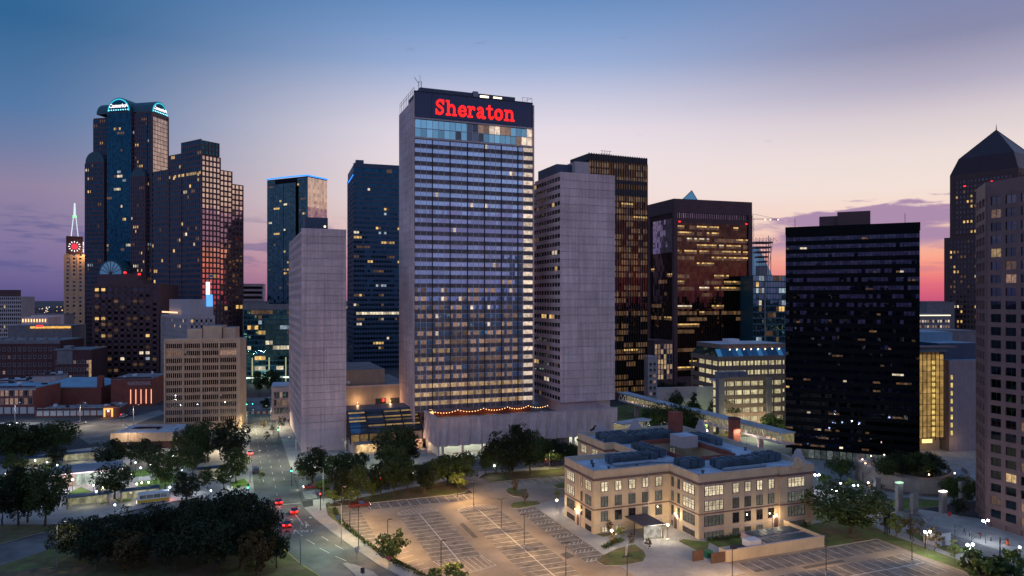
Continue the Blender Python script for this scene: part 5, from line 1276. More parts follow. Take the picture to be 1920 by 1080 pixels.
# piers and spandrels stand proud of the panes on the broad face (local -x) and on the corner facet
for j in range(12):
    y = -0.35 - j * pitch
    part(gt, 'pier', [granite], (0.0, 0.34, y - (pitch - win_w) / 2, y + (0.3 if j == 0 else (pitch - win_w) / 2), 0, GZ - 2.5))
for i in range(nfl + 1):
    zz = zf + i * fh
    part(gt, 'spandrel', [granite], (0.03, 0.345, -42, 0.0, zz - (fh - win_h) / 2, min(GZ - 2.51, zz + (fh - win_h) / 2)))
part(gt, 'parapet', [granite], (-0.05, 0.6, -42, 0.1, GZ - 2.5, GZ + .9))
for i in range(nfl - 1):
    for j in range(8):
        r = random.random(); o = put('window', GW[0] if r < .86 else GW[1] if r < .96 else GW[2], gt, (0.30, -0.35 - (j) * pitch - (pitch - win_w) / 2, zf + i * fh + (fh - win_h) / 2)); o.rotation_euler.z = R(-90)
fac = MB(); m2 = MB()
ang = math.atan2(ey, ex)
facet = []
for i in range(nfl + 1):
    zz = zf + i * fh
    m = MB(); m.box(0.1, 12.5, -0.02, 0.33, zz - (fh - win_h) / 2, min(GZ - 2.51, zz + (fh - win_h) / 2)); m.obj('spandrel', granite, gt, (0, 0, 0), ang)
for j in range(4):
    m = MB(); m.box(0.2 + j * 4.0, 1.3 + j * 4.0 - .1, -0.32, 0.35, 0, GZ - 2.5); m.obj('pier', granite, gt, (0, 0, 0), ang)
m = MB(); m.box(0, 12.6, -0.3, 0.3, GZ - 2.49, GZ + .85); m.obj('parapet', granite, gt, (0, 0, 0), ang)
for i in range(nfl - 1):
    for j in range(3): put('window', GW[0] if random.random() < .85 else GW[1], gt, ((1.35 + j * 4.0) * math.cos(ang) - 0.12 * math.sin(ang) * -1, (1.35 + j * 4.0) * math.sin(ang) - 0.12 * math.cos(ang), zf + i * fh + (fh - win_h) / 2), ang)
part(gt, 'penthouse', [granite, roof_mat], (8, 28, -30, -4, GZ + .01, GZ + 6, 0, 1))

# stone tower with glass pyramid crown
th = R(35); Y0 = 560; p = at(1840, Y0 - 20)
b = Bld('pyramid_tower', 'stone tower with a dark glass pyramid crown and spire, right', p, th)
c0 = at(1868, Y0 + 14) - p
def loc(v): return (v.x * math.cos(th) + v.y * math.sin(th), -v.x * math.sin(th) + v.y * math.cos(th))
lx, ly = loc(c0)
r0 = 33.0
zs, zp, zk, za = zt(442, Y0), zt(322, Y0), zt(290, Y0), zt(236, Y0)
def sq(r, z): return [(lx - r, ly - r, z), (lx + r, ly - r, z), (lx + r, ly + r, z), (lx - r, ly + r, z)]
f = dict(fh=4.0, bw=2.6, sp=0.5, spd=0.35, mw=1.2, md=0.4, p=0.4, run=3, mixw=(9, 1, 4, 0))
r1 = 27.0; r2 = 24.0
b.core.box(lx - r1, lx + r1, ly - r1, ly + r1, 0, zs, 0, 1); b.core.box(lx - r2, lx + r2, ly - r2, ly + r2, zs, zp, 0, 1)
for o, rr, z0_, z1_ in ((0, r1, 0, zs - 2), (0, r2, zs + 2, zp - 4)):
    b.face('L', lx - rr, ly - rr + 4, ly + rr - 4, z0_, z1_, **f); b.face('F', ly - rr, lx - rr + 4, lx + rr - 4, z0_, z1_, **f)
m = MB(); q0, q1 = sq(r2 * 0.99, zp + .01), sq(r2 * 0.80, zk)
for i in range(4): m.poly([q0[i], q0[(i + 1) % 4], q1[(i + 1) % 4], q1[i]])
for i in range(4): m.poly([q1[i], q1[(i + 1) % 4], (lx, ly, za)])
m.obj('pyramid_roof', solid('pyramid_glass', (0.05, 0.022, 0.028), 0.3, var=0.15, scale=0.15, spec=0.25), b.root)
m = MB()
for i in range(4): m.tube(q0[i], q1[i], 0.4, n=4); m.tube(q1[i], (lx, ly, za), 0.35, n=4)
m.obj('hip_rib', red_granite, b.root)
m = MB(); m.tube((lx, ly, za - 1), (lx, ly, zt(224, Y0)), 0.5, 0.08, n=5); m.obj('spire', dark_metal, b.root)
part(b.root, 'warning_lamp', [red_lamp], (lx - r2 - .6, lx - r2 - .1, ly + r2 * .5, ly + r2 * .5 + 1.6, zt(346, Y0), zt(344, Y0))); part(b.root, 'warning_lamp', [red_lamp], (lx - r2 - .6, lx - r2 - .1, ly - r2 * .3, ly - r2 * .3 + 1.6, zt(343, Y0), zt(341, Y0)))
pst = solid('umber_stone', (0.10, 0.058, 0.055), 0.7, var=0.1)
b.done([pst, roof_mat], [pst], G_dark)
t, w, h = low('bright_topped_office', 'low office with a bright white line along its top floor, far right', 1722, 1782, 480, 590, 25, concrete_dark, concrete_dark, R(8))
part(t, 'cornice_light', [glow('cornice_light', (1.0, 0.85, 0.6), 1.8)], (0, w, -0.3, -.05, h - .8, h - .2))
windows_on(t, w, h - 16, 4, 12, 1.2, 1.6, 3.6, [L_white_o, L_warm_o, G_obj, L_dim_o], x0=.4)
low('purple_roof_block', 'dark flat-roofed block rising behind the bright-topped office', 1738, 1790, 560, 567, 20, concrete_dark, concrete_dark, R(8))
low('low_slab_roof', 'dark low roof slab in front of the bright-topped office', 1722, 1830, 330, 622, 20, concrete_dark, roof_mat, R(8))

# ---------------------------------------------------------------- parking garage with glass clerestory
th = R(14); p, a_, b_ = block(1296, 1347, 1480, 340, th)
g = thing('parking_garage', 'brown multi-storey parking garage with lit decks and a sloped glass roof band', 'garage', (p.x, p.y, 0), th)
gz = zt(676, 340); deck = solid('deck_brown', (0.24, 0.165, 0.13), 0.8, var=0.12); g_in = lit('garage_light', (1.0, 0.86, 0.50), 0.62, obj=True, lo=.75, hi=1.15, scale=0.7)
part(g, 'inner_core', [concrete_dark], (4, a_, 4, b_, 0, gz + 6)); nl = 6; lh = gz / nl
for i in range(nl):
    z = i * lh
    part(g, 'deck', [deck], (0, a_, 0, 3.99, z + lh - 0.5, z + lh), (0, 3.99, 4.0, b_, z + lh - 0.5, z + lh)); part(g, 'deck_parapet', [deck], (-0.1, a_, -0.25, -0.003, z + lh * .9, z + lh * 1.42)); part(g, 'deck_parapet', [deck], (-0.25, -0.003, 0, b_, z + lh * .9, z + lh * 1.42))
    for j in range(10): part(g, 'lit_bay', [g_in], (j * a_ / 10 + .3, (j + 1) * a_ / 10 - .3, 3.6, 3.7, z + .3, z + lh - .55))
    for j in range(4): part(g, 'lit_bay', [g_in], (3.6, 3.7, 4 + j * (b_ - 4) / 4 + .2, 4 + (j + 1) * (b_ - 4) / 4 - .2, z + .3, z + lh - .55))
for j in range(11): part(g, 'column', [deck], (j * a_ / 10 - .3, j * a_ / 10 + .3, 0.02, 0.6, 0, gz))
for j in range(1, 5): part(g, 'column', [deck], (0.02, .6, j * b_ / 4 - .6, j * b_ / 4, 0, gz))
for i in range(14):
    m = MB(); x0, x1 = i * a_ / 14, (i + 1) * a_ / 14; m.poly([(x0 + .08, -0.2, gz + 1.0), (x1 - .08, -0.2, gz + 1.0), (x1 - .08, 3.2, gz + 5.2), (x0 + .08, 3.2, gz + 5.2)]); m.obj('glass_pane', atr_glass if i % 4 else G_teal_obj, g)
for i in range(5):
    m = MB(); y0, y1 = i * b_ / 5, (i + 1) * b_ / 5; m.poly([(-0.2, y1 - .08, gz + 1.0), (-.2, y0 + .08, gz + 1.0), (3.2, y0 + .08 + 3 * (i == 0), gz + 5.2), (3.2, y1 - .08, gz + 5.2)]); m.obj('glass_pane', G_teal_obj, g)
part(g, 'roof', [deck, roof_white], (3.0, a_, 3.25, b_, gz + 5.25, gz + 7.4, 0, 1)); part(g, 'roof_unit', [white_metal], (a_ * .3, a_ * .45, 10, 16, gz + 7.41, gz + 9.4))
rlm = MB(); rlm.ball((0, 0, 0), .3, 6, 4); rl_ = rlm.mesh('roof_lamp', [MATS['roof_lamp']])
for i in range(8): put('roof_lamp', rl_, g, (a_ * .2 + i * a_ / 10, 2.6, gz + 4.9))
th = R(14); p, a2, b2 = block(1330, 1348, 1480, 296, th)
g2 = thing('ramp_garage', 'lower open parking deck with ramps and rooftop plant, right of the trees', 'garage', (p.x, p.y, 0), th); gz = zt(712, 300)
a2 = max(a2, 25); b2 = min(b2, 20)
part(g2, 'inner_core', [concrete_dark], (4, a2, 5, b2, 0, gz - .6)); nl = 6; lh = gz / nl
for i in range(nl):
    z = i * lh; part(g2, 'deck', [deck], (0, a2, 0, 4.99, z + lh - .4, z + lh)); part(g2, 'deck_parapet', [deck], (-.1, a2, -0.25, -0.003, z + lh * .88, z + lh * 1.36))
    for j in range(9): part(g2, 'lit_bay', [g_in], (j * a2 / 9 + .15, (j + 1) * a2 / 9 - .15, 4.7, 4.8, z + .3, z + lh - .45)); part(g2, 'column', [deck], (j * a2 / 9 - .2, j * a2 / 9 + .2, .05, .5, z, z + lh - .41))
for x in (-0.4, a2 * .66): part(g2, 'stair_tower', [concrete_dark], (x, x + 2.6, -0.8, 2, 0, gz + 1.0))
part(g2, 'roof', [roof_white], (0, a2, 5.0, b2, gz - .59, gz)); 
for i in range(3): part(g2, 'cooling_unit', [grey_metal], (5 + i * 4.4, 9 + i * 4.4, 7, 12, gz + .01, gz + 2.6))
for x in (4, 12, 20): lamp_light(g2, (x, -3, 5), 260, (1, .86, .5), .4)
lamp_light(g2, (8, -16, 7), 600, (.85, 1, .6), .5)
low('garden_wall_block', 'long pale garden wall lit green in front of the garages', 1232, 1368, 325, 729, 1.0, pale_stone, pale_stone, R(10), 'wall')
gw = thing('wall_lamp', 'green-white floodlight at the foot of the long pale garden wall', 'floodlight', at(1322, 318, 0)); part(gw, 'lamp_head', [glow('flood_head', (.7, 1, .6), 4)], (-.3, .3, -.3, .3, 0.3, .8)); lamp_light(gw, (0, -1, 2.0), 420, (.7, 1, .5), .3)

# ================================================================== OLD SCHOOL
p = G(79, 140); sc = thing('school_building', 'four-storey tan brick former school with curved gables beside the parking lot', 'school', (p.x, p.y, 0), TH)
WZ = 13.9
part(sc, 'wall', [brick_tan], (0, 21, 12, 28, 0, WZ)); part(sc, 'wall', [brick_tan], (21.003, 44, 0, 16, 0, WZ)); part(sc, 'wall', [brick_tan], (44.003, 54.5, -0.6, 58, 0, WZ))
part(sc, 'wall', [brick_tan], (21.003, 29, 16.003, 40, 0, WZ)); part(sc, 'wall', [brick_tan], (18, 44, 40.003, 57, 0, WZ))
rf = solid('school_roof', (0.46, 0.50, 0.56), 0.9, var=0.25, scale=0.25)
roof = part(sc, 'roof', [rf], (0.4, 21.2, 12.4, 27.6, WZ, WZ + .12), (21.4, 44, .4, 16, WZ, WZ + .12), (44.2, 54.1, -.2, 57.6, WZ, WZ + .12), (21.4, 28.8, 16.2, 40, WZ, WZ + .12), (18.4, 44, 40.4, 56.6, WZ, WZ + .12))
edges = [((0, 28), (0, 12)), ((0, 12), (21, 12)), ((21, 12), (21, 0)), ((21, 0), (44, 0)), ((44, 0), (44, -.6)), ((44, -.6), (54.5, -.6)), ((54.5, -.6), (54.5, 58)), ((54.5, 58), (44, 58)), ((44, 57), (18, 57)), ((18, 57), (18, 40)), ((18, 40), (21, 40)), ((21, 40), (21, 28)), ((21, 28), (0, 28)), ((29, 16), (44, 16)), ((29, 40), (29, 16)), ((44, 40), (29, 40)), ((44, 16), (44, 40))]
def wall_strip(name, mat, e, z0, z1, out, inn):
    (x0, y0), (x1, y1) = e
    dx, dy = x1 - x0, y1 - y0; ln = math.hypot(dx, dy); dx, dy = dx / ln, dy / ln; nx, ny = dy, -dx
    a0, a1 = -out + .002, ln + out - .002
    if name == 'parapet': a0, a1 = 0.003, ln - .003
    q = [(x0 + dx * t + nx * o, y0 + dy * t + ny * o) for t, o in ((a0, -inn), (a1, -inn), (a1, out), (a0, out))]
    m = MB(); m.prism(q, z0, z1); return m.obj(name, mat, sc)
for i, e in enumerate(edges):
    wall_strip('parapet', brick_tan if i < 13 else brick_red, e, WZ + .002, WZ + 1.15, 0.0, 0.38)
    if i < 13:
        wall_strip('coping', pale_stone, e, WZ + 1.16, WZ + 1.30, 0.10 + .001 * i, 0.42)
        wall_strip('cornice', trim_brown, e, 12.75 + .002 * i, 13.25, 0.28 + .001 * i, -0.001)
        wall_strip('string_course', trim_brown, e, 5.75 + .002 * i, 6.0, 0.16 + .001 * i, -0.001)
        wall_strip('plinth', pale_stone, e, 2.05 + .002 * i, 2.25, 0.12 + .001 * i, -0.001)
frame_m = solid('window_frame', (0.05, 0.035, 0.03), 0.6)
sch_lit = lit('class_lit', (1.0, 0.82, 0.54), 0.95, obj=True, lo=.6, hi=1.1, scale=1.2); sch_half = lit('class_half', (0.75, 0.75, 0.62), 0.16, obj=True, lo=.2, hi=1.3, scale=1.5)
_sw = {}
def swin(n, w, h, kind):
    key = (n, w, h, kind)
    if key in _sw: return _sw[key]
    m = MB(); mats = {'lit': sch_lit, 'half': sch_half, 'dark': G_obj}
    m.box(-0.08, w + .08, -0.03, 0.0, -.08, h + .08, 1)
    pw_ = w / n
    for i in range(n):
        m.poly([(i * pw_ + .07, -0.045, 0.05), ((i + 1) * pw_ - .07, -0.045, 0.05), ((i + 1) * pw_ - .07, -0.045, h - .05), (i * pw_ + .07, -0.045, h - .05)], 0)
        m.box(i * pw_ - .06, i * pw_ + .06, -0.12, -0.03, 0.0, h, 1)
        if i < n: m.box(i * pw_ + pw_ / 2 - .025, i * pw_ + pw_ / 2 + .025, -0.07, -0.03, h * .5, h - .01, 1)
    m.box(w - .06, w + .06, -0.12, -.03, 0, h, 1); m.box(.003, w - .003, -0.10, -.03, h * .5 - .04, h * .5 + .04, 1); m.box(.004, w - .004, -0.065, -.03, h * .75 - .025, h * .75 + .025, 1)
    m.box(-0.15, w + .15, -0.20, 0.0, -.2, -.081, 2)
    m.box(-0.12, w + .12, -0.14, 0.0, h + .081, h + .3, 2)
    _sw[key] = m.mesh('window', [mats[kind], frame_m, pale_stone]); return _sw[key]
def W(x, y, z, n, w, h, kind, side='F'):
    if side == 'F': put('window', swin(n, w, h, kind), sc, (x, y - .003, z))
    else: put('window', swin(n, w, h, kind), sc, (x - .003, y + w, z), R(-90))
rows = [(0.35, 1.25), (3.0, 2.3), (6.5, 2.3), (10.0, 2.25)]
kinds = [('lit', 'dark', 'lit', 'half'), ('half', 'dark', 'dark', 'half'), ('half', 'half', 'dark', 'half'), ('lit',)]
def pick(r): return random.choice(kinds[r])
for r, (z, h) in enumerate(rows):
    for i in range(5):
        if r == 0 and i in (2, 3): continue
        W(2.0 + i * 3.75, 12, z, 2, 1.75, h, 'lit' if r in (3,) or (r == 0) else ('half' if random.random() < .75 else 'dark'))
    n = 3 if r else 4
    W(0, 13.2, z, 3, 2.9, h, 'lit' if r == 3 else pick(r), 'L'); W(0, 17.9, z + (0 if r else .1), 1, .7, h, 'lit' if r == 3 else 'half', 'L') if r else None
    W(0, 22.2, z, 4, 4.2, h, 'lit' if r >= 2 else 'half', 'L')
    W(21, 1.6, z, 4, 4.6, h, ('half', 'half', 'lit', 'lit')[r], 'L'); W(21, 7.6, z, 1, .8, h, 'half', 'L') if r else None; W(21, 10.2, z, 1, .8, h, 'half', 'L')
    W(22.6, 0, z, 5, 5.2, h, ('half', 'half', 'lit', 'lit')[r])
    for i in range(4):
        if r == 0 and i == 3: continue
        W(30.6 + i * 3.45, 0, z, 2, 1.65, h, 'lit' if r == 3 else ('half' if random.random() < .65 else 'dark'))
    W(46.4, -.6, z, 5, 5.0, h, ('half', 'half', 'half', 'lit')[r])
    if r >= 2:
        for i in range(3): W(31 + i * 4.2, 40, z, 2, 1.9, h, 'lit' if i < 2 else 'half')
    W(18, 44, z, 3, 3.4, h, pick(r), 'L'); W(18, 51, z, 3, 3.4, h, pick(r), 'L')
# doors, canopy, pipes
def door(x, y, side):
    m = MB(); m.box(-0.9, .9, -0.35, 0, 0, 3.4, 1); m.box(-0.6, .6, -0.37, -.352, 0, 2.3, 0)
    pts = [(.6 * math.cos(math.pi * i / 8), 2.3 + .6 * math.sin(math.pi * i / 8)) for i in range(9)]; m.poly([(u, -.372, v) for u, v in pts], 0)
    o = m.obj('door', [wood_dark, pale_stone], sc, (x, y, 0.12)); o.rotation_euler.z = R(-90) if side == 'L' else 0
door(0, 19.6, 'L'); door(21, 8.9, 'L'); door(43, 0, 'F')
for x, y in ((14.8, 11.75), (22.0, -.3), (53.6, -0.95)):
    m = MB(); m.tube((x, y, 0), (x, y, 13), 0.09, n=6); m.obj('drainpipe', pale_stone, sc); part(sc, 'hopper', [pale_stone], (x - .25, x + .25, y - .2, y + .2, 12.3, 12.74))
can = part(sc, 'canopy', [solid('canopy_roof', (0.10, 0.09, 0.10), 0.6)], (8.4, 14.2, 3.6, 11.97, 3.35, 3.62))
for x, y in ((8.7, 4.0), (13.9, 4.0), (8.7, 8.0), (13.9, 8.0)): part(sc, 'canopy_post', [dark_metal], (x - .08, x + .08, y - .08, y + .08, .13, 3.34))
vest = lit('vestibule_lit', (1.0, 0.92, 0.74), 0.5, obj=True, lo=.85, hi=1.1)
for i in range(4): part(sc, 'vestibule_pane', [vest], (9.0 + i * 1.2, 10.1 + i * 1.2, 4.4, 4.5, .2, 3.0))
for i in range(3): part(sc, 'vestibule_pane', [vest], (13.75, 13.82, 4.6 + i * 1.8, 6.2 + i * 1.8, .2, 3.0))
lamp_light(sc, (11.3, 3.0, 3.0), 90, (1, .9, .7), .4); lamp_light(sc, (15.5, 8, 3.0), 60, (1, .85, .6), .3)
# sconces at the doors
for x, y in ((-0.5, 20.8), (20.5, 9.0), (43.0, -.5)):
    m = MB(); m.ball((x, y, 3.75), .16, 6, 4); m.obj('wall_lamp', glow('sconce%d' % int(x + 9), (1, .75, .4), 7), sc); lamp_light(sc, (x - .5, y - .9, 3.6), 70, (1, .75, .45), .15)
# curved gables
def gable(x0, y0, along, w, zb, hgt, mat=None, name='gable'):
    """outline with shoulders and a round top, 0.5 m thick"""
    n = 10; o = [(-w / 2, 0), (-w / 2, hgt * .25), (-w * .36, hgt * .30), (-w * .30, hgt * .55), (-w * .22, hgt * .60)]
    o += [(w * .22 * math.cos(math.pi - math.pi * i / n), hgt * .66 + hgt * .34 * math.sin(math.pi * i / n)) for i in range(n + 1)]
    o += [(w * .22, hgt * .60), (w * .30, hgt * .55), (w * .36, hgt * .30), (w / 2, hgt * .25), (w / 2, 0)]
    m = MB(); k = len(o); th_ = .25
    f0 = [(u, -th_, v) for u, v in o]; f1 = [(u, th_, v) for u, v in o]
    m.poly(f0[::-1], 0); m.poly(f1, 0)
    for i in range(k): j = (i + 1) % k; m.poly([f0[i], f0[j], f1[j], f1[i]], 0)
    ob = m.obj(name, [mat or pale_stone], sc, (x0, y0, zb)); ob.rotation_euler.z = R(90) if along == 'y' else 0
    return ob
zg = WZ + 1.31
gable(54.7, 5.0, 'y', 5.5, WZ + .3, 3.3); gable(49.2, -.75, 'x', 4.2, WZ + .6, 2.7, brick_tan)
gable(26, 57.1, 'x', 6, WZ + .4, 3.9); gable(38, 57.1, 'x', 6, WZ + .4, 3.7); gable(54.7, 46, 'y', 7, WZ + .3, 4.4)
part(sc, 'stair_house', [pale_stone, rf], (37, 42.5, 30.5, 36, WZ + .13, WZ + 3.4, 0, 1)); part(sc, 'chimney', [brick_red], (45.5, 48.8, 47, 50, WZ + .13, WZ + 7.2))
# rooftop plant: rows of units behind louvred screens
unit_m = solid('plant_metal', (0.085, 0.125, 0.155), 0.55, metal=0.2, var=0.2, obj_random=0.25); duct = solid('duct_metal', (0.32, 0.36, 0.40), 0.45, metal=0.5, var=0.2)
um = MB(); um.box(0, 1.9, 0, 1.9, 0, 1.7); um.tube((.95, .95, 1.7), (.95, .95, 1.95), .7, n=10); um.box(-.05, 1.95, -.05, 1.95, .3, .4); umesh = um.mesh('air_unit', [unit_m])
lv = MB()
for i in range(7): lv.box(0, 2.0, 0, .1, .15 + i * .24, .15 + i * .24 + .15)
lv.box(0, .1, -.02, .12, 0, 1.9); lv.box(1.9, 2.0, -.02, .12, 0, 1.9); lvm = lv.mesh('louvre_screen', [unit_m])
def plant(x0, y0, nx, ny, screens=True):
    for i in range(nx):
        for j in range(ny): put('air_unit', umesh, sc, (x0 + i * 2.15, y0 + j * 2.3, WZ + .45 + random.uniform(-.03, .1)))
    if screens:
        for i in range(int(nx * 2.15 / 2)): put('louvre_screen', lvm, sc, (x0 + i * 2.02, y0 - .35, WZ + .2))
plant(9.0, 19.0, 5, 2); plant(23.2, 9.2, 3, 2, False); plant(22.8, 22.5, 2, 5, False); plant(31.5, 6.0, 6, 2); plant(31, 43.5, 6, 3); plant(21, 47, 4, 2); plant(20.2, 19.4, 1, 2, False); plant(20.5, 42, 5, 2); plant(45.8, 8.0, 3, 2, False); plant(46.5, 30, 2, 5, False)
def ductrun(pts, r=.45):
    m = MB()
    for q0, q1 in zip(pts, pts[1:]): m.tube((*q0, WZ + .9), (*q1, WZ + .9), r, n=6)
    m.obj('duct', duct, sc)
ductrun([(8, 17.2), (19, 17.2), (24, 14.5), (27.5, 14.5)]); ductrun([(30.5, 3.4), (43, 3.4)]); ductrun([(22.6, 33), (27.8, 33), (27.8, 24)]); ductrun([(20, 45), (30, 45)]); ductrun([(45.5, 20), (45.5, 42)], .35)
cm = MB(); cm.box(0, .5, 0, .3, 0, .35); cmm = cm.mesh('vent_block', [duct])
for i in range(16): put('vent_block', cmm, sc, (31.5 + i * .75, 4.6, WZ + .14))
for x, y in ((4, 20), (6, 15.5), (5.2, 23), (13.5, 15), (25, 4), (49, 14), (50, 30), (47.5, 8), (52, 22)):
    m = MB(); m.tube((0, 0, 0), (0, 0, .7), .3, n=8); m.tube((0, 0, .7), (0, 0, .95), .45, n=8); m.obj('roof_vent', unit_m, sc, (x, y, WZ + .13))
# service yard
yd = thing('service_yard', 'walled service yard with louvred plant and bins in front of the old school', 'yard', G(97, 126.2), TH)
part(yd, 'wall', [brick_tan], (0, 26.8, 0, .35, 0.01, 2.4)); part(yd, 'wall', [brick_tan], (26.45, 26.8, .353, 12.5, 0.01, 2.4)); part(yd, 'wall', [brick_tan], (0.0, .35, .353, 2.4, 0.01, 2.4)); part(yd, 'coping', [pale_stone], (-.06, 26.86, -.06, .41, 2.402, 2.52))
part(yd, 'gate', [wood_dark], (-3.6, -.1, .1, .25, .15, 2.3)); part(yd, 'gate', [wood_dark], (-6.5, -3.75, 2.6, 2.75, .15, 2.3))
part(yd, 'container', [white_metal], (8.5, 11.8, 3, 5.4, .14, 2.5)); part(yd, 'bin', [solid('bin_green', (.03, .16, .08), .5)], (-2.6, -.9, 3, 4.6, .14, 1.5)); part(yd, 'generator', [dark_metal], (4.5, 7.3, 2.6, 4.4, .14, 1.7))
for i in range(9): part(yd, 'plant_louvre', [unit_m], (13.0 + i * 1.45, 14.2 + i * 1.45, 1.6, 5.2, 1.75, 1.95)); part(yd, 'plant_louvre', [unit_m], (13.0 + i * 1.45, 14.2 + i * 1.45, 6.4, 10.0, 1.75, 1.95))
part(yd, 'plant_deck', [concrete], (12.6, 26.4, 1.0, 11, .14, 1.6))
lamp_light(yd, (19, 10.8, 3.4), 50, (1, .8, .5), .3)

# ---------------------------------------------------------------- skybridge
def truss(name, label, p0, p1, zb, zh, wd, bays_):
    d = p1 - p0; ln = math.hypot(d.x, d.y); t = thing(name, label, 'skybridge', (p0.x, p0.y, 0), math.atan2(d.y, d.x))
    part(t, 'deck', [concrete], (0, ln, -wd / 2, wd / 2, zb - .5, zb)); part(t, 'roof', [roof_white], (-.2, ln + .2, -wd / 2 - .3, wd / 2 + .3, zb + zh, zb + zh + .4))
    part(t, 'inner_wall', [lit('bridge_inner', (1.0, .86, .42), 0.22) if 'bridge_inner' not in MATS else MATS['bridge_inner']], (0.1, ln - .1, wd / 2 - .2, wd / 2 - .1, zb, zb + zh - .01))
    st = ln / bays_
    for i in range(bays_):
        m = MB(); x0 = i * st; m.tube((x0, -wd / 2, zb), (x0 + st / 2, -wd / 2, zb + zh), .13, n=5); m.tube((x0 + st / 2, -wd / 2, zb + zh), (x0 + st, -wd / 2, zb), .13, n=5); m.obj('truss_diagonal', white_metal, t)
    for z in (zb + .1, zb + zh - .1): m = MB(); m.tube((0, -wd / 2 - .02, z), (ln, -wd / 2 - .02, z), .2, n=5); m.obj('truss_chord', white_metal, t)
    for i in range(1, 4):
        x = i * ln / 4; part(t, 'pier', [concrete], (x - .5, x + .5, -1, 1, 0, zb - .51))
    for i in range(3): lamp_light(t, ((i + .5) * ln / 3, 0, zb + zh - .5), 90, (1, .9, .5), .3)
    return t
A_ = at(1480, 246); B_ = at(1292, 300); C_ = at(1168, 352)
truss('skybridge', 'white truss skybridge running to the black tower, lit from inside', B_, A_, 6.4, 3.4, 4.5, 18)
truss('skybridge', 'white truss skybridge section reaching back to the bronze tower foot', C_, B_ + Vector((-1.5, 0, 0)), 6.4, 3.4, 4.5, 14)
truss('skybridge', 'short white truss skybridge section leaving the pleated podium', at(1158, 268), at(1212, 278), 6.0, 3.2, 4.2, 6)
bp = thing('brick_pylon', 'square red brick pylon in front of the skybridge', 'pylon', at(1377, 262), R(20)); part(bp, 'shaft', [brick_red], (-1.5, 1.5, -1.5, 1.5, 0, 12)); part(bp, 'cap', [brick_dark], (-1.6, 1.6, -1.6, 1.6, 12.003, 12.6))

# ---------------------------------------------------------------- round ramp garden
c = gp(1702, 915); Rr = 15.2
rg = thing('ramp_garden', 'curved concrete ramp wall circling a raised tree garden below the black tower', 'garden ramp', (c.x + 3.5, c.y + 5, 0), 0)
n = 44
wallm = MB(); ramp_ = MB(); inner = MB()
for i in range(n):
    t0, t1 = R(125) + R(230) * i / n, R(125) + R(230) * (i + 1) / n
    hh = lambda t: 4.3 - 1.0 * max(0, math.cos(t - R(235))) + 1.3 * max(0, math.cos(t - R(170)))
    for (mb_, r0_, r1_, zlo, zhi) in ((wallm, Rr, Rr - .5, None, 1.0), (inner, Rr - 4.2, Rr - 4.6, None, 1.0)):
        q = []
        for t in (t0, t1):
            for r_ in (r0_, r1_): q.append((r_ * math.cos(t), r_ * math.sin(t), t))
        for a0, a1 in ((0, 2), (3, 1)):
            x0, x1 = q[a0], q[a1]; mb_.poly([(x0[0], x0[1], 1.0 if mb_ is wallm else hh(x0[2]) - .9), (x1[0], x1[1], 1.0 if mb_ is wallm else hh(x1[2]) - .9), (x1[0], x1[1], hh(x1[2]) + 1.0), (x0[0], x0[1], hh(x0[2]) + 1.0)])
        mb_.poly([(q[k_][0], q[k_][1], hh(q[k_][2]) + 1.0) for k_ in (0, 2, 3, 1)])
    ramp_.poly([((Rr - .5) * math.cos(t0), (Rr - .5) * math.sin(t0), hh(t0)), ((Rr - .5) * math.cos(t1), (Rr - .5) * math.sin(t1), hh(t1)), ((Rr - 4.2) * math.cos(t1), (Rr - 4.2) * math.sin(t1), hh(t1)), ((Rr - 4.2) * math.cos(t0), (Rr - 4.2) * math.sin(t0), hh(t0))])
rwall = solid('ramp_concrete', (0.33, 0.27, 0.23), 0.9, var=0.15, streak=0.15)
wallm.obj('outer_wall', rwall, rg); inner.obj('inner_wall', rwall, rg); ramp_.obj('ramp_deck', paving, rg)
m = MB(); m.prism([((Rr - 1) * math.cos(2 * math.pi * i / 24), (Rr - 1) * math.sin(2 * math.pi * i / 24)) for i in range(24)], 0, 1.2); m.obj('base', concrete_dark, rg)
m = MB(); m.prism([((Rr - 4.7) * math.cos(2 * math.pi * i / 24), (Rr - 4.7) * math.sin(2 * math.pi * i / 24)) for i in range(24)], 1.2, 3.4); m.obj('soil', dirt_mat, rg)
lb = MB(); lb.ball((0, 0, 0), .2, 6, 4); lbm = lb.mesh('ramp_lamp', [glow('ramp_lamp_glow', (1, .7, .4), 9)])
for t in (150, 175, 118, 95, 215, 262, 300):
    x, y = (Rr - 2.2) * math.cos(R(t)), (Rr - 2.2) * math.sin(R(t)); put('ramp_lamp', lbm, rg, (x, y, 5.9)); lamp_light(rg, (x, y, 6.3), 9, (1, .65, .35), .2)
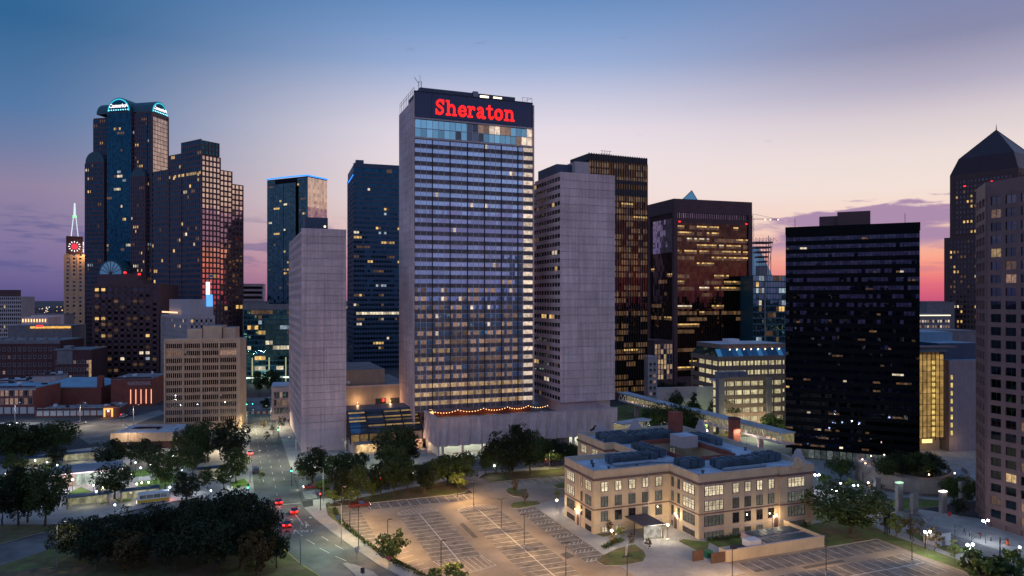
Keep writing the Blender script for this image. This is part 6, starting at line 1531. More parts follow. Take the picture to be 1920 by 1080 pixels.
for i, (px, py, hgt, w_, lt) in enumerate(((1686, 958, 7.2, .9, 1), (1714, 966, 5.2, .9, 0), (1768, 962, 5.4, .9, 2), (1806, 952, 6.6, 1.2, 0), (1644, 940, 6, .9, 0))):
    o = gp(px, py); t = thing('plaza_pylon', ['tall plaza pylon with greenish lit top near the ramp wall', 'short grey plaza pylon right of the green-topped one', 'white plaza pylon with a bright lamp at its head', 'wide grey plaza pylon by the granite tower', 'dark plaza pylon left of the ramp wall behind the oak'][i], 'pylon', (o.x, o.y, 0.13), R(20), 'plaza pylons')
    part(t, 'shaft', [concrete_dark], (-w_, w_, -.5, .5, 0, hgt))
    part(t, 'cap', [glow('pylon_cap%d' % i, ((.6, 1, .7), (.6, 1, .7), (1, .92, .8))[lt], 1.0 if lt == 1 else 2.5) if lt else concrete_dark], (-w_ - .03, w_ + .03, -.53, .53, hgt + .003, hgt + .3))
    if lt: lamp_light(t, (0, -1.3, hgt + .6), 14, ((.6, 1, .7), (.6, 1, .7), (1, .92, .8))[lt], .3)
kio = thing('rail_cabinet', 'white flat-roofed utility cabin beside the rail tracks', 'cabin', gp(1757, 1020), R(21)); part(kio, 'wall', [white_metal], (-2.3, 2.3, -1.6, 1.6, 0.13, 3.0)); part(kio, 'roof', [grey_metal], (-2.5, 2.5, -1.8, 1.8, 3.003, 3.25)); part(kio, 'door', [grey_metal], (-.5, .5, -1.66, -1.603, .15, 2.2))

# ---------------------------------------------------------------- bus station
o = gp(165, 906); st = thing('bus_station_hall', 'bus station hall with a curved metal roof and a bright lit edge', 'bus station', (o.x, o.y, .12), R(27))
m = MB(); n = 10; L_ = 19.0
pr = [(-4.4 + 8.8 * i / n, 3.6 + 2.2 * math.sin(math.pi * (i / n) * .85 + .25)) for i in range(n + 1)]
for i in range(n): m.poly([(-L_ / 2, pr[i][0], pr[i][1]), (L_ / 2, pr[i][0], pr[i][1]), (L_ / 2, pr[i + 1][0], pr[i + 1][1]), (-L_ / 2, pr[i + 1][0], pr[i + 1][1])]); m.poly([(-L_ / 2, pr[i][0], pr[i][1] - .25), (-L_ / 2, pr[i + 1][0], pr[i + 1][1] - .25), (L_ / 2, pr[i + 1][0], pr[i + 1][1] - .25), (L_ / 2, pr[i][0], pr[i][1] - .25)])
m.poly([(-L_ / 2, y, z) for y, z in pr] + [(-L_ / 2, y, z - .25) for y, z in pr[::-1]]); m.poly([(L_ / 2, y, z) for y, z in pr[::-1]] + [(L_ / 2, y, z - .25) for y, z in pr])
m.obj('roof', grey_metal, st)
part(st, 'wall', [concrete_warm], (-8.5, -3, -2.6, 3, 0, 3.9)); part(st, 'wall', [bay_wall], (-2.9, 8.5, 2.2, 2.6, 0, 4.2))
for i in range(9): part(st, 'glass_pane', [lit('station_lit', (.85, 1, .85), .55, obj=True, lo=.7) if i == 0 else MATS['station_lit']], (-2.8 + i * 1.25, -1.75 + i * 1.25, -2.6, -2.52, .2, 3.6))
part(st, 'edge_light', [glow('edge_light', (1, .72, .8), 2.2)], (-L_ / 2, L_ / 2, -4.62, -4.48, 4.05, 4.3))
for x in (-6, 0, 6): lamp_light(st, (x, -5.4, 3.6), 160, (1, .85, .88), .4)
lamp_light(st, (2, 0, 3.2), 160, (.9, 1, .85), .4)
def shelter(px, py, L_, label, lt=True):
    o = gp(px, py); t = thing('bus_shelter', label, 'bus shelter', (o.x, o.y, .12), R(27), 'bus shelters')
    part(t, 'roof', [blue_metal], (-L_ / 2 - .4, L_ / 2 + .4, -1.6, 1.6, 3.0, 3.25))
    n_ = int(L_ / 1.3)
    for i in range(n_): part(t, 'glass_pane', [MATS['shelter_lit'] if 'shelter_lit' in MATS else lit('shelter_lit', (1, .95, .55), .30, obj=True, lo=.6)], (-L_ / 2 + i * L_ / n_ + .05, -L_ / 2 + (i + 1) * L_ / n_ - .05, 1.0, 1.05, .4, 2.7))
    for x in (-L_ / 2, L_ / 2): part(t, 'end_wall', [concrete_warm], (x - .25, x + .25, -1.0, 1.3, 0, 2.99))
    part(t, 'bench', [grey_metal], (-L_ / 2 + 1, L_ / 2 - 1, .3, .8, .45, .55))
    if lt: lamp_light(t, (0, -.3, 2.7), 70, (1, .95, .6), .3)
shelter(165, 950, 9.5, 'glass bus shelter nearest the viewer on the station kerb'); shelter(262, 938, 9, 'glass bus shelter right behind the yellow bus'); shelter(65, 876, 10.5, 'glass bus shelter at the left among the dark trees'); shelter(148, 866, 9, 'glass bus shelter behind the curved station roof'); shelter(398, 896, 8, 'glass bus shelter near the avenue between dark trees')

# ================================================================== TREES
def leaf_mat(name, c, c2, tr=0.25):
    m, nt, b, N, L = _nodes(name)
    g = N('ShaderNodeNewGeometry'); oi = N('ShaderNodeObjectInfo')
    mx = N('ShaderNodeMix'); mx.data_type = 'RGBA'; mx.inputs[6].default_value = (*c, 1); mx.inputs[7].default_value = (*c2, 1)
    L(g.outputs['Random Per Island'], mx.inputs[0])
    mr = N('ShaderNodeMapRange'); L(oi.outputs['Random'], mr.inputs[0]); mr.inputs[3].default_value = .75; mr.inputs[4].default_value = 1.25
    h = N('ShaderNodeHueSaturation'); L(mx.outputs[2], h.inputs['Color']); L(mr.outputs[0], h.inputs['Value'])
    L(h.outputs[0], b.inputs['Base Color']); b.inputs['Roughness'].default_value = .6; b.inputs['Specular IOR Level'].default_value = .2
    return m
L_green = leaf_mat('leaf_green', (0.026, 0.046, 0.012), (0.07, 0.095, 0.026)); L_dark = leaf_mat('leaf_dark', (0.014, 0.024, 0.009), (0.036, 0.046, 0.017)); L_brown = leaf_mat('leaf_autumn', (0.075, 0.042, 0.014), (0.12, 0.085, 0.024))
L_lime = leaf_mat('leaf_lime', (0.10, 0.15, 0.03), (0.18, 0.2, 0.05))
def crown_mesh(seed, rx, h0, h1, nclump, nleaf, size, mat, cone=False):
    rd = random.Random(seed); v = []; f = []
    cz, rz_ = (h0 + h1) / 2, (h1 - h0) / 2
    cl = []
    while len(cl) < nclump:
        x, y, z = rd.uniform(-1, 1), rd.uniform(-1, 1), rd.uniform(-1, 1); r = math.sqrt(x * x + y * y + z * z)
        if r > 1 or r < .35: continue
        if cone: k = (1 - (z + 1) / 2) * .95 + .1; x *= k * 1.4; y *= k * 1.4
        elif z < -0.3: x *= .9; y *= .9
        s = rd.uniform(.86, 1.12); cl.append((x * rx * s, y * rx * s, cz + z * rz_ * s, rx * rd.uniform(.17, .34)))
    for cx_, cy_, cz_, cr in cl:
        for _ in range(nleaf):
            d = Vector((rd.gauss(0, 1), rd.gauss(0, 1), rd.gauss(0, 1))).normalized() * cr * rd.uniform(.5, 1.08) ** .6
            d.z *= .75
            c = Vector((cx_, cy_, cz_)) + d
            u = Vector((rd.gauss(0, 1), rd.gauss(0, 1), rd.gauss(0, .6))).normalized(); w = u.cross(Vector((rd.gauss(0, 1), rd.gauss(0, 1), rd.gauss(0, 1)))).normalized()
            s = size * rd.uniform(.6, 1.3); i = len(v)
            v += [tuple(c - u * s), tuple(c - w * s * .55), tuple(c + u * s), tuple(c + w * s * .55)]; f.append((i, i + 1, i + 2, i + 3))
    me = bpy.data.meshes.new('crown'); me.from_pydata(v, [], f); me.materials.append(mat); me.update(); return me
def trunk_mesh(seed, h, r, spread, hc):
    rd = random.Random(seed); m = MB(); pr = Vector((0, 0, -.2)); rr = r; n = 5
    for i in range(1, n + 1):
        q = Vector((rd.uniform(-.12, .12) * i * .5, rd.uniform(-.12, .12) * i * .5, h * i / n)); m.tube(pr, q, rr, rr * .84, n=7, cap=(i == 1)); pr = q; rr *= .84
    for k in range(7):
        t = 2 * math.pi * k / 7 + rd.uniform(-.3, .3); e = pr + Vector((math.cos(t) * spread * rd.uniform(.4, .75), math.sin(t) * spread * rd.uniform(.4, .75), (hc - h) * rd.uniform(.35, .8)))
        md = (pr + e) / 2 + Vector((0, 0, .5)); m.tube(pr, md, rr * .7, rr * .5, n=5, cap=False); m.tube(md, e, rr * .5, rr * .15, n=5, cap=False)
    return m.mesh('trunk', [bark])
SPECIES = {}
def species(key, rx, h0, h1, th_, tr, mats, nclump=46, nleaf=52, size=.34, cone=False):
    SPECIES[key] = [((crown_mesh(hash(key) % 97 + 11 * i + len(key), rx, h0, h1, nclump, nleaf, size, mats[i % len(mats)], cone)), trunk_mesh(i + 3, th_, tr, rx, (h0 + h1) / 2), rx, h1) for i in range(3)]
random.seed(21)
SEEDK = {'oak': 1, 'street': 2}
def species2(key, sd, *a, **k):
    SPECIES[key] = []
    rx, h0, h1, th_, tr, mats = a
    for i in range(3): SPECIES[key].append((crown_mesh(sd + 11 * i, rx, h0, h1, k.get('nclump', 46), k.get('nleaf', 52), k.get('size', .34), mats[i % len(mats)], k.get('cone', False)), trunk_mesh(sd + i + 3, th_, tr, rx, (h0 + h1) / 2), rx, h1))
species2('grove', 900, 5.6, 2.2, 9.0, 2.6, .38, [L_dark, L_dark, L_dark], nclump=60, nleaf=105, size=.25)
species2('oak', 100, 5.6, 2.2, 9.0, 2.6, .38, [L_green, L_dark, L_green], nclump=64, nleaf=105, size=.25)
species2('street', 200, 4.0, 2.0, 8.0, 2.4, .24, [L_green, L_dark, L_green], nclump=48, nleaf=84, size=.23)
species2('cone', 300, 3.2, .8, 9.5, 2.0, .24, [L_green], nclump=60, nleaf=42, size=.32, cone=True)
species2('young', 400, 1.7, 1.2, 5.0, 1.4, .09, [L_brown, L_lime, L_brown], nclump=22, nleaf=22, size=.22)
species2('autumn', 500, 3.6, 1.4, 8.0, 1.8, .22, [L_brown, L_brown, L_brown], nclump=50, nleaf=40, size=.32)
species2('lime', 600, 2.4, 1.2, 4.8, 1.4, .14, [L_lime], nclump=36, nleaf=36, size=.26)
species2('shrub', 700, 1.5, .1, 1.9, .4, .08, [L_green, L_lime, L_dark], nclump=22, nleaf=26, size=.2)
ORD = ['first', 'second', 'third', 'fourth', 'fifth', 'sixth', 'seventh', 'eighth', 'ninth', 'tenth', 'eleventh', 'twelfth', 'thirteenth', 'fourteenth', 'fifteenth', 'sixteenth', 'seventeenth', 'eighteenth', 'nineteenth', 'twentieth']
tcount = [0]
def tree(kind, px, py, wpx, top, label, group, z=0.0):
    """px,py: foot in the photograph; wpx crown width and top row there, turned into metres at that depth"""
    tcount[0] += 1
    vr = SPECIES[kind][tcount[0] % 3]; o = gp(px, py, z); Y = o.y
    sx = (wpx * Y / F / 2) / vr[2]; sz = (py - top) * Y / F / vr[3]
    t = thing({'grove': 'oak_tree', 'oak': 'oak_tree', 'street': 'street_tree', 'cone': 'cone_tree', 'young': 'young_tree', 'autumn': 'autumn_tree', 'lime': 'lime_green_tree', 'shrub': 'shrub'}[kind], label, 'shrub' if kind == 'shrub' else 'tree', (o.x, o.y, z), random.uniform(0, 6.28), group)
    t.scale = (sx, sx, sz)
    c = put('crown', vr[0], t); put('trunk', vr[1], t)
    return t
def row(kind, items, fmt, group, z=0.0):
    items = sorted(items, key=lambda i: i[0])
    for i, it in enumerate(items): tree(it[4] if len(it) > 4 else kind, it[0], it[1], it[2], it[3], fmt.format(ORD[i]), group, z)
row('street', [(696, 936, 26, 900, 'lime'), (713, 934, 52, 868), (738, 933, 60, 858), (764, 922, 52, 862), (795, 926, 58, 868), (814, 917, 50, 862), (840, 912, 66, 854), (866, 908, 58, 850), (861, 921, 34, 884, 'lime'), (671, 940, 46, 872), (640, 944, 46, 878)],
    '{} tree from the left in the verge row behind the parking lot', 'trees along the parking lot verge')
row('street', [(586, 905, 62, 842, 'oak'), (568, 900, 26, 868, 'lime'), (627, 906, 56, 852), (652, 900, 56, 850), (677, 886, 28, 846), (655, 944, 34, 915, 'lime'), (628, 945, 32, 917, 'lime'), (606, 930, 30, 900)],
    '{} tree from the left around the hotel corner of the avenue crossing', 'trees at the hotel street corner')
row('oak', [(735, 884, 78, 802), (761, 880, 58, 812), (742, 912, 60, 838)], '{} leafy tree from the left in front of the glass atrium, lit by lamps', 'trees before the glass atrium')
row('oak', [(960, 895, 88, 801), (994, 890, 64, 812), (930, 890, 56, 828), (910, 889, 30, 846), (1018, 876, 44, 822), (1040, 876, 46, 826), (1062, 872, 44, 832), (1082, 868, 40, 834), (1118, 862, 46, 798, 'cone'), (1100, 866, 30, 832)],
    '{} tree from the left between pleated podium and old school', 'trees between podium and school')
row('oak', [(1232, 822, 52, 760), (1272, 824, 46, 758), (1300, 820, 48, 772), (1262, 790, 38, 732, 'street'), (1302, 796, 34, 738, 'cone'), (1356, 808, 58, 748), (1352, 768, 34, 726, 'street'), (1388, 790, 26, 750, 'street'), (1445, 818, 44, 778), (1468, 820, 24, 792, 'lime'), (1244, 745, 30, 716, 'street'), (1275, 742, 34, 716, 'street'), (1366, 793, 22, 765)],
    '{} tree from the left around the white skybridge', 'trees around the skybridge')
row('oak', [(390, 866, 76, 792), (352, 862, 56, 800), (433, 872, 66, 790), (442, 906, 48, 843), (420, 918, 36, 872, 'street'), (388, 918, 30, 876, 'street'), (350, 940, 56, 888), (310, 920, 56, 850), (280, 880, 52, 826), (246, 872, 56, 832), (204, 880, 58, 828), (215, 936, 72, 872), (362, 896, 50, 838), (330, 884, 44, 840)],
    '{} dark tree from the left between bus station and avenue', 'trees between station and avenue')
row('oak', [(22, 870, 76, 796), (60, 866, 66, 800), (104, 858, 70, 790), (105, 876, 34, 834, 'street'), (30, 896, 44, 850, 'street'), (85, 988, 80, 876), (34, 986, 76, 884), (52, 980, 66, 878), (4, 985, 60, 890), (40, 940, 54, 880), (8, 850, 60, 800)],
    '{} dark tree from the left at the left edge of the bus station', 'trees left of the station')
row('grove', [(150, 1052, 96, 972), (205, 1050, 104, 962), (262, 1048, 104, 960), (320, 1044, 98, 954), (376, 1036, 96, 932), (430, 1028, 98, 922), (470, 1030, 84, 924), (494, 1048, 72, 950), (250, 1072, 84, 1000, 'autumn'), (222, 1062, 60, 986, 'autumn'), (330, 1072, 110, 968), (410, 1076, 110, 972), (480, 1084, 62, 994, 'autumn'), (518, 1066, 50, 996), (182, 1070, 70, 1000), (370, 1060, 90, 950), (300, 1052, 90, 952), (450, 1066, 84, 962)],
    '{} dark tree from the left in the unlit grove by the avenue', 'trees of the dark grove')
tree('oak', 1597, 1002, 148, 912, 'broad spreading live oak on the lawn beside the old school', 'park trees')
row('young', [(1680, 1008, 30, 962, 'lime'), (1712, 1016, 34, 966), (1752, 1034, 30, 986), (1790, 1056, 24, 1012), (1660, 1000, 22, 966)], '{} thin young tree from the left along the rail tracks', 'young trees by the tracks')
row('oak', [(1664, 900, 46, 858), (1692, 896, 54, 850), (1720, 898, 58, 852), (1748, 896, 52, 856), (1678, 892, 40, 852), (1735, 890, 48, 848)], '{} tree from the left growing inside the round ramp garden', 'trees in the ramp garden', 3.4)
row('oak', [(1788, 944, 46, 894), (1812, 950, 44, 896), (1800, 968, 30, 934, 'street'), (1576, 905, 46, 858), (1546, 916, 26, 890, 'street'), (1640, 930, 30, 898, 'young'), (1600, 926, 34, 898, 'young')], '{} tree from the left on the plaza below the black and granite towers', 'trees on the plaza')
row('lime', [(1826, 1072, 58, 1030, 'shrub'), (1860, 1084, 60, 1038, 'shrub'), (1893, 1078, 52, 1034, 'shrub'), (1846, 1096, 64, 1052, 'shrub'), (1884, 1098, 60, 1054, 'shrub')], '{} leafy shrub from the left at the lower right corner by the tracks', 'shrubs by the tracks')
tree('lime', 737, 1058, 52, 996, 'round leafy tree standing alone in the parking lot hedge', 'parking lot trees')
row('lime', [(856, 1094, 46, 1054), (818, 1092, 26, 1066)], '{} small tree from the left at the bottom edge of the parking lot', 'trees at the lot foot')
row('young', [(1164, 1016, 18, 984), (1141, 1000, 16, 972), (1184, 1028, 14, 996), (1150, 1024, 14, 1000), (1216, 1030, 14, 1008), (1046, 942, 12, 916), (985, 950, 12, 915), (966, 930, 14, 892)], '{} small sapling from the left around the old school entrance', 'saplings by the school')
row('young', [(490, 905, 12, 880), (500, 830, 12, 808), (512, 818, 12, 796), (494, 806, 12, 786), (528, 806, 16, 778)], '{} small kerbside tree from the left along the far avenue', 'trees on the far avenue')
row('street', [(510, 742, 40, 694), (486, 742, 30, 696), (500, 770, 26, 746)], '{} tree from the left in front of the teal glass office', 'trees by the teal office')
# hedges
def hedge(pts, label, seed, w=.7, h=1.0, n=70):
    rd = random.Random(seed); t = thing('hedge', label, 'hedge', (0, 0, 0)); v = []; f = []
    for p0, p1 in zip(pts, pts[1:]):
        for _ in range(n):
            for _k in range(6):
                c = p0.lerp(p1, rd.random()) + Vector((rd.gauss(0, w * .4), rd.gauss(0, w * .4), .18 + abs(rd.gauss(h * .5, h * .25)))); u = Vector((rd.gauss(0, 1), rd.gauss(0, 1), rd.gauss(0, 1))).normalized(); q = u.orthogonal().normalized(); s = .2; i = len(v)
                v += [tuple(c - u * s), tuple(c - q * s * .6), tuple(c + u * s), tuple(c + q * s * .6)]; f.append((i, i + 1, i + 2, i + 3))
    me = bpy.data.meshes.new('foliage'); me.from_pydata(v, [], f); me.materials.append(L_green); me.update(); put('foliage', me, t)
hedge([G(24.3, 194), G(24.4, 183), G(26.8, 168), G(30.2, 153), G(36, 138), G(42, 128)], 'low clipped hedge between avenue and parking lot', 5)
hedge([G(101.5, 138), G(110, 138), G(121, 138)], 'planting strip along the front wall of the old school', 6, 1.0, .9)
hedge([gp(1132, 1030), gp(1150, 1020), gp(1165, 1016)], 'low flower hedge at the corner of the school lawn', 7, .8, .7)
hedge([gp(1385, 780), gp(1432, 772)], 'clipped hedge in front of the lower parking deck', 8, 1.2, 1.2)
hedge([G(124.5, 136.5), G(131, 139)], 'shrubbery between service yard and oak lawn', 9, 1.0, 1.0, 40)

# ================================================================== LAMPS
pole_m = solid('pole_bronze', (0.05, 0.045, 0.04), 0.5); head_m = glow('lot_led', (1.0, 0.72, 0.42), 3.0)
WARM = (1.0, 0.62, 0.27)
def lot_lamp(px, py, label, heads=2, h=7.6, watts=800):
    o = gp(px, py); t = thing('parking_lot_lamp', label, 'lamp post', (o.x, o.y, .01), TH, 'parking lot lamp posts')
    m = MB(); m.tube((0, 0, 0), (0, 0, .8), .28, n=8); m.obj('base', kerb_mat, t); m = MB(); m.tube((0, 0, .8), (0, 0, h), .09, .07, n=6); m.obj('pole', pole_m, t)
    for s in ((-1, 1) if heads == 2 else (1,)):
        hd_ = part(t, 'lamp_head', [pole_m], (s * .1, s * 1.0, -.18, .18, h - .02, h + .12)); part(hd_, 'lens', [head_m], (s * .3, s * .9, -.13, .13, h - .045, h - .023))
    for s in ((-1, 1) if heads == 2 else (1,)):
        for q in ((0, -62), (0, 62), (s * 62, 0)):
            o = lamp_light(t, (s * .55, 0, h - .1), watts * (0.85 if heads == 2 else 1.7), WARM, .3, 124); o.data.spot_blend = 1.0; o.rotation_euler = (R(q[1]), R(-q[0]), 0)
lot_lamp(888, 956, 'twin-headed lamp post at the far end of the right stall row'); lot_lamp(940, 996, 'twin-headed lamp post in the middle of the right stall row'); lot_lamp(983, 1029, 'twin-headed lamp post third along the right stall row'); lot_lamp(1061, 1090, 'twin-headed lamp post nearest the viewer in the right stall row')
lot_lamp(827, 1086, 'single lamp post at the bottom edge of the left lot', 1); lot_lamp(727, 1040, 'single lamp post behind the lone hedge tree', 1); lot_lamp(1549, 1078, 'lamp post in the right lot near the yard wall', 1, watts=420); lot_lamp(1710, 1058, 'lamp post at the far edge of the right lot', 1, watts=420); lot_lamp(1373, 1104, 'lamp post in front of the service yard', 1, watts=1400); lot_lamp(1176, 1120, 'lamp post at the bottom edge below the school lawn', 2, watts=1500)
lot_lamp(672, 1030, 'tall lamp post by the no-parking sign at the hedge', 1, 9.5); lot_lamp(642, 985, 'tall lamp post at the far hedge corner', 1, 9.5); lot_lamp(858, 938, 'lamp post on the end of the verge lawn', 1, 6.0); lot_lamp(656, 996, 'second tall lamp post along the hedge', 1, 9.5, 700)
globe_m = glow('globe_glow', (1.0, 0.84, 0.62), 9.0); globe_c = glow('globe_cool', (0.85, 0.95, 1.0), 9.0)
gl = MB(); gl.ball((0, 0, 0), .26, 8, 6); gl_w = gl.mesh('globe', [globe_m]); gl_c = gl.mesh('globe', [globe_c])
pm_ = MB(); pm_.tube((0, 0, 0), (0, 0, 3.3), .06, n=5); gpole = pm_.mesh('pole', [pole_m])
def globe(px, py, label, group, cool=False, watts=60, h=3.55, s=1.0):
    o = gp(px, py, h); t = thing('globe_lamp', label, 'lamp post', (o.x, o.y, .12), 0, group)
    q = put('pole', gpole, t); q.scale = (1, 1, h / 3.55); q = put('globe', gl_c if cool else gl_w, t, (0, 0, h - .12)); q.scale = (s, s, s)
    lamp_light(t, (0, 0, h + .1 - .5), watts, (.85, .95, 1) if cool else (1, .82, .55), .3)
for i, (x, y, w_) in enumerate(((1044, 938, 700), (1147, 995, 800), (1252, 984, 900))): globe(x, y, ['globe lamp beside the left face of the old school', 'globe lamp on the lawn left of the school canopy', 'globe lamp in the inner corner of the old school'][i], 'school globe lamps', False, w_, s=1.2)
park = [(222, 348), (298, 360), (362, 378), (318, 402), (620, 308), (735, 257), (773, 303), (858, 362), (890, 395), (955, 375), (988, 408), (1093, 322), (1000, 310), (1152, 410), (1246, 485), (1458, 450), (866, 497), (897, 490), (940, 487), (1075, 518), (592, 505), (610, 545), (651, 522), (460, 470), (640, 425), (830, 435), (727, 630), (93, 480), (330, 548), (30, 435), (1335, 540), (1245, 600)]
park.sort()
NUM = ORD + ['twenty-first', 'twenty-second', 'twenty-third', 'twenty-fourth', 'twenty-fifth', 'twenty-sixth', 'twenty-seventh', 'twenty-eighth', 'twenty-ninth', 'thirtieth', 'thirty-first', 'thirty-second', 'thirty-third']
for i, (x, y) in enumerate(park): globe(x / 3.376, 760 + y / 3.376, f'{NUM[i]} white park lamp from the left around the bus station', 'park lamps at the bus station', i % 4 != 0, 130, s=.85)
for x, y, lb, cool, w_ in ((1325, 808, 'orange globe lamp under the skybridge behind the school', False, 260), (1193, 800, 'white lamp at the street end of the pleated podium', True, 260), (1587, 846, '', 0, 0)):
    if lb: globe(x, y, lb, 'street globe lamps', cool, w_, 5.0, 1.8)
globe(927, 873, 'small white lamp in front of the big trees by the hotel street', 'street globe lamps', True, 90, 3.8); globe(1518, 812 + 16, 'bright white lamp left of the black tower foot', 'street globe lamps', True, 260, 5.0, 1.8)
def led(px, py, label, h=5.2, watts=520):
    o = gp(px, py, h); t = thing('platform_lamp', label, 'lamp post', (o.x, o.y, .1), R(10), 'white platform lamps')
    m = MB(); m.tube((0, 0, 0), (0, 0, h), .09, .07, n=6); m.obj('pole', grey_metal, t)
    for s in (-1, 1): part(t, 'lamp_arm', [grey_metal], (s * .05, s * .5, -.06, .06, h - .06, h + .06)); m = MB(); m.ball((s * .62, 0, h), .26, 8, 5); m.obj('lamp_head', MATS['led_white'] if 'led_white' in MATS else glow('led_white', (.80, .90, 1.0), 30), t)
    lamp_light(t, (0, 0, h - .5), watts, (.82, .92, 1), .4)
for i, (x, y) in enumerate(((1532, 891), (1564, 920), (1604, 911), (1739, 998), (1848, 977), (1819, 1022))): led(x, y, f'{ORD[i]} twin-headed white platform lamp, counted from the school corner to the tracks')
for i, (x, y) in enumerate(((1576, 906), (1628, 905), (1650, 936), (1912, 1026))): globe(x, y, f'{ORD[i]} low plaza lamp from the left below the black tower', 'plaza lamps', i == 3, 60, 3.5)
def street_light(px, py, label, h, arm, rz, watts, c, lit_=True):
    o = gp(px, py); t = thing('street_light', label, 'street light', (o.x, o.y, .13), rz, 'street lights')
    m = MB(); m.tube((0, 0, 0), (0, 0, h), .12, .08, n=6); m.obj('pole', grey_metal, t); m = MB(); m.tube((0, 0, h), (arm * .5, 0, h + .5), .06, n=5); m.tube((arm * .5, 0, h + .5), (arm, 0, h + .55), .05, n=5); m.obj('arm', grey_metal, t)
    hd_ = part(t, 'lamp_head', [grey_metal], (arm - .1, arm + .6, -.15, .15, h + .48, h + .62)); part(hd_, 'lens', [glow('lens_%d' % px, c, 6)], (arm, arm + .5, -.1, .1, h + .45, h + .478))
    lamp_light(t, (arm + .2, 0, h + .1), watts, c, .3, 160)
GRN = (.86, 1.0, .66)
street_light(606, 940, 'curved-arm street light at the hotel street corner', 9, -2.5, TH, 900, GRN); street_light(469, 905, 'street light on the left kerb of the avenue', 9, 2.5, TH, 900, GRN); street_light(463, 812, 'street light far up the left side of the avenue', 9, 2.2, TH, 2400, (1, .95, .66)); street_light(508, 802, 'street light far up the right side of the avenue', 9, -2.2, TH, 2400, (1, .95, .66)); street_light(458, 862, 'street light midway along the left kerb of the avenue', 9, 2.5, TH, 900, (.95, 1, .75)); street_light(555, 872, 'street light at the foot of the slab tower', 9, -2.5, TH, 1300, (.95, 1, .75)); street_light(722, 878, 'street light among the trees before the glass atrium', 8, 1.6, TH, 900, (.85, 1, .6)); street_light(648, 872, 'street light by the green-lit tree at the slab tower foot', 8, -1.2, TH, 800, (.75, 1, .45)); street_light(1030, 884, 'yellow street light among the trees left of the school', 6, 1.2, TH, 500, (1, .85, .4))
street_light(640, 1020, 'street light on the hedge pavement over the near avenue', 9, -2.5, TH, 700, (.6, 1.0, .75)); street_light(563, 1060, 'street light at the dark grove kerb', 9, 2.0, TH + R(20), 420, (.6, 1, .75))
street_light(150, 800, 'tall street light before the brick shop row', 10, 2, 0, 1900, (1, .85, .6)); street_light(250, 800, 'street light at the bend near the ribbed annex', 9, 2, 0, 1900, (1, .85, .6)); street_light(28, 795, 'street light near the brick warehouse', 9, 2, 0, 1500, (.9, .95, 1)); street_light(240, 846, 'street light on the station side of the bend', 9, -2, 0, 700, (1, .85, .6))
street_light(330, 852, 'street light at the front foot of the beige office', 8, 1.5, R(-80), 1500, (1, .82, .5)); street_light(420, 846, 'street light at the avenue corner of the beige office', 8, 1.5, R(-80), 1500, (1, .82, .5)); street_light(107, 1064, 'thin lamp post in the grass at the lower left', 9, 1.5, 0, 160, (1, .8, .5)); street_light(822, 890, 'street light on the hotel street kerb', 8, 2, R(111), 500, WARM); street_light(1240, 838, 'street light behind the school on the hotel street', 9, 2, R(-69), 900, (.95, 1, .8)); street_light(1420, 800, 'street light by the lower parking deck', 9, 2, R(-69), 900, GRN); street_light(1330, 800, 'street light under the trees before the garage', 9, 2, R(-69), 900, GRN); street_light(1400, 850, 'street light between school and skybridge', 9, 2, R(200), 700, (1, .9, .7))
# traffic signals
def signal(px, py, label, c, h=5.0, rz=0.0):
    o = gp(px, py, h); t = thing('traffic_signal', label, 'traffic signal', (o.x, o.y, .13), rz, 'traffic signals')
    m = MB(); m.tube((0, 0, 0), (0, 0, h + .8), .10, n=6); m.obj('pole', dark_metal, t); sb_ = part(t, 'signal_box', [black_metal], (-.2, .2, -.32, -.11, h - .6, h + .6))
    cols = {'g': (0.05, 1.0, .45), 'r': (1.0, .03, .02)}; zz = h - .38 if c == 'g' else h + .38
    nm = 'signal_' + c
    m = MB(); m.ball((0, -.36, zz), .2, 8, 5); m.obj('lit_lens', MATS[nm] if nm in MATS else glow(nm, cols[c], 9), sb_)
    for z2 in ((h, h + .38) if c == 'g' else (h, h - .38)): m = MB(); m.ball((0, -.33, z2), .13, 6, 4); m.obj('lens', dark_metal, sb_)
    lamp_light(t, (0, -.9, zz), 26, cols[c], .2)
signal(466, 912, 'green traffic signal on the left kerb at the crossing', 'g', 3.4); signal(547, 881, 'green traffic signal on the right kerb before the slab tower', 'g', 5); signal(522, 804, 'green traffic signal beside the far corner annex', 'g', 5); signal(601, 929, 'red traffic signal facing the hotel street', 'r', 4); signal(463, 757, 'left of the two green signals at the far end of the avenue', 'g', 5); signal(474, 756, 'right of the two green signals at the far end of the avenue', 'g', 5); signal(456, 724, 'red signal beyond the far end of the avenue', 'r', 5); signal(480, 724, 'right red signal beyond the far end of the avenue', 'r', 5); signal(1252, 811, 'green signal among the trees behind the school', 'g', 4); signal(228, 779, 'small signal lamp on the bend by the orange doorway', 'r', 3)
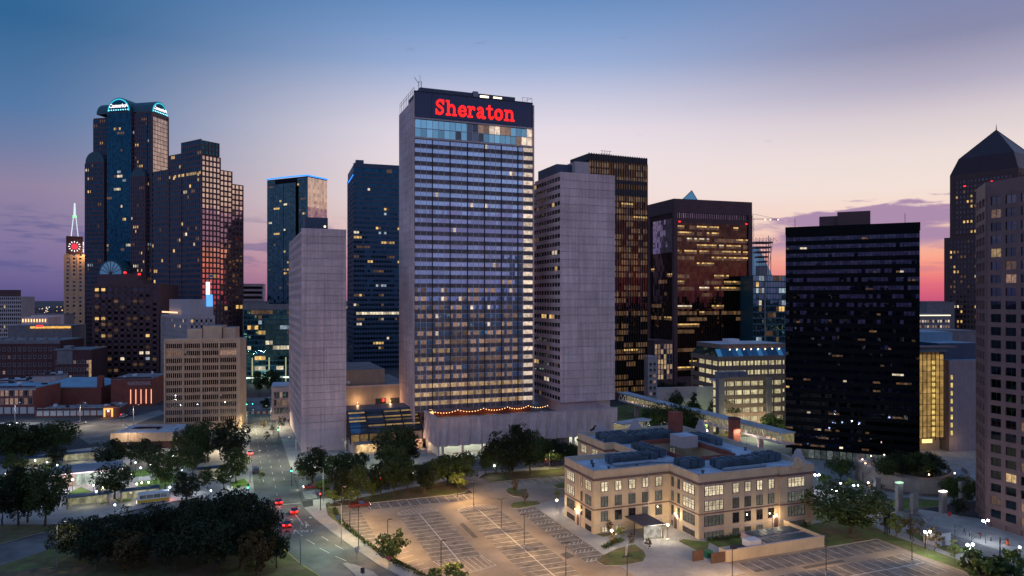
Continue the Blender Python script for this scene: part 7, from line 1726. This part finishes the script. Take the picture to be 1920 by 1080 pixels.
# signs and banners
def sign(px, py, label, h, shape, c):
    o = gp(px, py); t = thing('road_sign', label, 'sign', (o.x, o.y, .13), 0, 'road signs'); m = MB(); m.tube((0, 0, 0), (0, 0, h), .05, n=5); m.obj('post', grey_metal, t)
    m = MB()
    if shape == 'tri': m.prism([(-.55, -.03), (.55, -.03), (.55, .03), (-.55, .03)], 0, .01); m = MB(); m.poly([(-.6, -.08, h), (0, -.08, h - 1.0), (.6, -.08, h)])
    else: m.box(-.4, .4, -.1, -.05, h - 1.1, h)
    m.obj('plate', solid('plate_%d' % px, c, .5), t)
sign(669, 1050, 'white rectangular sign on the hedge pavement', 2.6, 'r', (.5, .45, .45)); sign(729, 1068, 'red and white triangular yield sign by the hedge tree', 2.6, 'tri', (.5, .08, .12)); sign(680, 1090, 'dark sign on the traffic island at the bottom', 2.6, 'r', (.08, .07, .07)); sign(634, 985, 'blue kerbside sign near the crosswalk', 2.4, 'r', (.05, .08, .2)); sign(215, 988, 'first dark parking sign in the row on the station street', 2, 'r', (.05, .05, .05)); sign(143, 990, 'second dark parking sign in the row on the station street', 2, 'r', (.05, .05, .05)); sign(168, 986, 'third dark parking sign in the row on the station street', 2, 'r', (.05, .05, .05)); sign(1246 / 4.1545 + 1480, 640 / 4.1545 + 825, 'red sign on the rail platform', 2.5, 'r', (.4, .03, .04))
o = gp(1175, 1041); t = thing('school_sign', 'pale monument sign standing on the school lawn', 'sign', (o.x, o.y, .19), R(75)); part(t, 'panel', [pale_stone], (-1.5, 1.5, -.15, .15, .2, 1.7)); part(t, 'foot', [concrete_dark], (-1.2, 1.2, -.1, .1, 0, .2))
o = gp(1703, 1002); t = thing('info_board', 'tall dark information board on posts right of the live oak', 'board', (o.x - 5, o.y, .13), R(21)); part(t, 'panel', [dark_metal], (-.9, .9, -.1, .1, 2.2, 8.0)); [part(t, 'post', [dark_metal], (x - .1, x + .1, -.1, .1, 0, 2.19)) for x in (-.7, 0, .7)]
# catenary masts
for i, (x, y, h) in enumerate(((1707, 1012, 7), (1735, 1030, 7), (1790, 1046, 7), (1822, 1062, 7), (1875, 1084, 8), (1548, 942, 6), (1618, 925, 6))):
    o = gp(x, y); t = thing('catenary_mast', f'{ORD[i]} overhead-wire mast from the left along the light-rail tracks' if i < 5 else ('overhead-wire mast beside the school corner' if i == 5 else 'overhead-wire mast behind the live oak'), 'mast', (o.x, o.y, .13), R(20), 'overhead wire masts'); m = MB(); m.tube((0, 0, 0), (0, 0, h), .14, .1, n=6); m.obj('pole', dark_metal, t); m = MB(); m.tube((0, 0, h - .6), (2.4, 0, h - .3), .05, n=4); m.tube((0, 0, h - 1.6), (2.4, 0, h - .5), .04, n=4); m.obj('bracket', dark_metal, t)

# barrier at the far end of the avenue
bar = thing('road_barrier', 'long red and white barrier across the far end of the avenue', 'barrier', gp(450, 776), R(4)); red_p = solid('barrier_red', (.45, .05, .04), .5)
for i in range(14): part(bar, 'barrier_block', [red_p if i % 2 else white_metal], (i * 1.35, i * 1.35 + 1.3, -.3, .3, 0, 1.0))
of = gp(1888, 1060); t = thing('safety_barrel', 'small orange safety barrel by the granite tower foot', 'barrel', (gp(1889, 1023).x, gp(1889, 1023).y, .13)); m = MB(); m.tube((0, 0, 0), (0, 0, 1.1), .32, .26, n=10); m.obj('body', solid('barrel_orange', (.8, .12, .02), .5), t); m = MB(); m.tube((0, 0, 1.1), (0, 0, 1.2), .3, .3, n=10); m.obj('lid', dark_metal, t)

# ================================================================== VEHICLES
tyre = solid('tyre', (.015, .015, .015), .8); car_glass = glass('car_glass', (.10, .12, .14)); tail = glow('tail_lamp', (1.0, .02, .015), 9); headl = glow('head_lamp', (1, .95, .85), 8); tail_off = solid('tail_off', (.25, .01, .01), .3)
def vehicle(name, label, px, py, hd, c, kind='car', tails=True, group='cars on the avenue', z=.02, brake=20):
    o = gp(px, py); t = thing(name, label, {'bus': 'bus', 'pickup': 'truck', 'van': 'van'}.get(kind, 'car'), (o.x, o.y, z), hd, group)
    L_, Wd, Hh = {'car': (4.6, 1.85, 1.45), 'suv': (4.8, 1.95, 1.85), 'pickup': (5.6, 2.0, 1.85), 'van': (5.4, 2.0, 2.3), 'bus': (8.0, 2.5, 2.9)}[kind]
    pm2 = solid('paint_%s_%d' % (kind, px), c, .3, var=.03, spec=.6)
    if kind == 'bus':
        prof = [(-L_ / 2, .4), (L_ / 2 - .1, .4), (L_ / 2, 1.2), (L_ / 2 - .25, Hh), (-L_ / 2 + .15, Hh), (-L_ / 2, Hh - .3)]; cab = None
    elif kind == 'pickup': prof = [(-L_ / 2, .45), (L_ / 2 - .1, .45), (L_ / 2, .8), (L_ / 2 - .2, 1.1), (-L_ / 2, 1.1)]; cab = [(-.4, 1.1), (1.5, 1.1), (.8, Hh), (-.25, Hh)]
    elif kind in ('suv', 'van'): prof = [(-L_ / 2, .4), (L_ / 2 - .1, .4), (L_ / 2, .8), (L_ / 2 - .3, 1.1), (-L_ / 2, 1.15)]; cab = [(-L_ / 2 + .05, 1.12), (L_ / 2 - 1.1, 1.08), (L_ / 2 - 1.9, Hh), (-L_ / 2 + .35, Hh)]
    else: prof = [(-L_ / 2, .35), (L_ / 2 - .1, .35), (L_ / 2, .65), (L_ / 2 - .4, .92), (-L_ / 2 + .1, 1.0), (-L_ / 2, .8)]; cab = [(-L_ / 2 + .5, .98), (L_ / 2 - 1.3, .92), (L_ / 2 - 2.1, Hh), (-L_ / 2 + 1.3, Hh)]
    def extr(pr, w, inset=0.0):
        m = MB(); n = len(pr); zt2 = max(v for _, v in pr)
        l = [(u, -w / 2 + (inset if v == zt2 else 0), v) for u, v in pr]; r = [(u, w / 2 - (inset if v == zt2 else 0), v) for u, v in pr]
        m.poly(l); m.poly(r[::-1])
        for i in range(n): j = (i + 1) % n; m.poly([l[j], l[i], r[i], r[j]])
        return m
    extr(prof, Wd).obj('body', pm2, t)
    if cab:
        extr(cab, Wd - .1, .18).obj('cabin_glass', car_glass, t); zr = max(v for _, v in cab); u0 = min(u for u, v in cab if v == zr); u1 = max(u for u, v in cab if v == zr); part(t, 'roof', [pm2], (u0 - .03, u1 + .03, -Wd / 2 + .2, Wd / 2 - .2, zr + .003, zr + .06))
    else:
        part(t, 'side_stripe', [solid('bus_yellow', (.62, .42, .03), .35)], (-L_ / 2 + .05, L_ / 2 - .05, -Wd / 2 - .02, Wd / 2 + .02, .5, 1.2))
        for i in range(4): part(t, 'window', [lit('bus_window', (.6, .8, 1), .12, obj=True) if 'bus_window' not in MATS else MATS['bus_window']], (-L_ / 2 + .6 + i * 1.7, -L_ / 2 + 2.15 + i * 1.7, -Wd / 2 - .025, Wd / 2 + .025, 1.5, 2.5))
    wm = MB(); wr = .34 if kind != 'bus' else .48; wm.tube((0, -.11, 0), (0, .11, 0), wr, n=12); wme = wm.mesh('wheel', [tyre]); rm_ = MB(); rm_.tube((0, -.125, 0), (0, .125, 0), wr * .55, n=8); rme = rm_.mesh('rim', [grey_metal])
    for sx in (-1, 1):
        for sy in (-1, 1): put('rim', rme, put('wheel', wme, t, (sx * L_ * .31, sy * (Wd / 2 - .1), wr)))
    for sy in (-1, 1):
        part(t, 'tail_lamp', [tail if tails else tail_off], (-L_ / 2 - .04, -L_ / 2 + .02, sy * Wd * .38 - .22, sy * Wd * .38 + .22, .72, 1.0)); part(t, 'head_lamp', [headl], (L_ / 2 - .12, L_ / 2 + .04, sy * Wd * .36 - .18, sy * Wd * .36 + .18, .6, .8))
    if tails: lamp_light(t, (-L_ / 2 - .7, 0, .8), brake, (1, .03, .02), .3)
    if tails: lamp_light(t, (L_ / 2 + 1.6, 0, .9), 14, (1, .9, .7), .3)
    return t
AV = R(90) + TH
vehicle('car', 'left of the two cars with red tail lights at the crossing, furthest away', 522, 944, AV, (.2, .02, .02)); vehicle('car', 'dark red car with glowing tail lights in the middle of the crossing', 552, 961, AV - R(6), (.25, .03, .03)); vehicle('car', 'nearest car with bright tail lights beside the dark grove', 539, 986, AV - R(8), (.12, .02, .02)); vehicle('car', 'silver and red-lit car far up the left lane of the avenue', 469, 852, AV, (.35, .3, .3)); vehicle('suv', 'black and white van-like car standing on the avenue by the crossing', 480, 886, AV, (.04, .04, .05), 'suv', False)
vehicle('pickup_truck', 'dark red pickup parked at the left end of the top stall row', 674, 951, TH, (.16, .02, .02), 'pickup', False, 'cars in the parking lot'); vehicle('car', 'red car waiting at the mouth of the hotel street', 584, 916, TH + R(180), (.35, .03, .03), 'car', True)
vehicle('bus', 'yellow and white city bus at the station kerb', 287, 942, TH + R(186), (.7, .72, .74), 'bus', True, 'buses', brake=14)
for i, (x, y) in enumerate(((6, 800), (20, 797), (34, 800), (232, 782), (246, 778), (150, 796))): vehicle('car', f'{ORD[i]} parked car from the left in front of the brick buildings', [6, 20, 34, 150, 232, 246][i], [800, 797, 800, 796, 782, 778][i], R(15 + 20 * i), ((.4, .4, .42), (.05, .05, .06), (.5, .5, .5), (.2, .2, .22), (.6, .6, .6), (.1, .1, .12))[i], 'car', False, 'cars by the brick buildings')
for i, (x, y) in enumerate(((700, 905), (760, 892), (1010, 866), (1490, 900))): vehicle('car', ['grey car on the hotel street before the atrium trees', 'dark car further right on the hotel street', 'pale car on the hotel street behind the grove', 'dark car on the street behind the school corner'][i], x, y, TH + (0 if i % 2 else R(180)), ((.3, .3, .32), (.05, .05, .05), (.5, .5, .5), (.08, .08, .1))[i], 'car', i % 2 == 0, 'cars on the hotel street', brake=10)
# red hoarding trucks by the truck bays
vehicle('truck', 'red truck backed to the left truck bay of the podium', 852, 872, TH + R(90), (.3, .05, .04), 'van', False, 'trucks at the bays'); vehicle('truck', 'red truck at the second truck bay of the podium', 878, 868, TH + R(90), (.28, .05, .04), 'van', False, 'trucks at the bays')

# ================================================================== PEOPLE
def person_mesh(step, arm, shirt, trousers):
    """one continuous skinned figure, 1.75 m, mid-stride"""
    V = [(0, 0, .93), (0, 0, 1.15), (0, .01, 1.38), (0, .01, 1.5), (0, -.01, 1.6), (0, -.01, 1.7),
         (.19, 0, 1.4), (.24, arm * .12, 1.12), (.25, -.1 + arm * .2, .88), (-.19, 0, 1.4), (-.24, -arm * .12, 1.12), (-.25, -.1 - arm * .2, .88),
         (.09, 0, .9), (.1, -step * .18, .5), (.1, -step * .28, .07), (.1, -step * .28 - .14, .04), (-.09, 0, .9), (-.1, step * .14, .5), (-.1, step * .36, .09), (-.1, step * .34 - .13, .04)]
    E = [(0, 1), (1, 2), (2, 3), (3, 4), (4, 5), (2, 6), (6, 7), (7, 8), (2, 9), (9, 10), (10, 11), (0, 12), (12, 13), (13, 14), (14, 15), (0, 16), (16, 17), (17, 18), (18, 19)]
    rr = [.15, .13, .15, .06, .10, .085, .07, .05, .038, .07, .05, .038, .095, .065, .045, .04, .095, .065, .045, .04]
    me = bpy.data.meshes.new('person'); me.from_pydata(V, E, [])
    o = bpy.data.objects.new('person', me); col.objects.link(o)
    md = o.modifiers.new('skin', 'SKIN'); md.use_smooth_shade = True; o.modifiers.new('sub', 'SUBSURF').levels = 1
    for i, v in enumerate(me.skin_vertices[0].data): v.radius = (rr[i], rr[i] * .8); v.use_root = (i == 0)
    out = bpy.data.meshes.new_from_object(o.evaluated_get(bpy.context.evaluated_depsgraph_get())); bpy.data.objects.remove(o)
    out.materials.clear()
    for mt in (shirt, trousers, solid('skin_tone', (.35, .2, .14), .6) if 'skin_tone' not in MATS else MATS['skin_tone'], solid('dark_hair', (.03, .02, .015), .7) if 'dark_hair' not in MATS else MATS['dark_hair']): out.materials.append(mt)
    for pl_ in out.polygons:
        c = pl_.center
        pl_.material_index = 3 if (c.z > 1.66 or (c.z > 1.58 and c.y > .03)) else 2 if (c.z > 1.47 or (abs(c.x) > .2 and c.z < .95)) else 0 if c.z > .95 else 1
    return out
for i, (x, y, rz_, lb, sh) in enumerate(((1808, 1004, .4, 'person in dark clothes walking along the rail platform, leftmost of four', (.03, .03, .04)), (1818, 1008, 2.2, 'person in a grey top on the rail platform, second of four from the left', (.2, .2, .22)), (1838, 1012, -1.0, 'person in a dark red top on the rail platform, third of four from the left', (.2, .03, .03)), (1858, 1016, 1.2, 'person in a pale top nearest the granite tower, rightmost of four', (.4, .38, .36)), (1155, 1012, 2.6, 'person in dark clothes with a pale top near the school canopy', (.45, .44, .42)))):
    o = gp(x, y); q = put('person', person_mesh((1, .5, .8, .3, .9)[i], (1, .4, .8, .2, .7)[i], solid('shirt_%d' % i, sh, .8), solid('trousers_%d' % i, (.03, .03, .05), .8)), None, (o.x, o.y, .14), rz_)
    tag(q, lb, 'person', 'people on foot')

# ================================================================== FAR CITY
def far_city(name, xr, yr, n, seed, hmax=22, px=1.3):
    rd = random.Random(seed); m = MB()
    for _ in range(n):
        x, y = rd.uniform(*xr), rd.uniform(*yr); w, d, h = rd.uniform(10, 45), rd.uniform(10, 40), rd.uniform(4, hmax) * rd.uniform(.4, 1); m.box(x, x + w, y, y + d, 0, h, 0)
        for _k in range(rd.randint(1, 4)):
            s = px * rd.uniform(.5, 1.2); lx_, lz = x + rd.uniform(0, w), rd.uniform(3, h + 5); i = rd.choice((1, 1, 2, 3)); yy = y - 1.0 if y > 0 else y + d + 1
            m.box(lx_, lx_ + s, yy - .3, yy, lz, lz + s * .7, i)
    m.obj(name, [solid(name + '_wall', (.10, .09, .11), .9), glow(name + '_amber', (1, .55, .2), 2.2), glow(name + '_white', (1, .85, .65), 2.6), glow(name + '_cool', (.6, .9, 1), 1.6)], kind='stuff')['label'] = 'distant low city with scattered lights on the horizon'
far_city('far_city', (-2600, 2600), (1000, 4200), 1100, 3, 22, 3.6); far_city('city_behind', (-900, 1500), (-900, -60), 700, 9, 46, 2.6)
m = MB(); rd = random.Random(4)
for i in range(260):
    x = rd.uniform(-3500, 3500); y = rd.uniform(1400, 4500); m.ball((x, y, 3), rd.uniform(20, 60), 6, 4, 0, .22)
m.obj('far_woods', solid('far_woods', (.03, .045, .04), .95), kind='stuff')['label'] = 'dark band of distant trees along the horizon'
